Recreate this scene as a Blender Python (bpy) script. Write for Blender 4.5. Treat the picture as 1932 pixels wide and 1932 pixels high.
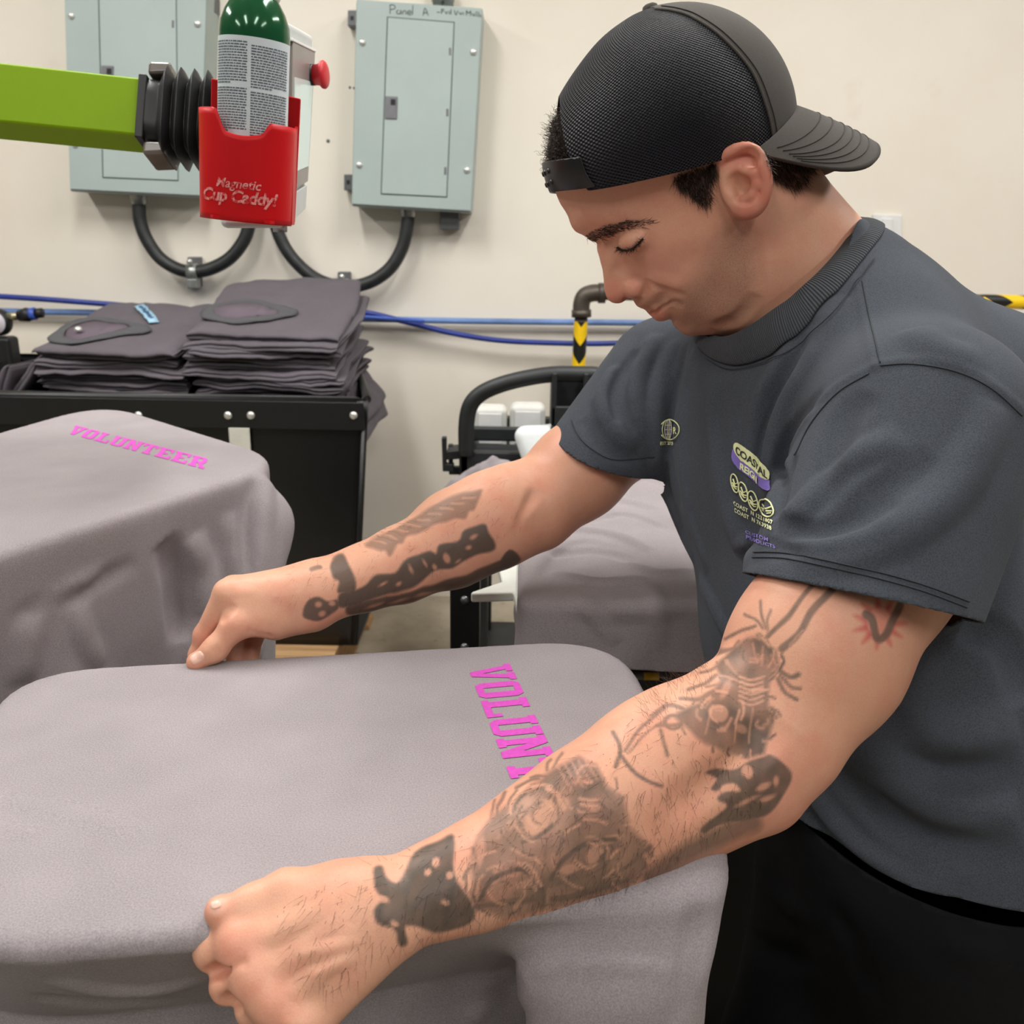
import bpy, bmesh, math, random
import numpy as np
from mathutils import Vector, Matrix
from mathutils.bvhtree import BVHTree

for _o in list(bpy.data.objects):
    bpy.data.objects.remove(_o, do_unlink=True)
scene = bpy.context.scene
COL = scene.collection

# ------------------------------------------------------------------ camera
FPX = 1750.0            # focal length in pixels of the 1932 px frame
PITCH = math.radians(17.0)
ROLL = math.radians(1.0)
CAM_H = 1.33
_fw = np.array([0, math.cos(PITCH), -math.sin(PITCH)])
_rt0 = np.array([1.0, 0, 0])
_up0 = np.cross(_rt0, _fw)
_rt = math.cos(ROLL) * _rt0 + math.sin(ROLL) * _up0
_up = np.cross(_rt, _fw)
CAM_POS = np.array([0, 0, CAM_H])
RCW = np.stack([_rt, -_up, _fw], axis=1)      # columns: right, down, forward in world
cam_data = bpy.data.cameras.new('camera')
cam = bpy.data.objects.new('camera', cam_data)
COL.objects.link(cam)
M = Matrix(((_rt[0], _up[0], -_fw[0], CAM_POS[0]),
            (_rt[1], _up[1], -_fw[1], CAM_POS[1]),
            (_rt[2], _up[2], -_fw[2], CAM_POS[2]),
            (0, 0, 0, 1)))
cam.matrix_world = M
cam_data.sensor_width = 36.0
cam_data.lens = 36.0 * FPX / 1932.0
cam_data.clip_start = 0.02
cam_data.dof.use_dof = True
cam_data.dof.focus_distance = 0.72
cam_data.dof.aperture_fstop = 13.0
scene.camera = cam

# ------------------------------------------------------------------ world, lights, exposure
world = bpy.data.worlds.new('world')
scene.world = world
world.use_nodes = True
_bg = world.node_tree.nodes['Background']
_bg.inputs[0].default_value = (1.0, 0.985, 0.96, 1)
_bg.inputs[1].default_value = 0.10
scene.view_settings.view_transform = 'Standard'
scene.view_settings.look = 'None'
scene.view_settings.gamma = 1.0
scene.view_settings.use_curve_mapping = False
scene.view_settings.exposure = 0.06


def area_light(name, loc, rot, sx, sy, power, color=(1, 0.99, 0.972)):
    d = bpy.data.lights.new(name, 'AREA')
    d.shape = 'RECTANGLE'
    d.size = sx
    d.size_y = sy
    d.energy = power
    d.color = color
    o = bpy.data.objects.new(name, d)
    o.location = loc
    o.rotation_euler = rot
    COL.objects.link(o)
    return o


# rows of ceiling tube fixtures (the matching fixtures are built further down)
TUBES = [(-2.2, 1.45), (-0.8, 1.45), (0.6, 1.45), (2.0, 1.45), (-2.2, -1.2), (-0.8, -1.2), (0.6, -1.2), (2.0, -1.2)]
for _x, _y in TUBES:
    area_light('tube_light', (_x, _y, 2.86), (0, 0, 0), 0.22, 1.25, 27.0 if _y > 0 else 17.0)

# ------------------------------------------------------------------ helpers


def c(px, py, z):
    """pixel of the 1932 frame at axial depth z -> camera-frame metres (right, down, forward)"""
    return np.array([(px - 966.0) / FPX * z, (py - 966.0) / FPX * z, z])


def cw(p):
    """camera-frame metres -> world"""
    return np.asarray(p) @ RCW.T + CAM_POS


def wc(p):
    return (np.asarray(p) - CAM_POS) @ RCW


def W(px, py, z):
    return cw(c(px, py, z))


def onplane(px, py, axis, val):
    """point where the ray of a pixel meets a world axis plane"""
    d = RCW @ np.array([(px - 966.0) / FPX, (py - 966.0) / FPX, 1.0])
    t = (val - CAM_POS[axis]) / d[axis]
    return CAM_POS + d * t


def px_of(p):
    """camera-frame metres (N,3) -> pixels"""
    p = np.asarray(p)
    return np.stack([p[:, 0] / p[:, 2] * FPX + 966, p[:, 1] / p[:, 2] * FPX + 966], axis=1)


def tag(o, label=None, cat=None, group=None, kind=None):
    if label:
        o['label'] = label
    if cat:
        o['category'] = cat
    if group:
        o['group'] = group
    if kind:
        o['kind'] = kind
    return o


def thing(name, label, cat, loc=(0, 0, 0), rotz=0.0, group=None):
    o = bpy.data.objects.new(name, None)
    o.empty_display_size = 0.05
    o.location = loc
    o.rotation_euler = (0, 0, rotz)
    COL.objects.link(o)
    return tag(o, label, cat, group)


def setpar(o, parent):
    """parent keeping world placement (parents here are never scaled)"""
    if parent is None:
        return o
    o.parent = parent
    pw = parent_world(parent)
    o.matrix_parent_inverse = pw.inverted()
    return o


def parent_world(p):
    m = Matrix.LocRotScale(p.location, p.rotation_euler, p.scale)
    if p.parent is not None:
        m = parent_world(p.parent) @ p.matrix_parent_inverse @ m
    return m


def link_mesh(name, me, mat=None, parent=None, smooth=True):
    o = bpy.data.objects.new(name, me)
    COL.objects.link(o)
    if mat is not None:
        me.materials.append(mat)
    if smooth:
        me.polygons.foreach_set('use_smooth', np.ones(len(me.polygons), dtype=bool))
    setpar(o, parent)
    return o


def np_mesh(name, verts, faces):
    """fast mesh from arrays; faces (n,3) or (n,4)"""
    me = bpy.data.meshes.new(name)
    verts = np.ascontiguousarray(verts, dtype=np.float32)
    faces = np.ascontiguousarray(faces, dtype=np.int32)
    n, k = faces.shape
    me.vertices.add(len(verts))
    me.vertices.foreach_set('co', verts.ravel())
    me.loops.add(n * k)
    me.loops.foreach_set('vertex_index', faces.ravel())
    me.polygons.add(n)
    me.polygons.foreach_set('loop_start', np.arange(0, n * k, k, dtype=np.int32))
    me.polygons.foreach_set('loop_total', np.full(n, k, dtype=np.int32))
    me.update(calc_edges=True)
    me.validate()
    return me


def attr(me, name, vals):
    a = me.attributes.new(name, 'FLOAT', 'POINT')
    a.data.foreach_set('value', np.ascontiguousarray(vals, dtype=np.float32))


def bm_obj(name, bm, mat=None, parent=None, smooth=False, bevel=0.0, seg=2):
    bmesh.ops.recalc_face_normals(bm, faces=bm.faces)
    me = bpy.data.meshes.new(name)
    bm.to_mesh(me)
    bm.free()
    o = link_mesh(name, me, mat, parent, smooth)
    if bevel > 0:
        m = o.modifiers.new('bevel', 'BEVEL')
        m.width = bevel
        m.segments = seg
        m.limit_method = 'ANGLE'
        m.angle_limit = math.radians(40)
        if not smooth:
            me.polygons.foreach_set('use_smooth', np.ones(len(me.polygons), dtype=bool))
        m.harden_normals = True
    return o


def add_box(bm, lo, hi, mat4=None):
    r = bmesh.ops.create_cube(bm, size=1.0)
    lo = Vector(lo)
    hi = Vector(hi)
    for v in r['verts']:
        v.co = Vector(((v.co.x + .5) * (hi.x - lo.x) + lo.x, (v.co.y + .5) * (hi.y - lo.y) + lo.y,
                       (v.co.z + .5) * (hi.z - lo.z) + lo.z))
        if mat4 is not None:
            v.co = mat4 @ v.co
    return r['verts']


def box(name, lo, hi, mat, parent=None, bevel=0.0, mat4=None, seg=2):
    bm = bmesh.new()
    add_box(bm, lo, hi, mat4)
    return bm_obj(name, bm, mat, parent, bevel=bevel, seg=seg)


def frame_from_dir(d):
    d = np.asarray(d, float)
    d = d / np.linalg.norm(d)
    a = np.array([0, 0, 1.0]) if abs(d[2]) < 0.9 else np.array([1.0, 0, 0])
    u = np.cross(a, d)
    u /= np.linalg.norm(u)
    v = np.cross(d, u)
    return u, v, d


def tube_arrays(pts, rad, seg=12, cap=True, closed=False, flat=None):
    """swept tube through pts; rad scalar or list"""
    pts = np.asarray(pts, float)
    n = len(pts)
    rad = np.full(n, rad, float) if np.isscalar(rad) else np.asarray(rad, float)
    tan = np.gradient(pts, axis=0)
    if closed:
        tan = np.roll(pts, -1, 0) - np.roll(pts, 1, 0)
    tan /= np.linalg.norm(tan, axis=1)[:, None] + 1e-12
    u, v, _ = frame_from_dir(tan[0])
    vs = []
    ang = np.linspace(0, 2 * np.pi, seg, endpoint=False)
    for i in range(n):
        u = u - tan[i] * np.dot(u, tan[i])
        u /= np.linalg.norm(u)
        v = np.cross(tan[i], u)
        vs.append(pts[i] + rad[i] * (np.cos(ang)[:, None] * u + np.sin(ang)[:, None] * v))
    V = np.concatenate(vs)
    F = []
    m = n if closed else n - 1
    for i in range(m):
        for j in range(seg):
            a = i * seg + j
            b = i * seg + (j + 1) % seg
            i2 = (i + 1) % n
            F.append((a, b, i2 * seg + (j + 1) % seg, i2 * seg + j))
    caps = []
    if cap and not closed:
        caps = [tuple(range(seg))[::-1], tuple(range((n - 1) * seg, n * seg))]
    return V, F, caps


def tube(name, pts, rad, mat, parent=None, seg=12, cap=True, closed=False, smooth=True):
    V, F, caps = tube_arrays(pts, rad, seg, cap, closed)
    me = bpy.data.meshes.new(name)
    me.from_pydata([tuple(v) for v in V], [], F + caps)
    me.update()
    return link_mesh(name, me, mat, parent, smooth)


def spline(ctrl, n=60, closed=False):
    """Catmull-Rom through control points (any dimension)"""
    P = np.asarray(ctrl, float)
    if closed:
        P = np.concatenate([P[-1:], P, P[:2]])
    else:
        P = np.concatenate([2 * P[:1] - P[1:2], P, 2 * P[-1:] - P[-2:-1]])
    m = len(P) - 3
    t = np.linspace(0, m, n, endpoint=not closed)
    i = np.clip(t.astype(int), 0, m - 1)
    s = (t - i)[:, None]
    p0, p1, p2, p3 = P[i], P[i + 1], P[i + 2], P[i + 3]
    return 0.5 * (2 * p1 + (p2 - p0) * s + (2 * p0 - 5 * p1 + 4 * p2 - p3) * s ** 2 + (3 * p1 - p0 - 3 * p2 + p3) * s ** 3)


def lathe(name, prof, mat, parent=None, seg=32, mat4=None, smooth=True):
    """profile [(r,z)] spun about z"""
    V, F = [], []
    for i in range(seg):
        a = 2 * math.pi * i / seg
        for r, z in prof:
            p = Vector((r * math.cos(a), r * math.sin(a), z))
            V.append(tuple(mat4 @ p if mat4 is not None else p))
    n = len(prof)
    for i in range(seg):
        for j in range(n - 1):
            a = i * n + j
            b = ((i + 1) % seg) * n + j
            F.append((a, b, b + 1, a + 1))
    me = bpy.data.meshes.new(name)
    me.from_pydata(V, [], F)
    bm = bmesh.new()
    bm.from_mesh(me)
    bmesh.ops.remove_doubles(bm, verts=bm.verts, dist=1e-6)
    bmesh.ops.recalc_face_normals(bm, faces=bm.faces)
    bm.to_mesh(me)
    bm.free()
    return link_mesh(name, me, mat, parent, smooth)


def solidify(o, t, offset=-1.0):
    m = o.modifiers.new('thickness', 'SOLIDIFY')
    m.thickness = t
    m.offset = offset
    return o


# ------------------------------------------------------------------ materials
class NT:
    """tiny node-tree writer"""

    def __init__(self, name):
        self.m = bpy.data.materials.new(name)
        self.m.use_nodes = True
        self.t = self.m.node_tree
        self.b = self.t.nodes['Principled BSDF']

    def n(self, typ, **kw):
        nd = self.t.nodes.new(typ)
        for k, v in kw.items():
            if k.startswith('i_'):
                key = k[2:]
                key = int(key) if key.isdigit() else key.replace('_', ' ')
                nd.inputs[key].default_value = v
            else:
                setattr(nd, k, v)
        return nd

    def l(self, a, b):
        self.t.links.new(a, b)

    def coord(self, kind='Object', scale=(1, 1, 1), rot=(0, 0, 0)):
        tc = self.n('ShaderNodeTexCoord')
        mp = self.n('ShaderNodeMapping')
        mp.inputs['Scale'].default_value = scale
        mp.inputs['Rotation'].default_value = rot
        self.l(tc.outputs[kind], mp.inputs[0])
        return mp.outputs[0]

    def noise(self, scale, detail=3.0, rough=0.55, vec=None, dist=0.0):
        nd = self.n('ShaderNodeTexNoise')
        nd.inputs['Scale'].default_value = scale
        nd.inputs['Detail'].default_value = detail
        nd.inputs['Roughness'].default_value = rough
        nd.inputs['Distortion'].default_value = dist
        if vec is not None:
            self.l(vec, nd.inputs['Vector'])
        return nd.outputs[0]

    def ramp(self, fac, stops):
        nd = self.n('ShaderNodeValToRGB')
        cr = nd.color_ramp
        while len(cr.elements) < len(stops):
            cr.elements.new(0.5)
        for e, (p, col) in zip(cr.elements, stops):
            e.position = p
            e.color = (*col, 1) if len(col) == 3 else col
        self.l(fac, nd.inputs[0])
        return nd.outputs[0]

    def mix(self, fac, a, b, mode='MIX'):
        nd = self.n('ShaderNodeMix', data_type='RGBA', blend_type=mode)
        for s, v in ((nd.inputs[0], fac), (nd.inputs[6], a), (nd.inputs[7], b)):
            if isinstance(v, (int, float)):
                s.default_value = v
            elif isinstance(v, tuple):
                s.default_value = (*v, 1) if len(v) == 3 else v
            else:
                self.l(v, s)
        return nd.outputs[2]

    def math(self, op, a, b=0.0, clamp=False):
        nd = self.n('ShaderNodeMath', operation=op, use_clamp=clamp)
        for s, v in ((nd.inputs[0], a), (nd.inputs[1], b)):
            if isinstance(v, (int, float)):
                s.default_value = v
            else:
                self.l(v, s)
        return nd.outputs[0]

    def attr(self, name):
        nd = self.n('ShaderNodeAttribute', attribute_name=name)
        return nd.outputs['Fac']

    def bump(self, h, strength=0.2, dist=0.001):
        nd = self.n('ShaderNodeBump')
        nd.inputs['Strength'].default_value = strength
        nd.inputs['Distance'].default_value = dist
        self.l(h, nd.inputs['Height'])
        self.l(nd.outputs[0], self.b.inputs['Normal'])
        return nd

    def base(self, v):
        if isinstance(v, tuple):
            self.b.inputs['Base Color'].default_value = (*v, 1)
        else:
            self.l(v, self.b.inputs['Base Color'])

    def set(self, **kw):
        for k, v in kw.items():
            self.b.inputs[k.replace('_', ' ')].default_value = v


def srgb(r, g, b):
    f = lambda x: (x / 255 / 12.92) if x / 255 <= 0.04045 else ((x / 255 + 0.055) / 1.055) ** 2.4
    return (f(r), f(g), f(b))


def mat_plain(name, col, rough=0.5, metal=0.0, noise=0.06, scale=40.0, bump=0.0, spec=0.5, bscale=None):
    t = NT(name)
    v = t.coord()
    n = t.noise(scale, vec=v)
    dark = tuple(x * (1 - noise) for x in col)
    lite = tuple(min(1, x * (1 + noise)) for x in col)
    t.base(t.ramp(n, [(0.3, dark), (0.7, lite)]))
    t.set(Roughness=rough, Metallic=metal)
    t.b.inputs['Specular IOR Level'].default_value = spec
    if bump:
        t.bump(t.noise(bscale or scale * 6, vec=v), bump, 0.001)
    return t.m


def mat_fabric(name, col, scale=900.0, var=0.16, rough=0.9, bump=0.35, sheen=0.04):
    t = NT(name)
    v = t.coord()
    fine = t.noise(scale, 2.0, 0.6, v)
    big = t.noise(14.0, 3.0, 0.5, v)
    k = t.math('ADD', t.math('MULTIPLY', fine, 0.75), t.math('MULTIPLY', big, 0.25))
    d = tuple(x * (1 - var) for x in col)
    l = tuple(min(1, x * (1 + var)) for x in col)
    t.base(t.ramp(k, [(0.32, d), (0.68, l)]))
    t.set(Roughness=rough)
    t.b.inputs['Sheen Weight'].default_value = sheen
    t.b.inputs['Specular IOR Level'].default_value = 0.2
    t.bump(fine, bump, 0.0006)
    return t.m


# ------------------------------------------------------------------ signed-distance modelling
class SDF:
    def __init__(self):
        self.ops = []

    def add(self, fn, cen, rad, mode='u', k=0.01, bound=None):
        self.ops.append((fn, np.asarray(cen, float), float(rad), mode, float(k), bound))

    def sphere(self, cen, r, mode='u', k=0.01):
        cen = np.asarray(cen, float)
        self.add(lambda p: np.sqrt(((p - cen) ** 2).sum(1)) - r, cen, r, mode, k)

    def ell(self, cen, r, axes=None, mode='u', k=0.01):
        cen = np.asarray(cen, float)
        r = np.asarray(r, float)
        A = np.eye(3) if axes is None else np.asarray(axes, float)

        def fn(p):
            q = (p - cen) @ A.T
            k0 = np.sqrt(((q / r) ** 2).sum(1))
            k1 = np.sqrt(((q / r ** 2) ** 2).sum(1)) + 1e-9
            return k0 * (k0 - 1.0) / k1
        self.add(fn, cen, r.max(), mode, k)

    def rc(self, a, b, ra, rb, mode='u', k=0.01):
        a = np.asarray(a, float)
        b = np.asarray(b, float)
        ba = b - a
        L2 = (ba @ ba) + 1e-12

        def fn(p):
            q = p - a
            t = np.clip(q @ ba / L2, 0, 1)
            return np.sqrt(((q - t[:, None] * ba) ** 2).sum(1)) - (ra + (rb - ra) * t)
        self.add(fn, (a + b) / 2, np.linalg.norm(ba) / 2 + max(ra, rb), mode, k, fn)

    def rcs(self, a, b, ra, rb, ax, sc, mode='u', k=0.01):
        """round cone flattened along unit axis ax by factor sc (<1 = thinner)"""
        a = np.asarray(a, float)
        b = np.asarray(b, float)
        ax = np.asarray(ax, float)
        ax = ax / np.linalg.norm(ax)
        m = (a + b) / 2

        def warp(p):
            q = p - m
            return q + (q @ ax)[:, None] * ax * (1 / sc - 1)
        a2, b2 = warp(a[None])[0], warp(b[None])[0]
        ba = b2 - a2
        L2 = (ba @ ba) + 1e-12

        def fn(p):
            q = warp(p) - a2
            t = np.clip(q @ ba / L2, 0, 1)
            d = np.sqrt(((q - t[:, None] * ba) ** 2).sum(1)) - (ra + (rb - ra) * t)
            return d * (0.5 + 0.5 * sc)
        self.add(fn, m, np.linalg.norm(b - a) / 2 + max(ra, rb) * max(1, sc), mode, k)

    def chain(self, pts, rads, mode='u', k=0.01):
        for i in range(len(pts) - 1):
            self.rc(pts[i], pts[i + 1], rads[i], rads[i + 1], mode, k)

    def rbox(self, cen, half, axes, r, mode='u', k=0.01):
        cen = np.asarray(cen, float)
        half = np.asarray(half, float)
        A = np.asarray(axes, float)

        def fn(p):
            q = np.abs((p - cen) @ A.T) - (half - r)
            return np.sqrt((np.maximum(q, 0) ** 2).sum(1)) + np.minimum(q.max(1), 0) - r
        self.add(fn, cen, np.linalg.norm(half), mode, k)

    def ridge(self, pts, w, amp, taper=True):
        """raise (amp>0) or groove (amp<0) the surface along a polyline, compact support w"""
        pts = np.asarray(pts, float)
        cum = np.concatenate([[0], np.cumsum(np.linalg.norm(np.diff(pts, axis=0), axis=1))])
        tot = cum[-1]

        def bound(p):
            best = np.full(len(p), 1e9)
            for i in range(len(pts) - 1):
                ba = pts[i + 1] - pts[i]
                q = p - pts[i]
                t = np.clip(q @ ba / (ba @ ba + 1e-12), 0, 1)
                best = np.minimum(best, ((q - t[:, None] * ba) ** 2).sum(1))
            return np.sqrt(best) - w

        def fn(p):
            best = np.full(len(p), 1e9)
            par = np.zeros(len(p))
            for i in range(len(pts) - 1):
                ba = pts[i + 1] - pts[i]
                L2 = ba @ ba + 1e-12
                q = p - pts[i]
                t = np.clip(q @ ba / L2, 0, 1)
                dd = ((q - t[:, None] * ba) ** 2).sum(1)
                m = dd < best
                best[m] = dd[m]
                par[m] = (cum[i] + t[m] * (cum[i + 1] - cum[i])) / tot
            x = np.clip(best / (w * w), 0, 1)
            b = (1 - x) ** 2
            if taper:
                b = b * np.clip(np.minimum(par, 1 - par) / 0.3, 0, 1) ** 0.7
            return amp * b
        cen = (pts.min(0) + pts.max(0)) / 2
        self.add(fn, cen, np.linalg.norm(pts.max(0) - pts.min(0)) / 2 + w, 'r', 0.0, bound)

    def field(self, fn, amp, cen=(0, 0, 0), rad=1e3):
        self.add(fn, cen, rad, 'r', 0.0)

    def eval(self, P, brad=None, bcen=None):
        """P (B,n,3) blocks; bcen (B,3)"""
        B, n, _ = P.shape
        d = np.full((B, n), 1.0)
        for fn, cen, rad, mode, k, bound in self.ops:
            if bcen is not None:
                dist = np.sqrt(((bcen - cen) ** 2).sum(1))
                sel = np.nonzero(dist < rad + (brad * 4.0 + 0.004 if mode != 'r' else brad * 1.1) + k)[0]
                if bound is not None and len(sel):
                    sel = sel[bound(bcen[sel]) < (brad * 4.0 + 0.004 if mode != 'r' else brad * 1.1) + k]
                if len(sel) == 0:
                    continue
            else:
                sel = np.arange(B)
            v = fn(P[sel].reshape(-1, 3)).reshape(len(sel), n)
            cur = d[sel]
            if mode == 'u':
                if k > 1e-6:
                    h = np.maximum(k - np.abs(cur - v), 0) / k
                    cur = np.minimum(cur, v) - h * h * k * 0.25
                else:
                    cur = np.minimum(cur, v)
            elif mode == 's':
                v = -v
                h = np.maximum(k - np.abs(cur - v), 0) / max(k, 1e-9)
                cur = np.maximum(cur, v) + h * h * k * 0.25
            elif mode == 'i':
                cur = np.maximum(cur, v)
            elif mode == 'r':
                cur = cur - v
            d[sel] = cur
        return d

    def at(self, p):
        p = np.asarray(p, float)
        return self.eval(p[None])[0]

    def mesh(self, lo, hi, vox, nb=8):
        """sparse surface nets -> verts, quads"""
        lo = np.asarray(lo, float)
        hi = np.asarray(hi, float)
        bs = vox * nb
        S = bs * 4
        n = np.ceil((hi - lo) / S).astype(int)
        g = np.stack(np.meshgrid(*[np.arange(k) for k in n], indexing='ij'), -1).reshape(-1, 3)
        cen = lo + (g + 0.5) * S
        dv = self.eval(cen[:, None, :], S * 0.87, cen)[:, 0]
        g = g[np.abs(dv) < S * 0.87 * 1.5 + 0.012]
        sub = np.stack(np.meshgrid(*[np.arange(4)] * 3, indexing='ij'), -1).reshape(-1, 3)
        g = (g[:, None, :] * 4 + sub[None]).reshape(-1, 3)
        cen = lo + (g + 0.5) * bs
        dv = self.eval(cen[:, None, :], bs * 0.87, cen)[:, 0]
        g = g[np.abs(dv) < bs * 0.87 * 1.35 + 0.003]
        cen = lo + (g + 0.5) * bs
        loc = np.stack(np.meshgrid(*[np.arange(nb + 1)] * 3, indexing='ij'), -1).reshape(-1, 3)
        D = np.empty((len(g), nb + 1, nb + 1, nb + 1), np.float32)
        CH = 600
        for i in range(0, len(g), CH):
            gg = g[i:i + CH]
            P = lo + (gg[:, None, :] * nb + loc[None]) * vox
            D[i:i + CH] = self.eval(P, bs * 0.87, cen[i:i + CH]).reshape(-1, nb + 1, nb + 1, nb + 1)
        corners = [(a, b, e) for a in (0, 1) for b in (0, 1) for e in (0, 1)]
        cv = np.stack([D[:, a:a + nb, b:b + nb, e:e + nb] for a, b, e in corners], -1)
        ins = cv < 0
        act = ins.any(-1) & ~ins.all(-1)
        bi, ci, cj, ck = np.nonzero(act)
        vals = cv[bi, ci, cj, ck]
        pos = np.zeros((len(bi), 3))
        cnt = np.zeros(len(bi))
        CA = np.array(corners, float)
        for a in range(8):
            for b in range(a + 1, 8):
                if np.abs(CA[a] - CA[b]).sum() != 1:
                    continue
                va, vb = vals[:, a], vals[:, b]
                m = (va < 0) != (vb < 0)
                t = np.where(m, va / np.where(m, va - vb, 1), 0)
                pos += np.where(m[:, None], CA[a] + t[:, None] * (CA[b] - CA[a]), 0)
                cnt += m
        pos /= cnt[:, None]
        ijk = g[bi] * nb + np.stack([ci, cj, ck], 1)
        V = lo + (ijk + pos) * vox
        key = (ijk[:, 0].astype(np.int64) << 42) | (ijk[:, 1].astype(np.int64) << 21) | ijk[:, 2]
        order = np.argsort(key)
        key, V = key[order], V[order]
        F = []
        for ax in range(3):
            sl0 = [slice(None), slice(0, nb), slice(0, nb), slice(0, nb)]
            sl1 = list(sl0)
            sl1[ax + 1] = slice(1, nb + 1)
            s0 = D[tuple(sl0)] < 0
            s1 = D[tuple(sl1)] < 0
            b_, i_, j_, k_ = np.nonzero(s0 != s1)
            e = g[b_] * nb + np.stack([i_, j_, k_], 1)
            flip = s0[b_, i_, j_, k_]
            u = np.zeros(3, int)
            v = np.zeros(3, int)
            u[(ax + 1) % 3] = 1
            v[(ax + 2) % 3] = 1
            quad = []
            ok = np.ones(len(e), bool)
            for o in (0 * u, -u, -u - v, -v):
                q = e + o
                kk = (q[:, 0].astype(np.int64) << 42) | (q[:, 1].astype(np.int64) << 21) | q[:, 2]
                ix = np.clip(np.searchsorted(key, kk), 0, len(key) - 1)
                ok &= key[ix] == kk
                quad.append(ix)
            Q = np.stack(quad, 1)
            Q = np.where(flip[:, None], Q, Q[:, ::-1])[ok]
            F.append(Q)
        return V, np.concatenate(F)


def clip_mesh(V, F, gv):
    """keep the part of a quad/tri mesh where the per-vertex scalar is > 0, cut cleanly"""
    if F.shape[1] == 4:
        T = np.concatenate([F[:, [0, 1, 2]], F[:, [0, 2, 3]]])
    else:
        T = F
    s = gv[T] > 0
    cnt = s.sum(1)
    full = T[cnt == 3]
    newV = [V]
    base = len(V)
    out = [full]
    cache = {}
    extra = []

    def cut(a, b):
        kx = (a, b) if a < b else (b, a)
        if kx not in cache:
            t = gv[a] / (gv[a] - gv[b])
            extra.append(V[a] + t * (V[b] - V[a]))
            cache[kx] = base + len(extra) - 1
        return cache[kx]
    tri = []
    for t, m in zip(T[(cnt == 1) | (cnt == 2)], s[(cnt == 1) | (cnt == 2)]):
        poly = []
        for i in range(3):
            a, b = int(t[i]), int(t[(i + 1) % 3])
            if m[i]:
                poly.append(a)
            if m[i] != m[(i + 1) % 3]:
                poly.append(cut(a, b))
        for i in range(1, len(poly) - 1):
            tri.append((poly[0], poly[i], poly[i + 1]))
    if tri:
        out.append(np.array(tri))
    if extra:
        newV.append(np.array(extra))
    V2 = np.concatenate(newV)
    F2 = np.concatenate(out)
    used = np.zeros(len(V2), bool)
    used[F2.ravel()] = True
    idx = np.cumsum(used) - 1
    return V2[used], idx[F2]


def smooth_verts(V, F, it=2, lam=0.5):
    E = np.concatenate([F[:, [i, (i + 1) % F.shape[1]]] for i in range(F.shape[1])])
    for _ in range(it):
        acc = np.zeros_like(V)
        n = np.zeros(len(V))
        for a, b in ((0, 1), (1, 0)):
            for k in range(3):
                acc[:, k] += np.bincount(E[:, a], V[E[:, b], k], len(V))
            n += np.bincount(E[:, a], minlength=len(V))
        V = V + lam * (acc / np.maximum(n, 1)[:, None] - V)
    return V


def vnoise(p, scale, seed=0):
    """cheap smooth pseudo-noise from sines, roughly -1..1"""
    r = np.random.RandomState(seed)
    o = np.zeros(len(p))
    for i in range(12):
        d = r.normal(size=3)
        d = d / np.linalg.norm(d) * scale * (0.6 + 0.9 * r.rand())
        o += np.sin(p @ d + r.rand() * 6.28)
    return o / 4.2


def hits(sdf, pxs, z0=0.45, z1=1.35, step=0.004):
    """first surface point along the rays of the given pixels (camera frame)"""
    pxs = np.asarray(pxs, float)
    zs = np.arange(z0, z1, step)
    R = np.stack([(pxs[:, 0] - 966) / FPX, (pxs[:, 1] - 966) / FPX, np.ones(len(pxs))], 1)
    P = R[:, None, :] * zs[None, :, None]
    NB = 10
    n = (len(zs) // NB) * NB
    B = P[:, :n].reshape(-1, NB, 3)
    bc = (B[:, 0] + B[:, -1]) / 2
    d = sdf.eval(B, NB * step * 0.6, bc).reshape(len(pxs), n)
    out = []
    for r in range(len(pxs)):
        i = np.nonzero(d[r] < 0)[0]
        if len(i) == 0:
            out.append(P[r, int(np.argmin(d[r]))])
        else:
            j = max(i[0], 1)
            t = d[r, j - 1] / (d[r, j - 1] - d[r, j] + 1e-12)
            if d[r, j - 1] > 0.2:
                t = 1.0
            out.append(P[r, j - 1] + t * (P[r, j] - P[r, j - 1]))
    return np.array(out)


# ================================================================== the room
WALL_Y = 3.25


def mat_wall():
    t = NT('cream_painted_wall')
    v = t.coord()
    big = t.noise(1.1, 4.0, 0.6, v)
    sm = t.noise(7.0, 5.0, 0.65, v)
    spots = t.noise(16.0, 6.0, 0.75, v)
    colr = t.ramp(big, [(0.3, srgb(236, 227, 212)), (0.7, srgb(244, 237, 224))])
    colr = t.mix(t.ramp(sm, [(0.62, (0, 0, 0)), (0.85, (0.35, 0.35, 0.35))]), colr, srgb(220, 206, 186))
    # scuffs and chipped spots, mostly on the lower half of the wall
    tc = t.n('ShaderNodeTexCoord')
    sx = t.n('ShaderNodeSeparateXYZ')
    t.l(tc.outputs['Object'], sx.inputs[0])
    low = t.ramp(sx.outputs[2], [(0.0, (1, 1, 1)), (1.0, (0, 0, 0))])
    m = t.math('MULTIPLY', t.ramp(spots, [(0.685, (0, 0, 0)), (0.70, (1, 1, 1))]), 0.55)
    m = t.math('MULTIPLY', m, t.ramp(t.noise(0.9, 1.0, 0.5, v), [(0.48, (0, 0, 0)), (0.6, (1, 1, 1))]))
    colr = t.mix(m, colr, srgb(176, 160, 138))
    t.base(colr)
    t.set(Roughness=0.55)
    t.b.inputs['Specular IOR Level'].default_value = 0.3
    t.bump(t.noise(60, 4.0, 0.6, v), 0.12, 0.002)
    return t.m


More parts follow.
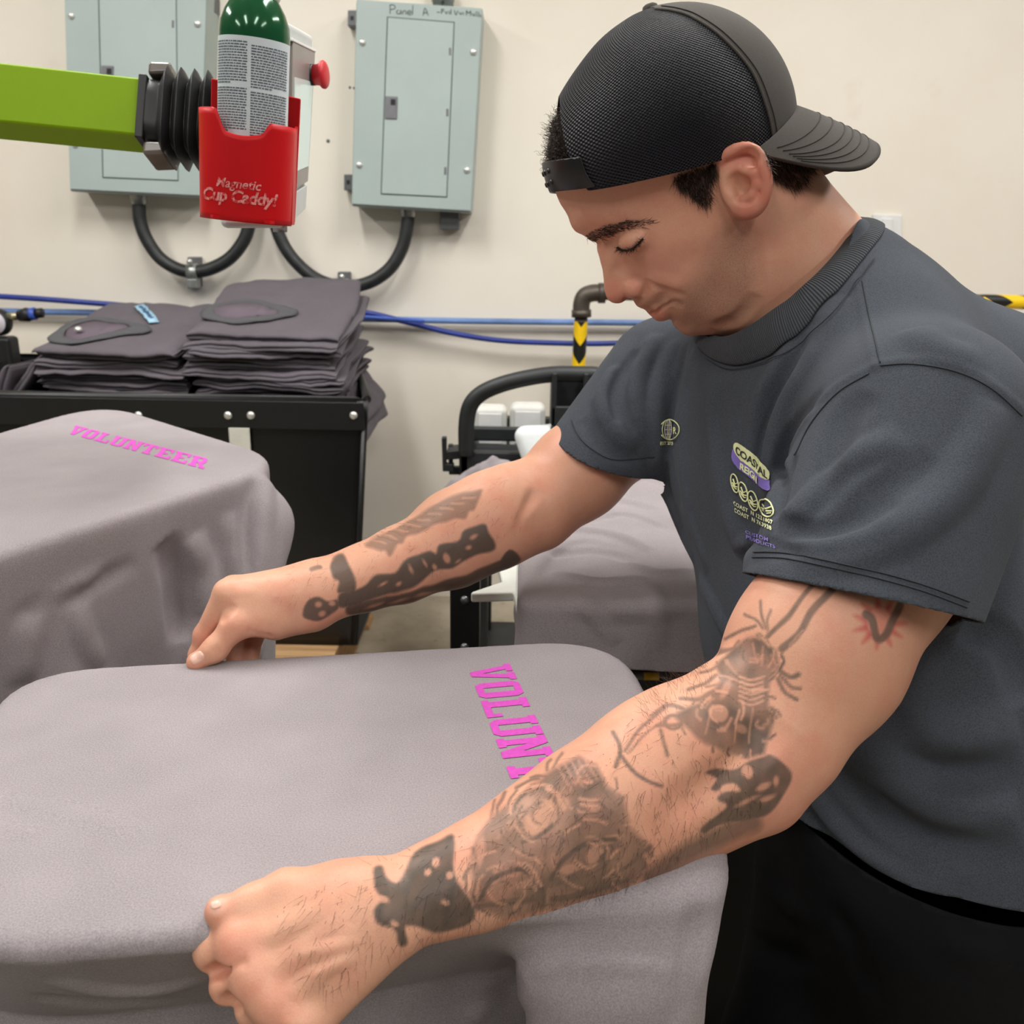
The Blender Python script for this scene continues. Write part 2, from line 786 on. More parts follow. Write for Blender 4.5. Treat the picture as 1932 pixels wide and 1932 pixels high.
def mat_floor():
    t = NT('worn_concrete_floor')
    v = t.coord()
    a = t.noise(3.0, 6.0, 0.65, v)
    b = t.noise(22.0, 5.0, 0.7, v)
    colr = t.ramp(a, [(0.3, srgb(140, 128, 110)), (0.5, srgb(172, 160, 140)), (0.72, srgb(196, 184, 164))])
    colr = t.mix(t.ramp(b, [(0.6, (0, 0, 0)), (0.72, (0.7, 0.7, 0.7))]), colr, srgb(105, 94, 80))
    t.base(colr)
    t.set(Roughness=0.6)
    t.bump(b, 0.25, 0.003)
    return t.m


M_WALL = mat_wall()
tag(box('wall_back', (-4.5, WALL_Y, 0), (4.5, WALL_Y + 0.12, 3.0), M_WALL), kind='structure')
tag(box('floor', (-4.5, -2.5, -0.1), (4.5, WALL_Y + 0.12, 0), mat_floor()), kind='structure')
tag(box('ceiling', (-4.5, -2.5, 3.0), (4.5, WALL_Y + 0.12, 3.1), mat_plain('white_ceiling_board', srgb(225, 222, 214), 0.8, scale=8)), kind='structure')

# ceiling tube fixtures above the frame
M_FIX = mat_plain('white_enamel', srgb(235, 235, 230), 0.4)
t_em = NT('lit_fluorescent_tube')
t_em.base((0.9, 0.9, 0.88))
t_em.b.inputs['Emission Color'].default_value = (1.0, 0.96, 0.9, 1)
t_em.b.inputs['Emission Strength'].default_value = 6.0
for i, (x, y) in enumerate(TUBES):
    t = thing('ceiling_light', 'white twin tube ceiling light %s, %s' % (['far left', 'left of centre', 'right of centre', 'far right'][i % 4], 'above the presses' if y > 0 else 'behind the camera'), 'light', (x, y, 2.9), group='ceiling tube lights')
    box('housing', (x - 0.14, y - 0.66, 2.92), (x + 0.14, y + 0.66, 3.0), M_FIX, t, 0.008)
    for s in (-1, 1):
        tube('fluorescent_tube', [(x + s * 0.07, y - 0.62, 2.895), (x + s * 0.07, y + 0.62, 2.895)], 0.014, t_em.m, t, 12)


# ------------------------------------------------------------------ electrical panels
def pw(px, py, y):
    return onplane(px, py, 1, y)


def prism_y(name, pxs, y0, y1, mat, parent=None, bevel=0.0):
    """polygon of pixels on the plane Y=y0, extruded back to Y=y1"""
    P = [pw(x, y, y0) for x, y in pxs]
    bm = bmesh.new()
    a = [bm.verts.new(p) for p in P]
    b = [bm.verts.new((p[0], y1, p[2])) for p in P]
    n = len(P)
    bm.faces.new(a)
    bm.faces.new(b[::-1])
    for i in range(n):
        bm.faces.new((a[i], b[i], b[(i + 1) % n], a[(i + 1) % n]))
    return bm_obj(name, bm, mat, parent, bevel=bevel)


M_PANEL = mat_plain('grey_green_enamel', srgb(172, 186, 183), 0.45, noise=0.03, scale=6)
M_PANEL_IN = mat_plain('grey_green_door_enamel', srgb(176, 190, 187), 0.45, noise=0.03, scale=6)
M_GAP = mat_plain('dark_joint', srgb(98, 108, 108), 0.8)
M_LATCH = mat_plain('dark_grey_latch', srgb(128, 128, 132), 0.4, 0.4)
M_BLACK = mat_plain('matt_black', srgb(22, 22, 24), 0.5)
M_ZINC = mat_plain('galvanised_steel', srgb(165, 168, 166), 0.35, 0.7, noise=0.2, scale=60)
M_SCREW = mat_plain('bright_screw_steel', srgb(225, 225, 220), 0.25, 0.6)
M_STRUT = mat_plain('grey_strut_steel', srgb(110, 112, 114), 0.5, 0.5)


def screw(px, py, y, parent, r=0.010):
    p = pw(px, py, y)
    m4 = Matrix.Translation(Vector(p)) @ Matrix.Rotation(math.radians(90), 4, 'X')
    return lathe('screw', [(0, 0.007), (r * 0.6, 0.0065), (r * 0.95, 0.0035), (r, 0.0)], M_SCREW, parent, 16, m4)


def elec_panel(label, outer, door, latch, screws, hinges, brackets, bracket_box=None):
    c0 = pw(*outer[3], WALL_Y)
    t = thing('electrical_panel', label, 'electrical panel', (c0[0], WALL_Y, c0[2]))
    yf = WALL_Y - 0.13
    prism_y('enclosure', outer, yf + 0.006, WALL_Y - 0.002, M_PANEL, t, 0.006)
    sh = 6
    cov = [(outer[0][0] + 1, outer[0][1] + 1), (outer[1][0] - 1, outer[1][1] + 1), (outer[2][0] - 1, outer[2][1] - 4), (outer[3][0] + 1, outer[3][1] - 4)]
    cv = prism_y('cover', cov, yf, yf + 0.005, M_PANEL, t, 0.002)
    grow = [(-2, -2), (2, -2), (2, 2), (-2, 2)]
    prism_y('door_gap', [(p[0] + g_[0], p[1] + g_[1]) for p, g_ in zip(door, grow)], yf - 0.0006, yf + 0.001, M_GAP, cv)
    d = prism_y('door', door, yf - 0.004, yf, M_PANEL_IN, t, 0.0015)
    lx, ly = latch
    prism_y('latch', [(lx - 11, ly - 22), (lx + 12, ly - 21), (lx + 11, ly + 22), (lx - 12, ly + 21)], yf - 0.008, yf - 0.003, M_LATCH, d, 0.002)
    prism_y('latch_pull', [(lx - 1, ly - 16), (lx + 8, ly - 16), (lx + 8, ly - 5), (lx - 1, ly - 5)], yf - 0.0095, yf - 0.007, M_BLACK, d)
    for s in screws:
        screw(*s, yf, t)
    for hx, hy in hinges:
        prism_y('hinge', [(hx - 2, hy - 7), (hx + 2, hy - 7), (hx + 2, hy + 7), (hx - 2, hy + 7)], yf - 0.006, yf, M_LATCH, d, 0.001)
    for bx, by in brackets:
        b = prism_y('mounting_bracket', [(bx - 8, by - 15), (bx + 10, by - 15), (bx + 10, by + 15), (bx - 8, by + 15)], WALL_Y - 0.05, WALL_Y - 0.002, M_STRUT, t, 0.002)
        prism_y('bolt_hole', [(bx - 3, by - 4), (bx + 3, by - 4), (bx + 3, by + 4), (bx - 3, by + 4)], WALL_Y - 0.0508, WALL_Y - 0.049, M_BLACK, b)
    if bracket_box:
        x0, y0, x1, y1 = bracket_box
        prism_y('strut_end', [(x0, y0), (x1, y0), (x1, y1), (x0, y1)], WALL_Y - 0.06, WALL_Y - 0.002, M_STRUT, t, 0.003)
    return t


pan_r = elec_panel('grey electrical panel with handwriting along its top edge', [(672, -2), (911, 15), (889, 402), (663, 389)],
                   [(732, 33), (856, 43), (842, 371), (720, 365)], (738, 203), [(684, 80), (893, 98), (678, 311), (881, 321)],
                   [(849, 97), (844, 212), (840, 322)], [(664, 34), (657, 344)], (830, 398, 866, 433))
pan_l = elec_panel('grey electrical panel behind the green press arm', [(119, -60), (392, -56), (378, 373), (131, 361)],
                   [(186, -40), (331, -38), (335, 340), (195, 334)], (202, 145), [(135, 30), (373, 45), (142, 273), (366, 286)],
                   [(326, 45)], [(396, 8)])


# handwriting drawn as thin marker strokes
def scribble(name, strokes, y, r, mat, parent):
    V_, F_ = [], []
    for st in strokes:
        pts = np.array([pw(a, b, y) for a, b in st])
        if len(pts) > 2:
            pts = spline(pts, len(pts) * 4)
        v, f, cp = tube_arrays(pts, r, 5)
        o = len(V_)
        V_ += [tuple(q) for q in v]
        F_ += [tuple(i + o for i in q) for q in f + cp]
    me = bpy.data.meshes.new(name)
    me.from_pydata(V_, [], F_)
    me.update()
    return link_mesh(name, me, mat, parent)


M_MARK = mat_plain('grey_marker_ink', srgb(95, 100, 100), 0.8)
yk = WALL_Y - 0.1305
hand = [
    [(736, 26), (736, 9)], [(736, 9), (744, 10), (745, 16), (737, 18)],                                    # P
    [(752, 19), (748, 22), (750, 26), (755, 25), (756, 19), (757, 27)],                                     # a
    [(760, 20), (760, 27)], [(760, 22), (764, 20), (766, 22), (766, 27)],                                   # n
    [(769, 24), (775, 24), (774, 20), (770, 21), (769, 25), (772, 28), (776, 27)],                          # e
    [(779, 10), (778, 28)],                                                                                # l
    [(798, 29), (802, 15), (808, 29)], [(799, 24), (807, 24)],                                              # A
    [(824, 23), (830, 23)],                                                                                # dash
    [(833, 26), (833, 17)], [(833, 17), (838, 18)], [(833, 21), (837, 21)], [(840, 21), (842, 26), (845, 21)], [(848, 21), (848, 27)], [(851, 17), (851, 27)],
    [(857, 19), (860, 28), (864, 20)], [(866, 23), (869, 27), (871, 23)], [(874, 23), (874, 28)], [(880, 29), (880, 20), (884, 25), (888, 21), (888, 30)],
    [(891, 25), (894, 30), (896, 25)], [(899, 21), (899, 31)], [(903, 22), (903, 32)], [(905, 27), (908, 32)],
]
for k0, k1, nm in ((0, 7, 'word_panel'), (7, 9, 'letter_a'), (9, len(hand), 'word_scrawl')):
    w_o = scribble('handwritten_' + nm, hand[k0:k1], yk, 0.0013, M_MARK, pan_r)
    w_o['kind'] = 'stuff'
    w_o['label'] = {'word_panel': 'handwritten word Panel', 'letter_a': 'handwritten letter A', 'word_scrawl': 'faint handwritten scrawl'}[nm]
# small fitting on the top of the right panel
tb = thing('conduit_connector', 'small metal conduit connector on top of the panel with handwriting', 'connector', tuple(pw(848, 12, WALL_Y - 0.06)))
for x in (826, 846):
    p = pw(x, 12, WALL_Y - 0.06)
    lathe('connector_body', [(0, 0.06), (0.014, 0.06), (0.014, 0.03), (0.019, 0.03), (0.019, 0.012), (0.016, 0.012), (0.016, -0.002), (0, -0.002)], M_ZINC, tb, 18, Matrix.Translation(Vector(p)))


# ------------------------------------------------------------------ conduit loops
def mat_conduit():
    t = NT('black_ribbed_conduit')
    v = t.coord()
    t.base(t.ramp(t.noise(30, 3, 0.5, v), [(0.3, srgb(30, 32, 33)), (0.7, srgb(46, 48, 48))]))
    t.set(Roughness=0.42)
    w = t.n('ShaderNodeTexWave', wave_type='BANDS', bands_direction='DIAGONAL')
    w.inputs['Scale'].default_value = 60
    t.l(v, w.inputs[0])
    t.bump(w.outputs[1], 0.25, 0.002)
    return t.m


M_COND = mat_conduit()


def conduit(label, pxs, clamp, y):
    p0 = pw(*clamp, WALL_Y)
    t = thing('conduit_loop', label, 'conduit', (p0[0], WALL_Y, p0[2]), group='hanging black conduit loops')
    P = spline(np.array([pw(a, b, y) for a, b in pxs]), 70)
    tube('conduit', P, 0.0215, M_COND, t, 16)
    for q in (P[0], P[-1]):
        lathe('conduit_fitting', [(0.0, 0.03), (0.028, 0.03), (0.028, 0.012), (0.025, 0.008), (0.025, -0.012), (0.0, -0.012)], M_ZINC, t, 18, Matrix.Translation(Vector(q)))
    cx, cy = clamp
    st = prism_y('wall_strut', [(cx - 11, cy - 28), (cx + 11, cy - 28), (cx + 11, cy + 30), (cx - 11, cy + 30)], y + 0.028, WALL_Y - 0.002, M_STRUT, t, 0.003)
    pc = pw(cx, cy, y)
    dirv = P[36] - P[34]
    u_, v_, w_ = frame_from_dir(dirv)
    m4 = Matrix.Translation(Vector(pc)) @ Matrix(np.stack([u_, v_, w_], 1).tolist()).to_4x4()
    lathe('pipe_clamp', [(0.0225, -0.017), (0.0265, -0.017), (0.0265, 0.017), (0.0225, 0.017)], M_ZINC, t, 24, m4)
    box('clamp_ear', (pc[0] - 0.017, pc[1] - 0.02, pc[2] - 0.052), (pc[0] + 0.017, pc[1] + 0.02, pc[2] - 0.022), M_ZINC, t, 0.003)
    lathe('clamp_bolt', [(0, 0.012), (0.008, 0.011), (0.009, 0.0), (0.0, 0.0)], M_SCREW, t, 12, Matrix.Translation(Vector((pc[0], pc[1] - 0.02, pc[2] + 0.034))) @ Matrix.Rotation(math.radians(90), 4, 'X'))
    return t


conduit('black conduit loop hanging below the panel behind the green arm', [(262, 378), (264, 415), (276, 450), (300, 485), (332, 506), (364, 513), (400, 506), (435, 486), (461, 452), (472, 415), (478, 372)], (364, 513), WALL_Y - 0.07)
conduit('black conduit loop hanging below the panel with handwriting', [(513, 372), (517, 410), (530, 452), (556, 492), (598, 527), (648, 541), (696, 533), (734, 508), (757, 472), (767, 435), (771, 402)], (648, 541), WALL_Y - 0.07)

# ------------------------------------------------------------------ air lines along the wall
M_BLUE = mat_plain('blue_air_hose', srgb(58, 88, 178), 0.35, noise=0.15, scale=12)
M_BLUEL = mat_plain('pale_blue_air_pipe', srgb(108, 138, 190), 0.4, noise=0.25, scale=9)
M_BLUED = mat_plain('dark_blue_air_hose', srgb(40, 58, 140), 0.35, noise=0.2, scale=12)
yh = WALL_Y - 0.035
P1 = [pw(a, b, yh) for a, b in [(-80, 586), (300, 592), (610, 600), (900, 606), (1190, 609), (1500, 613), (2000, 618), (2700, 626)]]
o = tube('air_pipe', spline(np.array(P1), 60), 0.0105, M_BLUEL)
tag(o, 'pale blue rigid air pipe running straight along the wall', 'pipe')
for px_ in ((670, 601), (690, 605)):
    pass
cl = pw(670, 602, yh)
lathe('pipe_clip', [(0.011, -0.012), (0.0145, -0.012), (0.0145, 0.012), (0.011, 0.012)], M_BLACK, o, 18, Matrix.Translation(Vector(cl)) @ Matrix.Rotation(math.radians(90), 4, 'Y'))
P2 = [pw(a, b, yh - 0.028) for a, b in [(-80, 555), (60, 563), (180, 572), (340, 584), (500, 586), (610, 585), (690, 590), (760, 606), (850, 628), (940, 642), (1040, 647), (1150, 648), (1300, 640), (1450, 630), (1700, 632), (2100, 640), (2700, 650)]]
o = tube('air_hose', spline(np.array(P2), 110), 0.0095, M_BLUED)
tag(o, 'dark blue air hose sagging below the wall pipe', 'hose')
P3 = [pw(a, b, yh - 0.058) for a, b in [(560, 590), (620, 594), (720, 600), (800, 606)]]
o = tube('air_hose', spline(np.array(P3), 30), 0.006, M_BLUE)
tag(o, 'thin bright blue air hose beside the folded shirts', 'hose')

# switch plate on the wall behind his shoulder
sw = thing('wall_switch', 'small white switch plate on the wall behind his shoulder', 'switch', tuple(pw(1675, 425, WALL_Y)))
M_WHITE = mat_plain('white_plastic', srgb(232, 232, 230), 0.4, noise=0.03)
prism_y('switch_plate', [(1648, 404), (1702, 406), (1701, 448), (1647, 446)], WALL_Y - 0.012, WALL_Y - 0.001, M_WHITE, sw, 0.003)
prism_y('rocker', [(1666, 412), (1684, 413), (1684, 440), (1666, 439)], WALL_Y - 0.018, WALL_Y - 0.011, M_WHITE, sw, 0.002)
for i, (x, y, r) in enumerate([(619, 266, 0.006), (660, 165, 0.004), (668, 166, 0.004), (1106, 553, 0.01)][:3]):
    o = lathe('wall_anchor', [(0, 0.004), (r * 0.7, 0.0035), (r, 0.0)], M_STRUT, None, 10, Matrix.Translation(Vector(pw(x, y, WALL_Y))) @ Matrix.Rotation(math.radians(90), 4, 'X'))
    tag(o, ['lone dark anchor hole in the wall left of the panel', 'left one of two tiny anchors by the panel edge', 'right one of two tiny anchors by the panel edge'][i], 'anchor')

# ------------------------------------------------------------------ guard rail with hazard tape
M_PIPE = mat_plain('dark_iron_pipe', srgb(92, 84, 76), 0.5, 0.6, noise=0.25, scale=30)
M_TAPEB = mat_plain('black_tape', srgb(24, 24, 24), 0.45)


def mat_hazard():
    t = NT('hazard_tape')
    v = t.attr('stripe')
    t.base(t.ramp(t.math('FRACT', v), [(0.0, srgb(250, 205, 20)), (0.495, srgb(250, 205, 20)), (0.505, srgb(26, 26, 24)), (1.0, srgb(26, 26, 24))]))
    t.set(Roughness=0.4)
    return t.m


M_HAZ = mat_hazard()


def hazard_tube(name, p0, p1, r, parent, pitch=0.085, shift=0.0, n=60):
    V_, F_, cp = tube_arrays(np.linspace(p0, p1, n), r, 24, cap=False)
    me = np_mesh(name, V_, np.array(F_))
    L = np.linalg.norm(np.asarray(p1) - np.asarray(p0))
    a = np.repeat(np.linspace(0, L, n), 24) / pitch + np.tile(np.abs(np.linspace(-1, 1, 24, endpoint=False)), n) * 0.75 + shift
    attr(me, 'stripe', a)
    return link_mesh(name, me, M_HAZ, parent)


RY = 2.95
rail = thing('guard_rail', 'iron pipe guard rail with yellow and black hazard tape', 'rail', tuple(pw(1095, 900, RY)))
pt = pw(1097, 590, RY)
pb = np.array([pt[0] - 0.012, RY, 0.0])
tube('post', [pb, pw(1094, 640, RY), pt], 0.0205, M_PIPE, rail, 18)
hazard_tube('hazard_tape', pw(1090, 720, RY), pw(1096, 606, RY), 0.0215, rail, 0.115, 0.25)
el_ = [pw(1097, 592, RY), pw(1097, 574, RY), pw(1103, 559, RY), pw(1118, 553, RY), pw(1136, 553, RY)]
tube('pipe_elbow', spline(np.array(el_), 24), 0.0265, M_PIPE, rail, 18)
for q, dv in ((el_[0], el_[0] - el_[1]), (el_[-1], el_[-1] - el_[-2])):
    u_, v_, w_ = frame_from_dir(dv)
    lathe('elbow_collar', [(0.02, -0.012), (0.031, -0.012), (0.031, 0.010), (0.02, 0.010)], M_PIPE, rail, 18, Matrix.Translation(Vector(q)) @ Matrix(np.stack([u_, v_, w_], 1).tolist()).to_4x4())
tube('rail_bar', [pw(1130, 553, RY), pw(1932, 570, RY), pw(2100, 574, RY)], 0.0205, M_PIPE, rail, 18)
hazard_tube('hazard_tape', pw(1850, 568.5, RY), pw(2040, 573, RY), 0.0215, rail, 0.13, 0.3)
# ================================================================== press stations with stretched shirts
M_GREY = mat_fabric('grey_cotton_shirt', srgb(150, 142, 144), 800, 0.22, 0.95, 0.2, 0.03)
M_PINK = mat_plain('magenta_print_ink', srgb(205, 72, 182), 0.6, noise=0.10, scale=300, bump=0.15)
M_STEEL = mat_plain('brushed_platen_aluminium', srgb(150, 152, 154), 0.35, 0.9)
M_FRAME = mat_plain('black_press_frame', srgb(20, 20, 21), 0.45)
TOP_Z = CAM_H - 0.395


def smax(a, b, k):
    h = np.maximum(k - np.abs(a - b), 0) / k
    return np.maximum(a, b) + h * h * k * 0.25


def drape(poly, ztop, k_round, waves, flare=0.10, edge=0.012, slopes=None):
    """cloth over a convex board: poly = world xy corners (ccw); waves = list of (dirx, diry, freq, amp, phase)"""
    poly = np.asarray(poly, float)
    n = len(poly)
    cen = poly.mean(0)
    E_ = []
    for i in range(n):
        a, b = poly[i], poly[(i + 1) % n]
        e = (b - a) / np.linalg.norm(b - a)
        nn = np.array([e[1], -e[0]])
        if (cen - a) @ nn > 0:
            nn = -nn
        E_.append((a, nn, e))

    def d2(q, dep):
        d = None
        for i, (a, nn, e) in enumerate(E_):
            v = (q - a) @ nn
            if slopes:
                v = v + slopes[i] * np.clip(dep - 0.012, 0, 0.11)
            d = v if d is None else smax(d, v, k_round)
        return d

    def fn(p):
        w = cw(p)
        q = w[:, :2]
        dep = np.clip(ztop - w[:, 2], 0, 1)
        off = np.zeros(len(p))
        for dx, dy, fr_, am, ph in waves:
            off += am * np.sin(fr_ * (q[:, 0] * dx + q[:, 1] * dy) + ph + 3.0 * dep)
        grow = np.clip(dep / 0.16, 0, 1) ** 1.3
        d = d2(q, dep) - off * grow - flare * np.clip(dep - 0.02, 0, 1) * 0.35
        x = d + edge
        z = w[:, 2] - ztop + edge
        return np.minimum(np.maximum(x, z), 0) + np.sqrt(np.maximum(x, 0) ** 2 + np.maximum(z, 0) ** 2) - edge
    s = SDF()
    cc3 = wc(np.array([cen[0], cen[1], ztop - 0.2]))
    s.add(fn, cc3, 0.75, 'u', 0.0)
    return s


LETTERS = {
    # slab-serif athletic capitals in a 0..1 x 0..1 cell: lists of convex polygons
    'V': [[(0, 1), (0, .84), (.10, .84), (.36, 0), (.64, 0), (.90, .84), (1, .84), (1, 1), (.54, 1), (.54, .84), (.66, .84), (.50, .28), (.34, .84), (.46, .84), (.46, 1)]],
    'O': [[(.06, .14), (.20, 0), (.36, 0), (.36, 1), (.20, 1), (.06, .86)], [(.64, 0), (.80, 0), (.94, .14), (.94, .86), (.80, 1), (.64, 1)], [(.36, .84), (.64, .84), (.64, 1), (.36, 1)], [(.36, 0), (.64, 0), (.64, .16), (.36, .16)]],
    'L': [[(.03, 1), (.03, .84), (.14, .84), (.14, .16), (.03, .16), (.03, 0), (.97, 0), (.97, .34), (.80, .34), (.80, .16), (.44, .16), (.44, .84), (.56, .84), (.56, 1)]],
    'U': [[(.0, 1), (.0, .84), (.08, .84), (.08, .14), (.22, 0), (.78, 0), (.92, .14), (.92, .84), (1, .84), (1, 1), (.56, 1), (.56, .84), (.64, .84), (.64, .16), (.36, .16), (.36, .84), (.44, .84), (.44, 1)]],
    'N': [[(.0, 1), (.0, .84), (.09, .84), (.09, .16), (.0, .16), (.0, 0), (.42, 0), (.42, .16), (.34, .16), (.34, .60), (.62, 0), (.91, 0), (.91, .84), (1, .84), (1, 1), (.58, 1), (.58, .84), (.66, .84), (.66, .44), (.38, 1)]],
    'T': [[(.02, 1), (.02, .66), (.20, .66), (.20, .84), (.36, .84), (.36, .16), (.24, .16), (.24, 0), (.76, 0), (.76, .16), (.64, .16), (.64, .84), (.80, .84), (.80, .66), (.98, .66), (.98, 1)]],
    'E': [[(.03, 1), (.03, .84), (.12, .84), (.12, .16), (.03, .16), (.03, 0), (.95, 0), (.95, .34), (.78, .34), (.78, .16), (.42, .16), (.42, .42), (.66, .42), (.66, .58), (.42, .58), (.42, .84), (.78, .84), (.78, .66), (.95, .66), (.95, 1)]],
    'R': [[(.03, 1), (.03, .84), (.12, .84), (.12, .16), (.03, .16), (.03, 0), (.52, 0), (.52, .16), (.42, .16), (.42, .40), (.52, .40), (.66, .16), (.66, 0), (1, 0), (1, .16), (.92, .16), (.78, .44), (.92, .56), (.92, .88), (.80, 1)]],
}
R_HOLE = [(.42, .56), (.64, .56), (.64, .84), (.42, .84)]


def letter_mesh(ch):
    bm = bmesh.new()
    for poly in LETTERS[ch]:
        f = bm.faces.new([bm.verts.new((x, y, 0)) for x, y in poly])
    if ch == 'R':
        # cut the counter by splitting the letter into strips around it
        bm.free()
        bm = bmesh.new()
        strips = [[(.03, 0), (.52, 0), (.52, .16), (.42, .16), (.42, .84), (.42, 1), (.03, 1), (.03, .84), (.12, .84), (.12, .16), (.03, .16)],
                  [(.42, .84), (.66, .84), (.66, 1), (.42, 1)], [(.42, .40), (.66, .40), (.66, .56), (.42, .56)],
                  [(.66, .40), (.78, .40), (.92, .56), (.92, .88), (.80, 1), (.66, 1)], [(.50, .40), (.66, .16), (.66, 0), (1, 0), (1, .16), (.92, .16), (.78, .40)]]
        for poly in strips:
            bm.faces.new([bm.verts.new((x, y, 0)) for x, y in poly])
    bm.normal_update()
    bmesh.ops.triangulate(bm, faces=bm.faces, ngon_method='EAR_CLIP')
    bm.normal_update()
    for f in bm.faces:
        if f.normal.z < 0:
            f.normal_flip()
    return bm


def print_word(word, origin, xdir, ydir, adv, cw_, ch_, parent, lift=0.0006):
    pr = bpy.data.objects.new('print', None)
    COL.objects.link(pr)
    pr.location = origin
    setpar(pr, parent)
    pr['label'] = 'magenta block lettering reading ' + word
    x3 = np.array([*xdir, 0.0])
    y3 = np.array([*ydir, 0.0])
    for i, ch in enumerate(word):
        bm = letter_mesh(ch)
        for v in bm.verts:
            p = np.array(origin) + x3 * (i * adv + v.co.x * cw_) + y3 * (v.co.y * ch_)
            v.co = (p[0], p[1], p[2] + lift)
        me = bpy.data.meshes.new('letter')
        bm.to_mesh(me)
        bm.free()
        lo = link_mesh('letter', me, M_PINK, pr, smooth=False)


def station(name, label, poly, ztop, waves, zlow, lo, hi, vox=0.004, k_round=0.05, folds=(), flare=0.10, slopes=None, extra=None, amp=1.0):
    cen = np.mean(poly, 0)
    t = thing(name, label, 'shirt', (cen[0], cen[1], ztop))
    s = drape(poly, ztop, k_round, waves, flare, slopes=slopes)
    if extra:
        extra(s)
    base = [(hits(s, spline(np.array(p, float), 14), 0.4, 2.6), w, a * amp) for p, w, a in folds]
    for P, w, a in base:
        s.ridge(P, w, a)
    lo_c = np.min([wc(np.array([x, y, z])) for x in (lo[0], hi[0]) for y in (lo[1], hi[1]) for z in (zlow - 0.02, ztop + 0.02)], 0)
    hi_c = np.max([wc(np.array([x, y, z])) for x in (lo[0], hi[0]) for y in (lo[1], hi[1]) for z in (zlow - 0.02, ztop + 0.02)], 0)
    V, F = s.mesh(lo_c, hi_c, vox)
    w_ = cw(V)
    V2, F2 = clip_mesh(V, F, w_[:, 2] - zlow - 0.012 * np.sin(w_[:, 0] * 14 + w_[:, 1] * 9))
    o = link_mesh('fabric', np_mesh('fabric', cw(V2), F2), M_GREY, t)
    solidify(o, 0.0015)
    return t, s


def board(label, poly, ztop, inset=0.01, th=0.014, post_z=0.481):
    cen = np.mean(poly, 0)
    P = [(np.array(p) - cen) * 0.94 + cen for p in poly]
    t = thing('press_platen', label, 'platen', (cen[0], cen[1], ztop - th))
    bm = bmesh.new()
    vs = [bm.verts.new((p[0], p[1], ztop - th)) for p in P]
    f = bm.faces.new(vs)
    r_ = bmesh.ops.extrude_face_region(bm, geom=[f])
    for v in r_['geom']:
        if isinstance(v, bmesh.types.BMVert):
            v.co.z += th - 0.004
    bmesh.ops.bevel(bm, geom=[e for e in bm.edges if abs(e.verts[0].co.z - e.verts[1].co.z) > 0.005], offset=0.05, segments=6, affect='EDGES')
    bm_obj('board', bm, M_STEEL, t, bevel=0.002)
    box('support_arm', (cen[0] - 0.04, cen[1] - 0.04, ztop - 0.09), (cen[0] + 0.04, cen[1] + 0.04, ztop - th - 0.001), M_FRAME, t, 0.004)
    box('support_post', (cen[0] - 0.035, cen[1] - 0.035, post_z), (cen[0] + 0.035, cen[1] + 0.035, ztop - 0.09), M_FRAME, t, 0.004)
    box('foot_plate', (cen[0] - 0.12, cen[1] - 0.12, post_z), (cen[0] + 0.12, cen[1] + 0.12, post_z + 0.012), M_FRAME, t, 0.003)
    return t


def onz(px, py, z):
    return onplane(px, py, 2, z)[:2]


# ---- the station in front
PA, PB, PC, PD = onz(8, 1262, TOP_Z), onz(1165, 1198, TOP_Z), onz(1438, 1674, TOP_Z), onz(-190, 1806, TOP_Z)
poly1 = [PD, PC, PB, PA]


def hanging_sleeve(s):
    vd = c(1270, 1780, 1.0)
    dn = RCW.T @ np.array([0, 0, -1.0])
    a = c(1236, 1796, 0.600)
    s.rcs(a, a + dn * 0.24 + np.array([-0.010, 0, 0]), 0.034, 0.046, vd, 0.6, k=0.05)
    a = c(1110, 1835, 0.595)
    s.rcs(a, a + dn * 0.24, 0.036, 0.050, vd, 0.6, k=0.04)


shirt1, sdf1 = station('stretched_shirt', 'grey shirt with magenta lettering in front, being stretched by both his hands', poly1, TOP_Z,
                       [(1, 0.3, 26, 0.006, 0.4), (0.9, -0.4, 47, 0.004, 2.0), (0.2, 1.0, 31, 0.006, 1.0)], 0.60,
                       (-0.62, 0.34), (0.40, 1.0), 0.0042, 0.085, flare=-0.10, slopes=[0.62, 0.0, 0.0, 0.0], extra=hanging_sleeve,
                       folds=[([(-20, 1503), (90, 1520), (190, 1548), (265, 1575)], 0.014, 0.0016), ([(-20, 1564), (70, 1573)], 0.012, 0.0012),
                              ([(100, 1850), (200, 1868), (300, 1866), (390, 1845)], 0.012, 0.006), ([(60, 1880), (200, 1895), (330, 1890)], 0.014, -0.005),
                              ([(900, 1850), (1000, 1812), (1120, 1798), (1220, 1805), (1310, 1818)], 0.006, -0.003),
                              ([(900, 1870), (1000, 1828), (1120, 1812), (1220, 1818), (1300, 1830)], 0.010, 0.004),
                              ([(1318, 1700), (1305, 1780), (1296, 1850), (1285, 1930)], 0.014, -0.005),
                              ([(985, 1932), (990, 1880), (1010, 1850)], 0.012, 0.008), ([(900, 1932), (905, 1890)], 0.012, 0.006)])
board('aluminium press board under the grey shirt in front', poly1, TOP_Z - 0.003)
v0, v5 = onz(928, 1270, TOP_Z), onz(1008, 1453, TOP_Z)
xd = (v5 - v0)
adv = np.linalg.norm(xd) / 5.0
xd = xd / np.linalg.norm(xd)
yd = np.array([-xd[1], xd[0]])
hgt_ = np.linalg.norm(onz(968, 1268, TOP_Z) - onz(886, 1271, TOP_Z))
print_word('VOLUNTEER', np.array([*(v0 - xd * adv * 0.47 - yd * hgt_ / 2), TOP_Z]), xd, yd, adv, adv * 0.96, hgt_, shirt1)

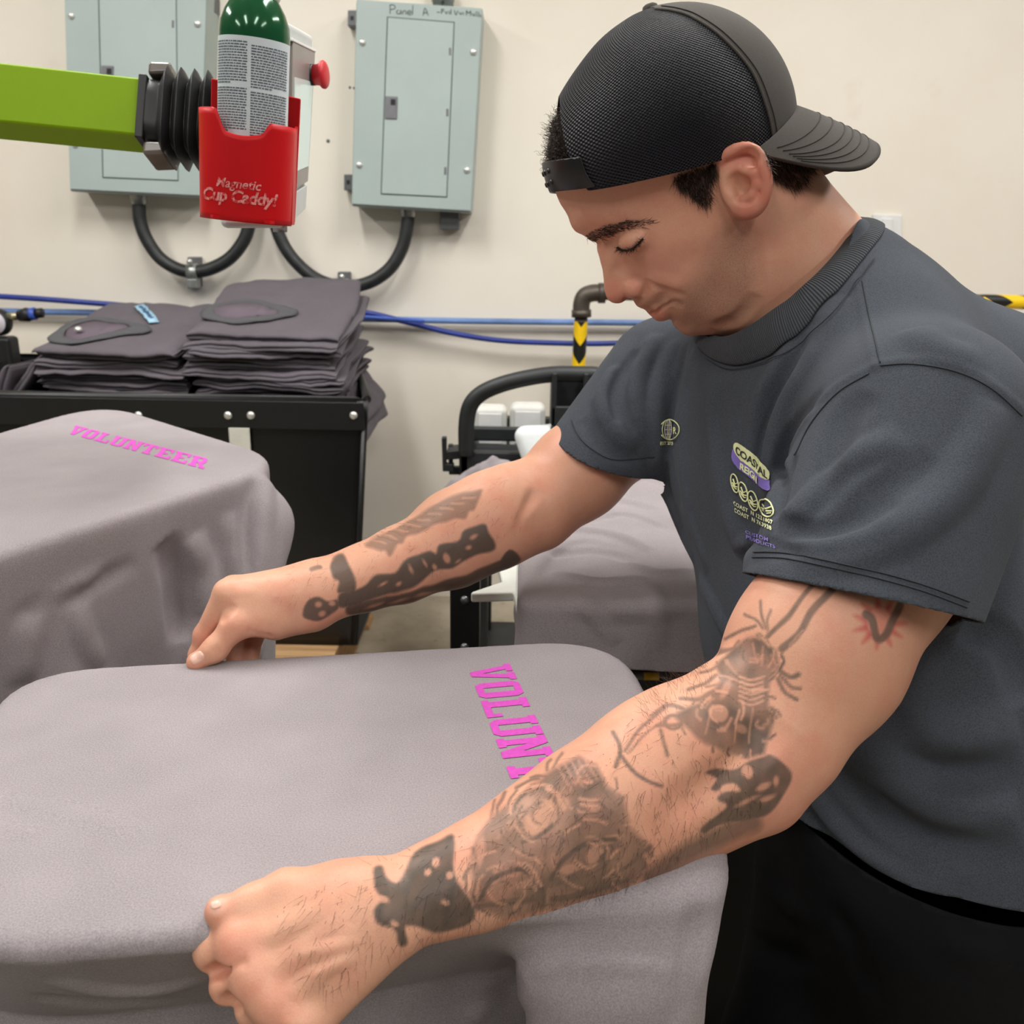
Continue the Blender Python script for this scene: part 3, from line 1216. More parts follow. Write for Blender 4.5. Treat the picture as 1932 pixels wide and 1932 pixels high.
# ---- the station behind on the left
Z2 = CAM_H - 0.30
a2, b2, c2, d2_ = onz(196, 758, Z2), onz(556, 868, Z2), onz(-330, 1150, Z2), onz(-330, 905, Z2)
poly2 = [c2, b2, a2, d2_]


def sleeve_flap(s):
    zz = hits(s, [(430, 1040)], 0.8, 1.8)[0][2]
    vd = c(430, 1050, 1.0)
    s.rcs(c(455, 1010, zz + 0.03), c(420, 1220, zz - 0.005), 0.055, 0.050, vd, 0.45, k=0.03)
    s.rcs(c(495, 985, zz + 0.05), c(470, 1100, zz + 0.035), 0.036, 0.026, vd, 0.5, k=0.03)


shirt2, sdf2 = station('stretched_shirt', 'grey shirt with magenta lettering pulled over the board in front of the black bin', poly2, Z2,
                       [(1, 0.3, 30, 0.007, 0.4), (0.5, 0.8, 52, 0.005, 2.0)], Z2 - 0.30,
                       (-1.15, 0.55), (-0.22, 1.75), 0.005, 0.11, flare=-0.15, extra=sleeve_flap,
                       folds=[([(500, 900), (495, 980), (492, 1060), (495, 1110)], 0.02, 0.014), ([(480, 905), (468, 990), (462, 1100)], 0.02, -0.008),
                              ([(310, 1020), (330, 1080), (335, 1150), (338, 1210)], 0.03, -0.022), ([(365, 1010), (380, 1090), (385, 1160)], 0.025, 0.018),
                              ([(430, 970), (440, 1040), (440, 1090)], 0.02, 0.010), ([(200, 1080), (120, 1120), (60, 1160)], 0.016, 0.007),
                              ([(260, 1060), (160, 1110), (60, 1150), (20, 1180)], 0.016, -0.006), ([(150, 1140), (160, 1200), (190, 1260)], 0.02, 0.010),
                              ([(60, 1160), (50, 1220), (40, 1290)], 0.02, 0.010)])
board('aluminium press board under the grey shirt by the black bin', poly2, Z2 - 0.003)
w0, w1 = onz(124, 817, Z2), onz(386, 886, Z2)
xd = (w1 - w0)
tot = np.linalg.norm(xd)
xd /= tot
up0 = onz(143, 803, Z2) - onz(124, 817, Z2)
yd = np.array([-xd[1], xd[0]])
if yd @ up0 < 0:
    yd = -yd
print_word('VOLUNTEER', np.array([*w0, Z2]), xd, up0 / np.linalg.norm(up0), tot / 9, tot / 9 * 0.95, np.linalg.norm(up0), shirt2)

# ---- the station behind his arm on the right: white board with a loose grey shirt
Z3 = TOP_Z
WPOLY = [onz(893, 1128, Z3), onz(1420, 1112, Z3), onz(1420, 900, Z3), onz(885, 1066, Z3)]
M_WPLAT = mat_plain('white_platen_laminate', srgb(222, 224, 216), 0.4, noise=0.05)
bw = thing('press_platen', 'white press board sticking out from under the loose grey shirt', 'platen', (*np.mean(WPOLY, 0), Z3 - 0.02))
bm = bmesh.new()
vs = [bm.verts.new((p[0], p[1], Z3 - 0.027)) for p in WPOLY]
f = bm.faces.new(vs)
r_ = bmesh.ops.extrude_face_region(bm, geom=[f])
for v in r_['geom']:
    if isinstance(v, bmesh.types.BMVert):
        v.co.z += 0.012
bmesh.ops.bevel(bm, geom=[e for e in bm.edges if abs(e.verts[0].co.z - e.verts[1].co.z) > 0.005], offset=0.05, segments=8, affect='EDGES')
bm_obj('board', bm, M_WPLAT, bw, bevel=0.004, seg=3)
cx3, cy3 = np.mean(WPOLY, 0)
box('support_arm', (cx3 - 0.05, cy3 - 0.05, Z3 - 0.10), (cx3 + 0.05, cy3 + 0.05, Z3 - 0.028), M_FRAME, bw, 0.004)
pp = onplane(878, 1160, 1, 1.35)
lg = box('upright', (pp[0] - 0.023, 1.33, 0.0), (pp[0] + 0.023, 1.37, Z3 - 0.028), M_FRAME, bw, 0.003)
for zz in (0.62, 0.70, 0.78, 0.86):
    lathe('bolt_head', [(0, 0.003), (0.006, 0.003), (0.007, 0.0)], M_STEEL, lg, 12, Matrix.Translation(Vector((pp[0], 1.33, zz))) @ Matrix.Rotation(math.radians(90), 4, 'X'))
box('cross_bar', (pp[0], 1.34, Z3 - 0.08), (cx3, 1.36, Z3 - 0.030), M_FRAME, bw, 0.003)
poly3 = [onz(975, 1142, Z3), onz(1460, 1142, Z3), onz(1460, 870, Z3), onz(985, 900, Z3)]
shirt3, sdf3 = station('loose_shirt', 'plain grey shirt lying loose on the white board behind his arm', poly3, Z3 + 0.004,
                       [(1, 0.3, 40, 0.006, 0.4), (0.8, 0.6, 75, 0.003, 2.0)], Z3 - 0.068,
                       (-0.1, 0.75), (0.46, 1.75), 0.004, 0.03, amp=1.5,
                       folds=[([(1000, 1010), (1080, 1000), (1160, 1010), (1230, 1040)], 0.014, 0.008), ([(1020, 1050), (1120, 1040), (1200, 1060)], 0.016, -0.006),
                              ([(1090, 960), (1160, 945), (1240, 960)], 0.014, 0.008), ([(1150, 920), (1210, 905), (1260, 915)], 0.012, 0.008),
                              ([(1110, 985), (1180, 970), (1260, 1000)], 0.012, -0.006), ([(1040, 1080), (1130, 1100), (1220, 1090)], 0.014, 0.007),
                              ([(1090, 1120), (1125, 1165), (1165, 1215)], 0.016, 0.004), ([(1230, 1100), (1240, 1160), (1245, 1225)], 0.016, 0.003),
                              ([(1060, 1140), (1150, 1150), (1300, 1146)], 0.02, 0.003), ([(1000, 1090), (1040, 1040), (1100, 1020), (1160, 1030)], 0.014, 0.004), ([(1180, 1060), (1240, 1080), (1320, 1075)], 0.014, 0.004)])
# dark machine frame under the right-hand station
fr = thing('machine_stand', 'black machine stand below the loose grey shirt', 'stand', (0.30, 1.22, 0.0))
box('beam', (0.12, 1.10, Z3 - 0.30), (1.2, 1.40, Z3 - 0.10), M_FRAME, fr, 0.006)
box('pillar', (0.22, 1.15, 0.0), (0.42, 1.35, Z3 - 0.30), M_FRAME, fr, 0.006)
box('base_plate', (0.05, 1.02, 0.0), (1.0, 1.48, 0.05), M_FRAME, fr, 0.004)
yt = thing('tool_tag', 'small yellow ended marker on the black machine stand', 'marker', tuple(onplane(1215, 1275, 1, 1.09)))
pA, pB, pC_ = onplane(1180, 1276, 1, 1.09), onplane(1214, 1276, 1, 1.09), onplane(1243, 1276, 1, 1.09)
tube('barrel', [pA, pB], 0.0045, mat_plain('grey_plastic', srgb(120, 112, 110), 0.5), yt, 10)
tube('cap', [pB, pC_], 0.0052, mat_plain('amber_plastic', srgb(226, 178, 40), 0.4), yt, 10)

# unseen press base, added to block floor bounce onto the front and left shirts
pbm = thing('bounce_blocker', 'unseen low black block added under the stretched shirts to stop floor bounce light', 'machine', (-0.35, 0.75, 0.0))
box('blocker_foot', (-0.95, 0.10, 0.0), (0.12, 1.30, 0.10), M_FRAME, pbm, 0.01)
box('blocker_body', (-0.85, 0.18, 0.10), (0.04, 1.22, 0.46), M_FRAME, pbm, 0.012)
box('blocker_top', (-0.88, 0.15, 0.46), (0.07, 1.25, 0.48), M_FRAME, pbm, 0.004)
# ================================================================== bin, folded shirts, pallet
M_VINYL = mat_plain('black_vinyl', srgb(17, 17, 18), 0.35, noise=0.25, scale=5, bump=0.12, bscale=14)
M_VINYL2 = mat_plain('black_vinyl_trim', srgb(24, 24, 25), 0.4)
BY0, BY1 = 2.38, 3.08
BX1 = onplane(693, 760, 1, BY0)[0]
BX0 = BX1 - 1.12
RIM = onplane(690, 757, 1, BY0)[2]
BOT = onplane(640, 1222, 1, BY0)[2]
bn = thing('bin', 'large black vinyl bin full of folded shirts', 'bin', ((BX0 + BX1) / 2, (BY0 + BY1) / 2, BOT))
th = 0.006
SKX = 0.20


def skx(p):
    return (p[0] - (p[1] - BY0) * SKX, p[1], p[2])


def wall_sheet(name, corners, nx=24, nz=14, amp=0.006, seed=0):
    """slightly sagging vinyl sheet between four corners (bl, br, tr, tl)"""
    bl, br, tr, tl = [np.array(skx(q), float) for q in corners]
    nrm = np.cross(br - bl, tl - bl)
    nrm /= np.linalg.norm(nrm)
    u, v = np.meshgrid(np.linspace(0, 1, nx), np.linspace(0, 1, nz), indexing='ij')
    P = (bl[None, None] * ((1 - u) * (1 - v))[..., None] + br * (u * (1 - v))[..., None] + tr * (u * v)[..., None] + tl * ((1 - u) * v)[..., None])
    w_ = vnoise(np.stack([u.ravel() * 3, v.ravel() * 2, u.ravel() * 0], 1), 2.2, seed).reshape(u.shape) * np.sin(np.pi * u) * np.sin(np.pi * np.clip(v, 0, 1))
    P = P + nrm * (w_ * amp)[..., None]
    idx = np.arange(nx * nz).reshape(nx, nz)
    F = np.stack([idx[:-1, :-1], idx[1:, :-1], idx[1:, 1:], idx[:-1, 1:]], -1).reshape(-1, 4)
    o = link_mesh(name, np_mesh(name, P.reshape(-1, 3), F), M_VINYL, bn)
    solidify(o, th, 0)
    return o


ix = 0.05
front = wall_sheet('front_panel', [(BX0 + ix, BY0 + 0.02, BOT), (BX1 - ix, BY0 + 0.02, BOT), (BX1, BY0, RIM), (BX0, BY0, RIM)], 40, 18, 0.014, 3)
wall_sheet('side_panel', [(BX1 - ix, BY0 + 0.02, BOT), (BX1 - ix, BY1 - 0.02, BOT), (BX1, BY1, RIM), (BX1, BY0, RIM)], 24, 14, 0.010, 4)
wall_sheet('side_panel', [(BX0 + ix, BY1 - 0.02, BOT), (BX0 + ix, BY0 + 0.02, BOT), (BX0, BY0, RIM), (BX0, BY1, RIM)], 24, 14, 0.010, 5)
wall_sheet('back_panel', [(BX1 - ix, BY1 - 0.02, BOT), (BX0 + ix, BY1 - 0.02, BOT), (BX0, BY1, RIM), (BX1, BY1, RIM)], 24, 14, 0.010, 6)
box('bin_floor', (BX0 + ix, BY0 + 0.02, BOT), (BX1 - ix, BY1 - 0.02, BOT + 0.008), M_VINYL, bn)
rim_pts = [(BX0, BY0), (BX1 - 0.03, BY0), (BX1, BY0 + 0.03), (BX1, BY1), (BX0, BY1)]
tube('rim', [skx((x, y, RIM)) for x, y in rim_pts], 0.012, M_VINYL2, bn, 10, closed=True)
box('hem_flap', (BX0 + 0.02, BY0 - 0.012, RIM - 0.075), (BX1 - 0.008, BY0 - 0.004, RIM - 0.002), M_VINYL2, bn, 0.002)
tube('corner_welt', [(BX1 - 0.012, BY0 - 0.004, RIM - 0.075), (BX1 - ix - 0.01, BY0 + 0.014, BOT + 0.01)], 0.006, M_VINYL2, bn, 8)
for px_ in (261, 430, 473, 667):
    p = onplane(px_, 784, 1, BY0 - 0.012)
    lathe('rivet', [(0, 0.006), (0.006, 0.0055), (0.0095, 0.003), (0.0105, 0.0)], M_SCREW, bn, 14, Matrix.Translation(Vector(p)) @ Matrix.Rotation(math.radians(90), 4, 'X'))
pl0, pl1 = onplane(433, 806, 1, BY0 - 0.006), onplane(474, 836, 1, BY0 - 0.006)
lb = box('label_patch', (pl0[0], BY0 - 0.016, pl1[2] - 0.03), (pl1[0], BY0 - 0.012, pl0[2]), mat_plain('off_white_label', srgb(214, 212, 200), 0.7), bn, 0.001)
# white corner foot under the bin
pf = onplane(243, 1212, 1, BY0 - 0.03)
prism_y('corner_foot', [(224, 1190), (262, 1188), (262, 1222), (246, 1236), (224, 1226)], BY0 - 0.045, BY0 + 0.015, mat_plain('grey_white_plastic', srgb(196, 198, 190), 0.6, noise=0.15), bn, 0.003)

# ---- pallet
t_w = NT('rough_pallet_wood')
v = t_w.coord(scale=(1, 14, 14))
t_w.base(t_w.ramp(t_w.noise(4.0, 5, 0.6, v, 0.4), [(0.3, srgb(150, 112, 74)), (0.7, srgb(196, 158, 112))]))
t_w.set(Roughness=0.8)
t_w.bump(t_w.noise(20, 4, 0.6, v), 0.3, 0.002)
M_WOOD = t_w.m
PX1 = onplane(640, 1240, 1, 2.30)[0]
pal = thing('pallet', 'rough wooden pallet under the black bin', 'pallet', ((BX0 + PX1) / 2, 2.7, 0))
top = BOT - 0.002
for i in range(6):
    y0 = 2.30 + i * 0.135
    box('plank', (BX0 - 0.05, y0, top - 0.02), (PX1 - 0.02 + 0.006 * (i % 2), y0 + 0.10, top), M_WOOD, pal, 0.002)
for i in range(3):
    x0 = BX0 + i * ((PX1 - BX0 - 0.12) / 2)
    box('stringer', (x0, 2.31, 0.018), (x0 + 0.09, 3.06, top - 0.02), M_WOOD, pal, 0.002)
for i in range(3):
    y0 = 2.31 + i * 0.31
    box('bottom_board', (BX0 - 0.05, y0, 0.0), (PX1 - 0.02, y0 + 0.10, 0.018), M_WOOD, pal, 0.002)

# ---- folded shirts
M_FOLD = mat_fabric('dark_grey_folded_shirt', srgb(98, 92, 98), 500, 0.2, 0.95, 0.3, 0.03)
M_FOLDC = mat_fabric('grey_green_collar_rib', srgb(86, 85, 88), 500, 0.14, 0.92, 0.3, 0.03)
M_FOLDI = mat_fabric('plum_grey_shirt_inside', srgb(108, 96, 106), 500, 0.12, 0.92, 0.3, 0.03)


def folded_mesh(w, d, t, seed, tilt):
    """cloth slab with rolled front folds; origin at the middle of the lower front edge, y runs back"""
    r = np.random.RandomState(seed)
    prof = []
    n_l = 2
    # section in (y, z): bottom back->front, lobed front, top front->back, rounded back
    ys = np.linspace(d, 0.02, 12)
    prof += [(y, 0.0) for y in ys]
    for k in range(n_l):
        zc = t * (k + 0.5) / n_l
        hr = t / n_l / 2
        push = r.uniform(-0.012, 0.012)
        for a in np.linspace(-80, 80, 6):
            prof.append((-hr * 1.5 * math.cos(math.radians(a)) + push + 0.008, zc + hr * math.sin(math.radians(a))))
    prof += [(y, t) for y in np.linspace(0.02, d, 12)]
    prof += [(d + 0.6 * t / 2 * math.cos(math.radians(a)), t / 2 + t / 2 * math.sin(math.radians(a))) for a in (50, 0, -50)]
    prof = np.array(prof)
    n = len(prof)
    nx = 26
    xs = -np.cos(np.linspace(0, np.pi, nx)) * w / 2
    V = []
    for x in xs:
        e = min(1.0, math.sqrt(max(0.0, 1 - (abs(x) / (w / 2)) ** 10)) + 0.02)
        p = np.zeros((n, 3))
        p[:, 0] = x
        p[:, 1] = prof[:, 0] + 0.010 * np.sin(x * 9 + seed) * (prof[:, 0] < 0.03)
        p[:, 2] = (prof[:, 1] - t / 2) * (0.25 + 0.75 * e) + t / 2
        V.append(p)
    V = np.concatenate(V)
    V[:, 2] += 0.009 * vnoise(V * np.array([1, 1, 0.2]), 14, seed % 7) + 0.0045 * vnoise(V * np.array([1, 1, 0]), 38, seed + 5) + 0.002 * vnoise(V * np.array([1.6, 1, 0]), 85, seed + 6)
    V[:, 0] += 0.012 * vnoise(V * np.array([0.2, 1, 3.0]), 14, seed + 9)
    V[:, 1] += 0.010 * vnoise(V * np.array([1, 0.2, 4.0]), 18, seed + 3) * (V[:, 1] < 0.06)
    V[:, 2] += V[:, 1] * math.tan(tilt)
    F = []
    for i in range(nx - 1):
        for j in range(n):
            a, b = i * n + j, i * n + (j + 1) % n
            F.append((a, b, b + n, a + n))
    me = bpy.data.meshes.new('folded_shirt')
    me.from_pydata([tuple(q) for q in V], [], F + [tuple(range(n)), tuple(range((nx - 1) * n, nx * n))[::-1]])
    me.update()
    return me


ordn = ['topmost', 'second', 'third', 'fourth', 'fifth', 'sixth', 'seventh', 'eighth', 'ninth', 'tenth', 'eleventh', 'twelfth', 'thirteenth']


def stack(side, cxp, y0, n, zt, w, d, t, seed, tilt0, tilt1, anchor):
    out = []
    z = zt
    for i in range(n):                       # from the top down
        k = i / max(1, n - 1)
        tilt = tilt0 * (1 - k) + tilt1 * k
        tt = t * (1.0 if i else 1.6)
        z -= tt * 0.86
        r = random.Random(seed + i)
        me = folded_mesh(w * r.uniform(0.94, 1.04), d * r.uniform(0.95, 1.03), tt, seed * 17 + i, tilt)
        o = link_mesh('folded_shirt', me, M_FOLD)
        o.location = (cxp + r.uniform(-0.016, 0.016), y0 + r.uniform(-0.014, 0.014), z)
        o.rotation_euler = (0, 0, r.uniform(-0.05, 0.05))
        lab = 'dark grey folded shirt, %s from the top of the %s stack in the bin' % (ordn[i], side)
        if i == 0:
            lab = 'dark grey folded shirt lying on top of the %s stack in the bin' % side
        if i == n - 1:
            lab = 'dark grey folded shirt at the bottom of the %s stack in view' % side
        tag(o, lab, 'folded shirt', group='folded shirts in the bin')
        out.append(o)
    return out


xr = onplane(492, 650, 1, 2.47)[0]
xl = onplane(200, 650, 1, 2.47)[0]
zr = onplane(492, 640, 1, 2.45)[2]
zl = onplane(200, 672, 1, 2.45)[2]
sr = stack('right-hand', xr, 2.46, 11, zr + 0.01, 0.41, 0.44, 0.0195, 5, 0.24, 0.03, None)
sl = stack('left-hand', xl, 2.46, 9, zl + 0.012, 0.40, 0.44, 0.021, 31, 0.20, 0.03, None)


def on_shirt(o, lx, ly):
    """world point on the upper face of a folded shirt"""
    me = o.data
    co = np.empty(len(me.vertices) * 3, np.float32)
    me.vertices.foreach_get('co', co)
    co = co.reshape(-1, 3)
    d = (co[:, 0] - lx) ** 2 + (co[:, 1] - ly) ** 2
    near = d < 0.03 ** 2
    z = co[near, 2].max() if near.any() else co[:, 2].max()
    m = Matrix.LocRotScale(o.location, o.rotation_euler, None)
    return m @ Vector((lx, ly, z))


def patch(name, o, loop, mat, lift, parent):
    P = [on_shirt(o, x, y) + Vector((0, 0, lift)) for x, y in loop]
    bm = bmesh.new()
    f = bm.faces.new([bm.verts.new(p) for p in P])
    bmesh.ops.triangulate(bm, faces=[f])
    ob = bm_obj(name, bm, mat, parent, smooth=True)
    solidify(ob, 0.003, 1.0)
    return ob


def collar_on(o, cx, cy, sx, sy):
    def tear(a, k):
        r = 1.0 + 0.45 * max(0, math.cos(a)) ** 3
        return cx + sx * k * r * math.cos(a), cy + sy * k * math.sin(a) * (1 - 0.25 * math.cos(a))
    inner = [tear(a, 0.66) for a in np.linspace(0, 2 * math.pi, 22, endpoint=False)]
    patch('neck_inside', o, inner, M_FOLDI, 0.002, o)
    ang = np.linspace(0, 2 * math.pi, 40, endpoint=False)
    rad = [0.55, 0.72, 0.92, 1.08]
    hz = [0.0, 0.0035, 0.0035, -0.001]
    P = np.array([[np.array(on_shirt(o, *tear(a, k))) + [0, 0, h + 0.002] for a in ang] for k, h in zip(rad, hz)])
    F_ = [(j * 40 + i, j * 40 + (i + 1) % 40, (j + 1) * 40 + (i + 1) % 40, (j + 1) * 40 + i) for j in range(3) for i in range(40)]
    nb_ = link_mesh('neck_band', np_mesh('neck_band', smooth_verts(P.reshape(-1, 3), np.array(F_), 3, 0.4), np.array(F_)), M_FOLDC, o)
    solidify(nb_, 0.003, 0)


collar_on(sr[0], -0.095, 0.15, 0.110, 0.090)
collar_on(sl[0], -0.085, 0.12, 0.115, 0.100)
pn = on_shirt(sl[0], -0.115, 0.10) + Vector((0, 0, 0.004))
o = lathe('neck_pin', [(0, 0.010), (0.007, 0.008), (0.010, 0.004), (0.010, 0.0)], M_SCREW, sl[0], 14, Matrix.Translation(pn))
# strip of blue tape with a handwritten note, lying on the left-hand stack
M_BTAPE = mat_plain('pale_blue_masking_tape', srgb(160, 200, 222), 0.7)
ta, tb_ = (-0.055, 0.36), (0.055, 0.20)
tp = []
for k in np.linspace(0, 1, 9):
    x, y = ta[0] * (1 - k) + tb_[0] * k, ta[1] * (1 - k) + tb_[1] * k
    tp.append((np.array(on_shirt(sl[0], x + 0.011, y + 0.010)) + [0, 0, 0.006], np.array(on_shirt(sl[0], x - 0.011, y - 0.010)) + [0, 0, 0.006]))
Vt_ = np.array([q for p in tp for q in p])
me = np_mesh('tape_strip', Vt_, np.array([(2 * i, 2 * i + 2, 2 * i + 3, 2 * i + 1) for i in range(8)]))
tape = tag(link_mesh('tape_strip', me, M_BTAPE), 'strip of pale blue tape with a handwritten note on the left-hand stack', 'tape')
solidify(tape, 0.0008, 1.0)
rr = random.Random(4)
V_, F_ = [], []
for i in range(16):
    k0 = 0.12 + i * 0.048
    i0 = min(7, int(k0 * 8))
    a_, b_ = np.array(tp[i0]).mean(0), np.array(tp[i0 + 1]).mean(0)
    ce = a_ + (b_ - a_) * (k0 * 8 - i0) + np.array([0, 0, 0.0016])
    sd_ = (tp[i0][0] - tp[i0][1]) * 0.32
    al = (b_ - a_) * 0.18
    pts = np.array([ce - sd_ * rr.uniform(.4, 1), ce + sd_ * rr.uniform(.3, 1) + al * 0.5, ce - sd_ * rr.uniform(.2, .8) + al, ce + sd_ * rr.uniform(0, .5) + al * 1.4])
    v, f, cp = tube_arrays(spline(pts, 8), 0.0011, 4)
    of = len(V_)
    V_ += [tuple(q) for q in v]
    F_ += [tuple(j + of for j in q) for q in f + cp]
me = bpy.data.meshes.new('tape_writing')
me.from_pydata(V_, [], F_)
link_mesh('tape_writing', me, mat_plain('blue_black_pen', srgb(62, 92, 128), 0.7), tape)
# shirts standing on edge behind the stacks and in the right end of the bin
for i, (px_, py_, y_, w_, h_, ry) in enumerate([(625, 640, 2.72, 0.32, 0.06, 0.9), (648, 668, 2.70, 0.30, 0.05, 1.1), (60, 690, 2.62, 0.28, 0.06, -0.9), (30, 705, 2.6, 0.26, 0.05, -1.1)]):
    me = folded_mesh(w_, 0.34, 0.03, 70 + i, 0.0)
    o = link_mesh('folded_shirt', me, M_FOLD)
    p = onplane(px_, py_, 1, y_)
    o.location = (p[0], y_ - 0.12, p[2] - 0.10)
    o.rotation_euler = (0, ry, 0)
    tag(o, ['dark grey shirt slumped against the right-hand stack', 'dark grey shirt wedged into the right end of the bin', 'dark grey shirt slumped against the left-hand stack', 'dark grey shirt wedged at the left edge of the bin'][i], 'folded shirt', group='folded shirts in the bin')

# ---- air regulator at the left edge
rg = thing('air_regulator', 'black air regulator with a round gauge at the left edge', 'regulator', tuple(onplane(20, 620, 1, 2.95)))
RYY = 2.92
pg = onplane(-4, 608, 1, RYY)
lathe('gauge', [(0.0, 0.020), (0.034, 0.020), (0.040, 0.014), (0.042, -0.01), (0.036, -0.02), (0, -0.02)], M_BLACK, rg, 24, Matrix.Translation(Vector(pg)) @ Matrix.Rotation(math.radians(90), 4, 'X'))
lathe('gauge_dial', [(0.0, 0.0215), (0.033, 0.0212), (0.0335, 0.020)], mat_plain('pale_dial', srgb(205, 198, 206), 0.4), rg, 24, Matrix.Translation(Vector(pg)) @ Matrix.Rotation(math.radians(90), 4, 'X'))
box('filter_bowl', (pg[0] - 0.03, RYY - 0.02, pg[2] - 0.16), (pg[0] + 0.035, RYY + 0.05, pg[2] - 0.045), M_BLACK, rg, 0.012)
qa, qb, qc, qd = [onplane(a, b, 1, RYY) for a, b in ((14, 598), (36, 596), (62, 592), (80, 590))]
tube('brass_nipple', [qa, qb], 0.012, mat_plain('worn_brass', srgb(176, 170, 140), 0.35, 0.8), rg, 14)
tube('hose_coupling', [qb, qb * 0.4 + qc * 0.6, qc], [0.017, 0.022, 0.017], M_BLACK, rg, 16)
tube('coupling_ring', [qc - (qc - qb) * 0.25, qc + (qd - qc) * 0.3], 0.019, M_BLUE, rg, 16)
tube('coupling_end', [qc + (qd - qc) * 0.3, qd], 0.015, M_BLACK, rg, 14)

# ================================================================== green arm, bellows, control unit, cup holder, spray can
t_g = NT('lime_green_powder_coat')
t_g.base(srgb(122, 156, 2))
t_g.set(Roughness=0.5)
t_g.b.inputs['Specular IOR Level'].default_value = 0.2
t_g.bump(t_g.noise(420, 3, 0.6, t_g.coord()), 0.15, 0.0006)
M_GREEN = t_g.m


def hexa(name, pts, mat, parent=None, bevel=0.0, seg=2):
    """box from 8 world corners: 4 of one end then 4 of the other, same order"""
    bm = bmesh.new()
    v = [bm.verts.new(p) for p in pts]
    for f in ((0, 1, 2, 3), (7, 6, 5, 4), (0, 4, 5, 1), (1, 5, 6, 2), (2, 6, 7, 3), (3, 7, 4, 0)):
        bm.faces.new([v[i] for i in f])
    return bm_obj(name, bm, mat, parent, bevel=bevel, seg=seg)


ga = thing('swing_boom', 'lime green press arm reaching in from the left with black bellows', 'arm', tuple(W(140, 200, 1.15)))
e0, e1 = W(-60, 186, 1.12), W(279, 221, 1.14)
e0 = e1 + (e0 - e1) / np.linalg.norm(e0 - e1) * 1.05
ax = (e1 - e0) / np.linalg.norm(e1 - e0)
up_ = RCW @ np.array([0, -1, 0.0])
up_ = up_ - ax * (up_ @ ax)
up_ /= np.linalg.norm(up_)
sd_ = np.cross(ax, up_)


def sect(p, hu, hs):
    return [p + up_ * hu + sd_ * hs, p + up_ * hu - sd_ * hs, p - up_ * hu - sd_ * hs, p - up_ * hu + sd_ * hs]


hexa('beam', sect(e0, 0.0380, 0.030) + sect(e1, 0.0348, 0.030), M_GREEN, ga, 0.0035, 3)
box('column', (e0[0] - 0.06, e0[1] - 0.06, 0.02), (e0[0] + 0.06, e0[1] + 0.06, e0[2] + 0.06), M_GREEN, ga, 0.006)
box('column_foot', (e0[0] - 0.18, e0[1] - 0.18, 0.0), (e0[0] + 0.18, e0[1] + 0.18, 0.02), M_FRAME, ga, 0.004)
hexa('end_collar', sect(e1 - ax * 0.004, 0.0385, 0.034) + sect(e1 + ax * 0.006, 0.0385, 0.034), M_FRAME, ga, 0.002)
M_BELL = mat_plain('black_rubber_bellows', srgb(26, 26, 27), 0.42, noise=0.2, scale=20)
b0 = e1 + ax * 0.005
nf = 5
L_ = 0.095
sec = []
rows_ = []
for i in range(nf * 2 + 1):
    big = i % 2 == 1
    s_ = 0.0545 if big else 0.0400
    rows_.append((b0 + ax * (0.016 + (L_ - 0.016) * i / (nf * 2)), s_))
rows_ = [(b0, 0.0385), (b0 + ax * 0.014, 0.0385)] + rows_
bm = bmesh.new()
prev = None
for p, s_ in rows_:
    ring = []
    for k in range(24):
        a = 2 * math.pi * (k + 0.5) / 24
        cu_, su_ = math.cos(a), math.sin(a)
        m_ = (abs(cu_) ** 5 + abs(su_) ** 5) ** (-1 / 5)
        ring.append(bm.verts.new(p + up_ * (s_ * m_ * su_) + sd_ * (s_ * 0.85 * m_ * cu_)))
    if prev:
        for k in range(24):
            bm.faces.new((prev[k], prev[(k + 1) % 24], ring[(k + 1) % 24], ring[k]))
    prev = ring
bm_obj('bellows', bm, M_BELL, ga, bevel=0.0015)
M_SMOKE = mat_plain('smoky_plastic_guard', srgb(105, 98, 90), 0.25, noise=0.3, scale=25)
for sg in (1, -1):
    g0 = b0 + ax * 0.000 + up_ * sg * 0.0480
    hexa('bellows_clamp', [g0 + up_ * 0.008 + sd_ * 0.03, g0 + up_ * 0.008 - sd_ * 0.03, g0 - up_ * 0.008 - sd_ * 0.03, g0 - up_ * 0.008 + sd_ * 0.03] +
         [q + ax * 0.027 for q in [g0 + up_ * 0.010 + sd_ * 0.03, g0 + up_ * 0.010 - sd_ * 0.03, g0 - up_ * 0.004 - sd_ * 0.03, g0 - up_ * 0.004 + sd_ * 0.03]], M_SMOKE, ga, 0.004)
b1 = b0 + ax * L_
hexa('mounting_plate', sect(b1, 0.055, 0.045) + sect(b1 + ax * 0.02, 0.055, 0.045), M_FRAME, ga, 0.003)

cu_t = thing('control_unit', 'grey control unit with a side touch screen and red emergency stop', 'control unit', tuple(W(540, 400, 1.05)))
M_CTRL = mat_plain('pale_grey_moulded_plastic', srgb(196, 200, 198), 0.4, noise=0.04)
M_BEZ = mat_plain('taupe_bezel', srgb(138, 130, 126), 0.35)
t_s = NT('lit_touch_screen')
t_s.base((0.25, 0.28, 0.26))
t_s.b.inputs['Emission Color'].default_value = (*srgb(196, 208, 198), 1)
t_s.b.inputs['Emission Strength'].default_value = 0.55
t_s.set(Roughness=0.15)
# right-hand face runs away from the camera
zn, zf = 1.02, 1.20


def face(pn, pf):
    return W(*pn, zn), W(*pf, zf)


tn, tf = W(541, 36, zn), W(592, 66, zf)
bn_, bf_ = W(537, 432, zn), W(573, 398, zf)
left = RCW @ np.array([-0.072, 0, 0.0])
hexa('housing', [tn, tf, tf + left, tn + left, bn_, bf_, bf_ + left, bn_ + left], M_CTRL, cu_t, 0.008, 3)


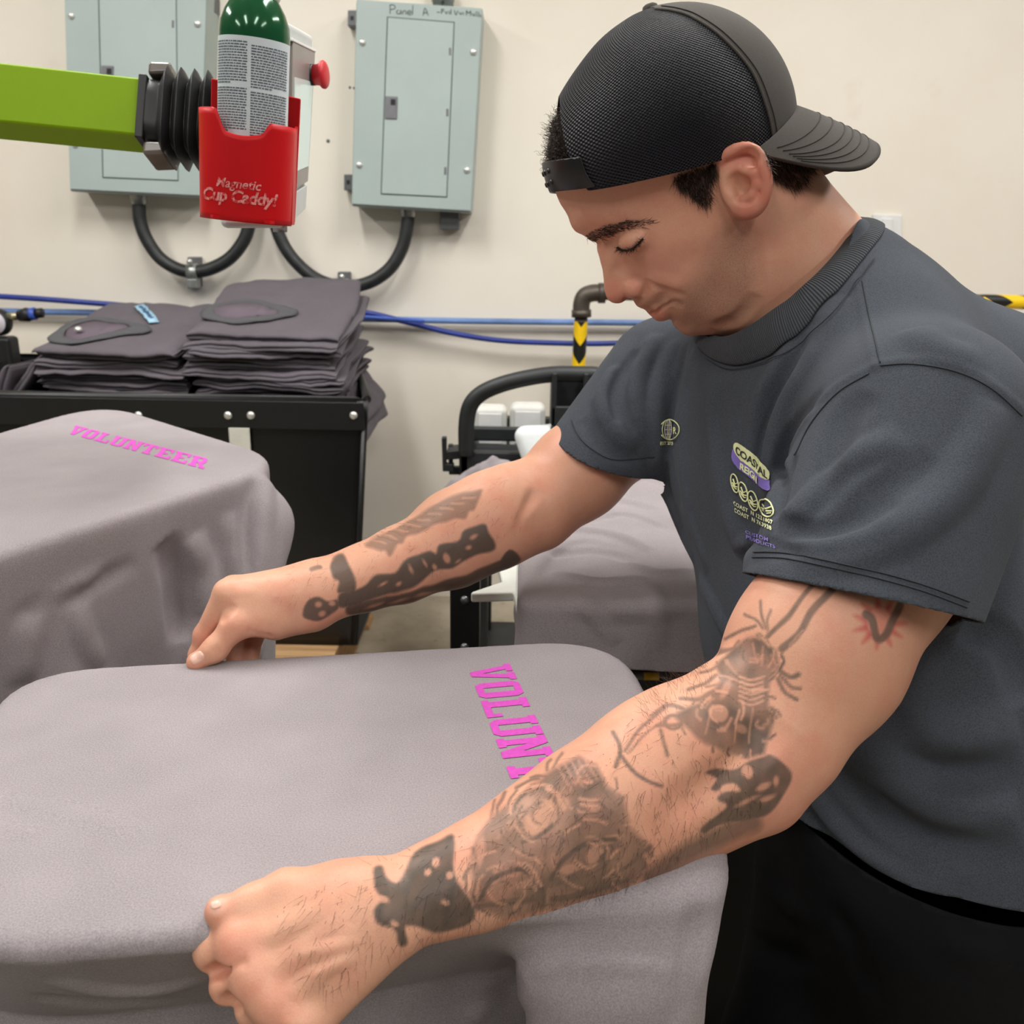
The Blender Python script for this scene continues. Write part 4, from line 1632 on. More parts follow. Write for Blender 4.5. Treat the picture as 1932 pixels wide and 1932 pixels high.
def onface(u, v, out=0.0):
    a = tn * (1 - u) + tf * u
    b = bn_ * (1 - u) + bf_ * u
    nrm_ = np.cross(tf - tn, bn_ - tn)
    nrm_ /= np.linalg.norm(nrm_)
    if nrm_ @ (RCW @ np.array([1.0, 0, 0])) < 0:
        nrm_ = -nrm_
    return a * (1 - v) + b * v + nrm_ * out


def face_plate(name, u0, u1, v0, v1, o0, o1, mat, bevel=0.001):
    q = [onface(u, v, o0) for u, v in ((u0, v0), (u1, v0), (u1, v1), (u0, v1))] + [onface(u, v, o1) for u, v in ((u0, v0), (u1, v0), (u1, v1), (u0, v1))]
    return hexa(name, q, mat, cu_t, bevel)


face_plate('bezel', 0.10, 0.97, 0.10, 0.83, 0.0, 0.004, M_BEZ)
face_plate('screen', 0.16, 0.90, 0.27, 0.74, 0.003, 0.0052, t_s.m, 0.0004)
face_plate('trim_line', 0.05, 0.98, 0.085, 0.10, 0.0, 0.005, M_WHITE)
face_plate('lower_cover', 0.04, 0.98, 0.85, 0.985, 0.0, 0.003, M_CTRL)
M_ESTOP = mat_plain('red_estop_plastic', srgb(206, 38, 48), 0.4)
pe = onface(0.80, 0.235, 0.0)
ned = RCW @ np.array([0.985, 0.06, -0.16])
u_, v_, w_ = frame_from_dir(ned)
m4 = Matrix.Translation(Vector(pe)) @ Matrix(np.stack([u_, v_, w_], 1).tolist()).to_4x4()
lathe('estop_collar', [(0, 0.0), (0.0125, 0.0), (0.0125, 0.010), (0.0, 0.010)], M_BLACK, cu_t, 20, m4)
lathe('estop_button', [(0.0, 0.0265), (0.009, 0.0262), (0.0150, 0.0245), (0.0165, 0.0225), (0.0160, 0.020), (0.0125, 0.0165), (0.0118, 0.009), (0.0, 0.009)], M_ESTOP, cu_t, 28, m4)
lathe('cable_gland', [(0, 0.0), (0.009, 0.0), (0.008, -0.016), (0.0, -0.016)], M_ZINC, cu_t, 16, Matrix.Translation(Vector(W(527, 410, 1.05))))

# ---- red cup holder
M_RED = mat_plain('red_plastic', srgb(196, 20, 26), 0.42, noise=0.05, scale=12, spec=0.2)
ch = thing('cup_holder', 'red plastic cup holder with worn white lettering on the control unit', 'cup holder', tuple(W(462, 405, 0.96)))
zc = 0.955
ctr = W(466, 312, zc)
hr = RCW @ np.array([0.97, 0.055, 0.16])
hr /= np.linalg.norm(hr)
hu_ = np.array([0.0, 0.0, 1.0]) + 0.02 * (RCW @ np.array([0, 0, -1.0])) + 0.045 * hr
hu_ -= hr * (hu_ @ hr)
hu_ /= np.linalg.norm(hu_)
hn = np.cross(hr, hu_)
if hn @ _fw > 0:
    hn = -hn                      # towards the camera
# front wall: an arc of a cylinder with a scooped top edge
NA, NZ = 40, 16
V_ = []
hw = 0.0480
for i in range(NA + 1):
    s_ = i / NA * 2 - 1
    x = hw * math.sin(s_ * math.radians(86)) / math.sin(math.radians(86))
    dep = 0.0445 * math.cos(s_ * math.radians(86)) - 0.004
    ab = abs(x) / hw
    k_ = min(1.0, max(0.0, (ab - 0.36) / 0.24))
    topz = 0.0295 - 0.0035 * math.cos(min(ab, 0.4) / 0.4 * math.pi / 2) + 0.020 * k_ * k_ * (3 - 2 * k_)
    if x > 0:
        topz -= 0.009 * k_
    botz = -0.0555
    for j in range(NZ + 1):
        z = botz + (topz - botz) * j / NZ
        taper = 1.0 - 0.03 * (0.0495 - z) / 0.1
        V_.append(ctr + hr * x * taper + hu_ * z + hn * dep * taper)
F_ = [(i * (NZ + 1) + j, (i + 1) * (NZ + 1) + j, (i + 1) * (NZ + 1) + j + 1, i * (NZ + 1) + j + 1) for i in range(NA) for j in range(NZ)]
cup = link_mesh('cup_wall', np_mesh('cup_wall', np.array(V_), np.array(F_)), M_RED, ch)
solidify(cup, 0.0025, -1.0)
bp = [ctr - hn * 0.0365 + hr * x + hu_ * z for x, z in ((-0.042, 0.082), (0.049, 0.073), (0.047, -0.053), (-0.044, -0.053))]
hexa('back_plate', bp + [q - hn * 0.003 for q in bp], M_RED, ch, 0.004, 3)
bb = [ctr + hr * x + hn * y - hu_ * 0.0545 for x, y in ((-0.045, -0.030), (0.047, -0.030), (0.046, 0.004), (0.028, 0.034), (-0.028, 0.034), (-0.045, 0.004))]
bm = bmesh.new()
lo_ = [bm.verts.new(q) for q in bb]
hi_ = [bm.verts.new(q + hu_ * 0.003) for q in bb]
bm.faces.new(lo_)
bm.faces.new(hi_[::-1])
for i in range(6):
    bm.faces.new((lo_[i], hi_[i], hi_[(i + 1) % 6], lo_[(i + 1) % 6]))
bm_obj('cup_bottom', bm, M_RED, ch)
for sx_ in (-1, 1):
    q0 = ctr + hr * sx_ * 0.0445
    hexa('side_wall', [q0 + hn * 0.002 + hu_ * 0.035, q0 - hn * 0.034 + hu_ * 0.045, q0 - hn * 0.034 - hu_ * 0.054, q0 + hn * 0.002 - hu_ * 0.054] +
         [p + hr * 0.0025 for p in [q0 + hn * 0.002 + hu_ * 0.035, q0 - hn * 0.034 + hu_ * 0.045, q0 - hn * 0.034 - hu_ * 0.054, q0 + hn * 0.002 - hu_ * 0.054]], M_RED, ch)


def text_mesh(body_, size, shear=0.0, bold=0.0, space=1.0):
    cu = bpy.data.curves.new('txt', 'FONT')
    cu.body = body_
    cu.size = size
    cu.shear = shear
    cu.offset = bold
    cu.space_character = space
    cu.align_x = 'CENTER'
    cu.resolution_u = 3
    ob = bpy.data.objects.new('txt', cu)
    COL.objects.link(ob)
    dg = bpy.context.evaluated_depsgraph_get()
    me = bpy.data.meshes.new_from_object(ob.evaluated_get(dg))
    bpy.data.objects.remove(ob, do_unlink=True)
    bpy.data.curves.remove(cu)
    return me


def wrap_text(name, body_, size, mat, parent, mapper, shear=0.0, bold=0.0, space=1.0, cuts=0):
    me = text_mesh(body_, size, shear, bold, space)
    if cuts:
        bm = bmesh.new()
        bm.from_mesh(me)
        bmesh.ops.triangulate(bm, faces=bm.faces)
        bmesh.ops.subdivide_edges(bm, edges=bm.edges, cuts=cuts, use_grid_fill=True)
        bm.to_mesh(me)
        bm.free()
    for v in me.vertices:
        v.co = mapper(v.co.x, v.co.y)
    me.update()
    me.name = name
    return link_mesh(name, me, mat, parent, smooth=False)


def cup_map(x0, z0, slope=0.0):
    def f(x, y):
        xx = x + x0
        s_ = math.asin(max(-1, min(1, xx / hw * math.sin(math.radians(86))))) / math.radians(86)
        dep = 0.0445 * math.cos(s_ * math.radians(86)) - 0.004 + 0.0006
        z = z0 + y + slope * x
        taper = 1.0 - 0.03 * (0.0495 - z) / 0.1
        return Vector(ctr + hr * xx * taper + hu_ * z + hn * dep * taper)
    return f


t_wl = NT('worn_white_print')
mixf = t_wl.ramp(t_wl.noise(160, 4, 0.7, t_wl.coord()), [(0.42, srgb(196, 30, 36)), (0.55, srgb(226, 150, 145))])
t_wl.base(mixf)
M_WORN = t_wl.m
wrap_text('lettering', 'Magnetic', 0.0125, M_WORN, ch, cup_map(-0.004, -0.0235), 0.25, 0.0002, 1.0, 1)
wrap_text('lettering', 'Cup Caddy!', 0.0165, M_WORN, ch, cup_map(-0.004, -0.0370), 0.2, 0.0005, 0.95, 1)

# ---- spray can
sc_t = thing('spray_can', 'green spray can with a white text label standing in the red holder', 'spray can', tuple(W(480, 380, 0.96)))
t_cg = mat_plain('glossy_green_can', srgb(24, 84, 50), 0.12, 0.2, noise=0.02)
cc_ = ctr + hr * 0.0050 - hu_ * 0.050 - hn * 0.0035
m4 = Matrix.Translation(Vector(cc_)) @ Matrix(np.stack([hr, -hn, hu_], 1).tolist()).to_4x4()
R_ = 0.0345
lathe('can_body', [(0.0, 0.001), (R_ - 0.002, 0.001), (R_, 0.003), (R_, 0.172), (R_ - 0.001, 0.182), (R_ - 0.005, 0.193), (R_ - 0.011, 0.203), (R_ - 0.0125, 0.205)], t_cg, sc_t, 48, m4)
lathe('shoulder_ring', [(R_ - 0.012, 0.2045), (R_ - 0.0105, 0.208), (R_ - 0.014, 0.211), (R_ - 0.018, 0.211)], M_ZINC, sc_t, 40, m4)
lathe('can_cap', [(R_ - 0.0145, 0.210), (R_ - 0.015, 0.235), (R_ - 0.02, 0.242), (0.0, 0.243)], M_WHITE, sc_t, 32, m4)
M_LABEL = mat_plain('pale_label', srgb(206, 216, 220), 0.45, noise=0.02)
M_TXT = mat_plain('grey_label_print', srgb(84, 92, 100), 0.6)


def can_pt(a, z, r):
    return m4 @ Vector((r * math.sin(a), -r * math.cos(a), z))


na = 40
lv = []
for i in range(na + 1):
    a = math.radians(-84 + 168 * i / na)
    lv += [can_pt(a, 0.02, R_ + 0.0004), can_pt(a, 0.1665, R_ + 0.0004)]
link_mesh('label', np_mesh('label', np.array([tuple(q) for q in lv]), np.array([(2 * i, 2 * i + 2, 2 * i + 3, 2 * i + 1) for i in range(na)])), M_LABEL, sc_t)
# two columns of tiny unreadable print: rows of word-length bars
rr = random.Random(11)
V_, F_ = [], []
for a0, a1 in ((-70, -4), (2, 70)):
    z = 0.1605 if a0 < 0 else 0.158
    line = 0
    while z > 0.030:
        a = a0
        hgt_l = 0.00115
        if line % 17 == 16:
            z -= 0.0024
        elif line % 17 == 0 and line:
            hgt_l = 0.0013
        while a < a1 - 1:
            wl = rr.uniform(2.2, 8.5)
            e = min(a1, a + wl)
            o = len(V_)
            for q in (a, (a + e) / 2, e):
                V_ += [tuple(can_pt(math.radians(q), z, R_ + 0.0008)), tuple(can_pt(math.radians(q), z + hgt_l, R_ + 0.0008))]
            F_ += [(o, o + 2, o + 3, o + 1), (o + 2, o + 4, o + 5, o + 3)]
            a = e + rr.uniform(0.9, 1.4)
            if line % 17 == 15 and a > a0 + 35:
                break
        z -= 0.00245
        line += 1
o = link_mesh('label_print', np_mesh('label_print', np.array(V_), np.array(F_)), M_TXT, sc_t, smooth=False)
o['kind'] = 'stuff'

# ================================================================== utility cart behind his arm
M_CART = mat_plain('black_structural_foam', srgb(34, 36, 38), 0.5, noise=0.15, scale=30, bump=0.2, bscale=200)
CYf, CYb = 2.10, 2.55
ct = thing('utility_cart', 'black plastic utility cart with a curved push handle', 'cart', (0.2, 2.3, 0))


def cp_(x, y, Y=CYf):
    return onplane(x, y, 1, Y)


cxl = cp_(866, 880)[0]
cxr = cxl + 0.95
zt_ = cp_(870, 852)[2]
# upper tray with raised walls
box('upper_shelf', (cxl, CYf, zt_ - 0.10), (cxr, CYb, zt_ - 0.07), M_CART, ct, 0.006)
for lo_, hi_ in (((cxl, CYf, zt_ - 0.10), (cxl + 0.025, CYb, zt_)), ((cxr - 0.025, CYf, zt_ - 0.10), (cxr, CYb, zt_)), ((cxl, CYf, zt_ - 0.10), (cxr, CYf + 0.025, zt_)), ((cxl, CYb - 0.025, zt_ - 0.10), (cxr, CYb, zt_))):
    box('tray_wall', lo_, hi_, M_CART, ct, 0.006)
box('lower_shelf', (cxl, CYf, 0.16), (cxr, CYb, 0.21), M_CART, ct, 0.006)
for x in (cxl + 0.01, cxr - 0.07):
    for y in (CYf + 0.01, CYb - 0.07):
        box('corner_post', (x, y, 0.18), (x + 0.06, y + 0.06, zt_ - 0.08), M_CART, ct, 0.008)
        lathe('caster', [(0.0, -0.014), (0.045, -0.014), (0.05, -0.008), (0.05, 0.008), (0.045, 0.014), (0.0, 0.014)], M_BLACK, ct, 24, Matrix.Translation((x + 0.03, y + 0.03, 0.05)) @ Matrix.Rotation(math.radians(90), 4, 'X'))
        box('caster_fork', (x + 0.005, y + 0.008, 0.05), (x + 0.055, y + 0.012, 0.17), M_ZINC, ct)
# organiser at the handle end
zo = cp_(870, 806, CYf + 0.2)[2] - 0.01
box('organiser_back', (cxl + 0.005, CYf + 0.20, zt_ - 0.02), (cp_(1060, 800)[0], CYf + 0.225, zo + 0.01), M_CART, ct, 0.006)
box('organiser_floor', (cxl + 0.005, CYf + 0.02, zt_ - 0.05), (cp_(1060, 800)[0], CYf + 0.22, zt_ - 0.03), M_CART, ct, 0.004)
# handle arch
hp = [cp_(880, 858), cp_(880, 800), cp_(888, 764), cp_(910, 741), cp_(950, 724), cp_(1000, 712), cp_(1046, 706), cp_(1090, 706), cp_(1130, 708), cp_(1190, 724), cp_(1230, 760), cp_(1240, 850)]
tube('push_handle', spline(np.array(hp), 60), 0.0185, M_CART, ct, 16)
# socket block in the middle of the handle
s0, s1 = cp_(1041, 700), cp_(1106, 800)
for lo_, hi_ in (((s0[0], CYf - 0.03, s1[2]), (s0[0] + 0.012, CYf + 0.06, s0[2])), ((s1[0] - 0.012, CYf - 0.03, s1[2]), (s1[0], CYf + 0.06, s0[2])), ((s0[0], CYf + 0.05, s1[2]), (s1[0], CYf + 0.06, s0[2])), ((s0[0], CYf - 0.03, s1[2]), (s1[0], CYf - 0.02, s0[2] - 0.075)), ((s0[0], CYf - 0.03, s1[2] - 0.012), (s1[0], CYf + 0.06, s1[2]))):
    box('tool_socket', lo_, hi_, M_CART, ct, 0.004)
# hooks on the left
for i, (x, y0, y1) in enumerate(((838, 826, 890), (850, 840, 896))):
    prism_y('side_hook', [(x - 5, y0), (x + 4, y0), (x + 4, y1 - 14), (x + 18, y1 - 14), (x + 18, y1), (x - 3, y1)], CYf + 0.02 + 0.05 * i, CYf + 0.04 + 0.05 * i, M_CART, ct, 0.002)
prism_y('hook_bar', [(842, 852), (872, 850), (872, 866), (842, 868)], CYf + 0.02, CYf + 0.09, M_CART, ct, 0.002)
# two white jugs behind the handle
M_JUG = mat_plain('milky_plastic', srgb(212, 212, 206), 0.45, noise=0.05)
for i, (x0, x1, y0, y1) in enumerate(((893, 956, 768, 838), (962, 1028, 764, 838))):
    Yj = CYf + 0.27
    a_, b_ = cp_(x0, y0, Yj), cp_(x1, y1, Yj)
    o = thing('white_jug', ['smaller milky white jug on the left behind the cart handle', 'larger milky white jug on the right behind the cart handle'][i], 'jug', ((a_[0] + b_[0]) / 2, Yj, b_[2]), group='white jugs on the cart')
    box('jug_body', (a_[0], Yj, zt_ - 0.069), (b_[0], Yj + 0.07, a_[2]), M_JUG, o, 0.018, seg=4)
    box('jug_panel', (a_[0] + 0.014, Yj - 0.002, b_[2]), (b_[0] - 0.014, Yj + 0.002, a_[2] - 0.016), M_WHITE, o, 0.004)
# white folded cloth hanging over the tray edge
cl_px = [(1012, 800), (1065, 795), (1110, 800), (1110, 900), (978, 900), (992, 850), (1000, 812)]
cs = SDF()
ce_ = wc(cp_(1050, 850, CYf - 0.02))
cs.rbox(ce_, (0.085, 0.065, 0.025), np.array([[0.98, -0.18, 0], [0.18, 0.98, 0], [0, 0, 1]]), 0.022)
cs.field(lambda p: 0.004 * vnoise(p, 60, 3), 1.0)
v_, f_ = cs.mesh(ce_ - 0.15, ce_ + 0.15, 0.005)
o = link_mesh('white_cloth', np_mesh('white_cloth', cw(v_), f_), mat_fabric('white_terry_cloth', srgb(228, 232, 232), 400, 0.05, 0.95, 0.3, 0.03))
tag(o, 'folded white cloth on the black cart', 'cloth')
# crumpled grey rag over the cart edge
rg_s = SDF()
cr_ = wc(cp_(905, 905, CYf - 0.03))
rg_s.ell(cr_, (0.075, 0.038, 0.04), np.array([[0.92, -0.38, 0], [0.38, 0.92, 0], [0, 0, 1]]))
rg_s.ell(cr_ + np.array([-0.05, 0.045, 0.0]), (0.06, 0.028, 0.035), np.array([[0.85, -0.5, 0], [0.5, 0.85, 0], [0, 0, 1]]), k=0.03)
rg_s.field(lambda p: 0.007 * vnoise(p, 90, 8) + 0.004 * vnoise(p, 170, 9), 1.0)
v_, f_ = rg_s.mesh(cr_ - 0.16, cr_ + 0.16, 0.005)
o = link_mesh('grey_rag', np_mesh('grey_rag', cw(v_), f_), M_GREY)
tag(o, 'crumpled grey rag hanging over the edge of the black cart', 'rag')
bl_s = SDF()
cb_ = wc(cp_(968, 882, CYf + 0.02))
bl_s.ell(cb_, (0.03, 0.016, 0.03))
bl_s.field(lambda p: 0.005 * vnoise(p, 120, 18), 1.0)
v_, f_ = bl_s.mesh(cb_ - 0.06, cb_ + 0.06, 0.004)
o = link_mesh('blue_rag', np_mesh('blue_rag', cw(v_), f_), mat_fabric('blue_cloth', srgb(72, 84, 140), 500))
tag(o, 'small blue rag tucked beside the white cloth on the cart', 'rag')

# ---- board and yellow cord seen between his legs
pb0 = onplane(1690, 1880, 2, 0.10)
wbd = thing('wooden_board', 'brown wooden board on the floor seen between his legs', 'board', (pb0[0], pb0[1], 0.0))
mB = Matrix.Translation((pb0[0] + 0.06, pb0[1] + 0.02, 0.0)) @ Matrix.Rotation(math.radians(52), 4, 'Z')
box('plank', (-0.05, -0.35, 0.02), (0.05, 0.35, 0.10), M_WOOD, wbd, 0.003, mB)
box('runner', (-0.05, -0.35, 0.0), (0.05, -0.25, 0.02), M_WOOD, wbd, 0.002, mB)
box('runner', (-0.05, 0.25, 0.0), (0.05, 0.35, 0.02), M_WOOD, wbd, 0.002, mB)
o = tube('yellow_cord', [tuple(mB @ Vector((-0.085, -0.5, 0.012))), tuple(mB @ Vector((-0.08, 0.0, 0.012))), tuple(mB @ Vector((-0.09, 0.5, 0.012)))], 0.011, mat_plain('yellow_cord_jacket', srgb(214, 160, 34), 0.45), None, 10)
tag(o, 'yellow cord on the floor beside the wooden board', 'cord')
BODY_VOX = 0.0014
# ================================================================== the person
# modelled in camera-aligned metric axes (right, down, forward), then moved to world axes
TH, RH = math.radians(40), math.radians(17)
hL = np.array([0, math.sin(RH), -math.cos(RH)])
hF = np.array([-math.cos(TH), math.sin(TH) * math.cos(RH), math.sin(TH) * math.sin(RH)])
hU = np.array([-math.sin(TH), -math.cos(TH) * math.cos(RH), -math.cos(TH) * math.sin(RH)])
HA = np.stack([hF, hU, hL])
HC = c(1275, 250, 0.875)


def H(px, py, l=0.0):
    d = np.array([(px - 966.0) / FPX, (py - 966.0) / FPX, 1.0])
    return d * ((HC @ hL + l) / (d @ hL))


def mir(p):
    return p - 2 * ((p - HC) @ hL) * hL


body = SDF()


def both(kind, pts, *a, **kw):
    """same primitive on the near side and mirrored on the far side"""
    getattr(body, kind)(*pts, *a, **kw)
    getattr(body, kind)(*[mir(p) for p in pts], *a, **kw)


# side-view landmarks of the head: (pixel x, pixel y, half width in mm); zero = profile line
FACE = [
 # profile, forehead to chin
 (1045,345,0),(1047,359,0),(1058,386,0),(1072,409,0),(1079,428,0),(1086,437,0),(1102,445,0),(1118,455,0),(1126,469,0),(1133,496,0),(1138,522,0),(1140.5,547,0),
 (1146,564,0),(1158,572,0),(1173,571,0),(1190,563,0),(1198,573,0),(1214,583,0),(1225,589,0),(1233,592,0),(1242,598,0),(1257,602,0),(1266,603,0),
 (1270,613,0),(1284,627,0),(1306,634,0),(1326,632,0),(1350,634,0),(1385,642,0),(1425,652,0),(1480,650,0),(1540,600,0),(1575,520,0),
 # profile, crown and nape
 (1048,300,0),(1062,225,0),(1100,150,0),(1160,92,0),(1235,60,0),(1310,58,0),(1380,88,0),(1435,145,0),(1470,215,0),(1492,270,0),(1512,320,0),(1535,366,0),(1565,400,0),(1590,450,0),
 # forehead and temple
 (1066,362,19),(1075,385,18),(1090,408,22),(1095,380,31),(1130,375,46),(1170,370,55),(1230,360,64),(1300,350,70),(1350,330,73),(1072,320,28),(1110,320,45),
 # brow
 (1101,438,10),(1112,434,18),(1130,430,28),(1160,424,39),(1195,420,47),(1230,418,53),(1270,410,60),
 # nose bridge and side
 (1128,456,5),(1138,462,9),(1143,496,6),(1155,495,10),(1168,490,14),(1182,494,18),(1150,525,7),(1168,522,13),(1190,515,18),
 # nose tip and wing
 (1150,552,7),(1160,553,11),(1176,548,14.5),(1194,542,18.5),(1210,543,19),(1204,556,15.5),(1219,543,20.5),(1180,564,7),(1192,560,10),(1213,557,17),
 # beside the nose, under the eye
 (1214,520,26),(1227,533,29),(1238,552,29),(1180,480,23),(1196,483,32),(1215,475,41),(1240,470,50),(1270,460,57),(1300,450,62),(1340,430,67),(1370,400,70),
 # socket
 (1152,452,13),(1162,458,17),(1172,452,24),(1184,446,33),(1200,440,42),(1215,445,47),
 # cheek
 (1230,505,39),(1260,500,48),(1300,490,55),(1340,475,60),(1380,450,63),(1410,430,64),
 (1250,530,38),(1280,540,44),(1320,530,50),(1360,515,55),(1400,490,58),(1420,470,59),
 # lips
 (1202,570,7),(1214,573,13),(1222,563,19),(1230,584,8),(1238,579,15),(1250,572,22),(1263,569,28),(1256,553,30),(1249,594,8),(1258,588,16),(1270,578,26),
 # below the mouth, chin, jaw
 (1270,602,8),(1277,598,18),(1288,590,27),(1312,572,38),(1352,555,47),(1395,535,54),
 (1285,618,9),(1302,622,14),(1312,605,24),(1322,616,20),(1342,602,34),(1372,590,42),(1400,572,49),(1422,545,54),(1440,500,57),(1440,600,44),(1480,560,50),(1480,480,54),(1530,480,44),(1400,615,38),
 # side of the skull
 (1300,250,77),(1250,250,74),(1200,230,64),(1150,225,50),(1350,230,76),(1400,230,67),(1440,255,50),(1290,150,60),(1200,140,47),(1380,150,48),
 (1150,300,57),(1200,310,67),(1400,330,74),(1450,310,58),(1430,380,68),(1430,430,63),(1480,340,42),(1475,410,50),
]


def head_field():
    pts = np.array([H(x, y, l / 1000.0) for x, y, l in FACE]) - HC
    xy = np.stack([pts @ hF, pts @ hU], 1)
    val = np.array([(l / 1000.0) ** 2 for _, _, l in FACE]) * 1000.0
    S = 20.0                                   # work in 5 cm units

    def phi(r2):
        return 0.5 * r2 * np.log(r2 + 1e-12)
    q = xy * S
    n = len(q)
    A = np.zeros((n + 3, n + 3))
    A[:n, :n] = phi(((q[:, None] - q[None]) ** 2).sum(-1)) + np.eye(n) * 3e-5
    A[:n, n:] = np.concatenate([np.ones((n, 1)), q], 1)
    A[n:, :n] = A[:n, n:].T
    w = np.linalg.solve(A, np.concatenate([val, np.zeros(3)]))
    st = 0.0008
    f0, u0, nf, nu = -0.15, -0.22, 380, 420
    gf = f0 + st * np.arange(nf)
    gu = u0 + st * np.arange(nu)
    G = np.stack(np.meshgrid(gf, gu, indexing='ij'), -1).reshape(-1, 2) * S
    out = np.concatenate([phi(((g[:, None] - q[None]) ** 2).sum(-1)) @ w[:n] + w[n] + g @ w[n + 1:] for g in np.array_split(G, 40)])
    # keep it negative well outside the landmarks
    dmin = np.concatenate([np.sqrt(((g[:, None] - q[None]) ** 2).sum(-1)).min(1) for g in np.array_split(G, 40)]) / S
    out = (out / 1000.0).reshape(nf, nu)
    out = out - np.clip(dmin.reshape(nf, nu) - 0.05, 0, 1) * 0.3
    d1 = np.gradient(out, st, axis=0)
    d2 = np.gradient(out, st, axis=1)

    def look(p):
        q_ = p - HC
        f, u, l = q_ @ hF, q_ @ hU, q_ @ hL
        x = np.clip((f - f0) / st, 0, nf - 2.001)
        y = np.clip((u - u0) / st, 0, nu - 2.001)
        i, j = x.astype(int), y.astype(int)
        a, b_ = x - i, y - j
        def bl(m):
            return (m[i, j] * (1 - a) * (1 - b_) + m[i + 1, j] * a * (1 - b_) + m[i, j + 1] * (1 - a) * b_ + m[i + 1, j + 1] * a * b_)
        h2 = bl(out)
        g = h2 - l * l
        gr = np.sqrt(bl(d1) ** 2 + bl(d2) ** 2 + 4 * l * l)
        return -g / np.maximum(gr, 0.022)
    return look


def build_head():
    b = body
    b.add(head_field(), HC + hU * -0.05, 0.22, 'u', 0.0)
    # lid dome
    both('ell', [H(1195, 452, 0.0330)], (0.0148, 0.0125, 0.0175), HA, k=0.005)
    both('sphere', [H(1183, 566, 0.0075)], 0.0036, mode='s', k=0.003)
    both('sphere', [H(1197, 546, 0.0125)], 0.0090, k=0.004)
    for s in (0, 1):
        q = mir if s else (lambda x: x)
        b.ridge([q(H(1217, 526, 0.025)), q(H(1221, 544, 0.023)), q(H(1213, 560, 0.019))], 0.005, -0.0026)
        b.ridge([q(H(1176, 530, 0.016)), q(H(1196, 525, 0.020)), q(H(1213, 529, 0.024))], 0.006, -0.0018)
        b.chain([q(H(1235, 581, 0.0)), q(H(1245, 577, 0.012)), q(H(1262, 570, 0.0235))], [0.0060, 0.0054, 0.003], k=0.005)
        b.chain([q(H(1246, 591, 0.0)), q(H(1252, 589, 0.008)), q(H(1260, 583, 0.015))], [0.0062, 0.0052, 0.003], k=0.006)
        b.ridge([q(H(1260, 573, 0.027)), q(H(1272, 573, 0.031)), q(H(1290, 579, 0.034))], 0.006, -0.0016)
        b.ridge([q(H(1229, 591, 0.003)), q(H(1238, 588, 0.011)), q(H(1250, 580, 0.020)), q(H(1265, 572, 0.027)), q(H(1274, 570, 0.031))], 0.0032, -0.0030, taper=False)
        b.ridge([q(H(1176, 484, 0.026)), q(H(1196, 486, 0.034)), q(H(1220, 474, 0.043)), q(H(1238, 458, 0.049))], 0.007, -0.0012)
        b.ridge([q(H(1216, 529, 0.026)), q(H(1236, 541, 0.032)), q(H(1262, 550, 0.037)), q(H(1292, 560, 0.042))], 0.0055, -0.0030)
        b.ridge([q(H(1222, 518, 0.031)), q(H(1255, 534, 0.039)), q(H(1285, 547, 0.044))], 0.013, 0.0016)
        # crease above the lid, lash line below it
        b.ridge([q(H(1158, 452, 0.026)), q(H(1170, 441, 0.035)), q(H(1190, 434, 0.043)), q(H(1214, 438, 0.048))], 0.004, -0.0018)
        b.ridge([q(H(1164, 465, 0.027)), q(H(1176, 471, 0.032)), q(H(1194, 468, 0.038)), q(H(1213, 450, 0.047))], 0.0032, -0.0018)
    # neck
    b.rc(H(1440, 410), c(1505, 560, 0.93), 0.050, 0.060, k=0.03)
    b.rc(H(1478, 380), c(1560, 500, 0.93), 0.035, 0.050, k=0.03)
    b.ridge([H(1345, 618, 0.026), H(1385, 606, 0.040), H(1410, 585, 0.050), H(1426, 556, 0.056)], 0.011, -0.004)
    b.ridge([H(1430, 548, 0.058), H(1426, 505, 0.062), H(1420, 470, 0.064)], 0.012, -0.0018)


def build_ear(side):
    b = body
    q = (lambda x: x) if side == 0 else mir
    pts = [H(1352, 316, 0.074), H(1366, 293, 0.083), H(1400, 279, 0.090), H(1428, 288, 0.095), H(1442, 318, 0.098),
           H(1447, 348, 0.097), H(1440, 378, 0.093), H(1425, 397, 0.087)]
    P = spline(pts, 18)
    b.ell(q(H(1402, 335, 0.082)), (0.021, 0.031, 0.006), HA @ rot_ear(), k=0.004)
    b.rc(q(H(1375, 360, 0.064)), q(H(1398, 345, 0.074)), 0.013, 0.009, k=0.008)
    b.chain([q(x) for x in P], [0.0045] * 18, k=0.003)
    b.sphere(q(H(1410, 396, 0.082)), 0.0078, k=0.008)
    b.rc(q(H(1398, 392, 0.076)), q(H(1425, 385, 0.087)), 0.007, 0.006, k=0.008)
    # bowl, scapha groove, antihelix, tragus
    b.ell(q(H(1398, 352, 0.093)), (0.0135, 0.0165, 0.0150), HA, mode='s', k=0.003)
    b.ell(q(H(1402, 306, 0.099)), (0.015, 0.011, 0.0105), HA, mode='s', k=0.003)
    b.ridge([q(H(1434, 318, 0.094)), q(H(1440, 345, 0.094)), q(H(1432, 372, 0.090))], 0.006, -0.003)
    b.chain([q(H(1403, 322, 0.087)), q(H(1424, 328, 0.092)), q(H(1430, 347, 0.092)), q(H(1420, 368, 0.089)), q(H(1402, 376, 0.085))],
            [0.0030, 0.0040, 0.0045, 0.0042, 0.0035], k=0.004)
    b.rc(q(H(1372, 352, 0.076)), q(H(1378, 368, 0.079)), 0.0045, 0.005, k=0.005)


def rot_ear():
    a = math.radians(-34)
    return np.array([[math.cos(a), math.sin(a), 0], [-math.sin(a), math.cos(a), 0], [0, 0, 1]]).T


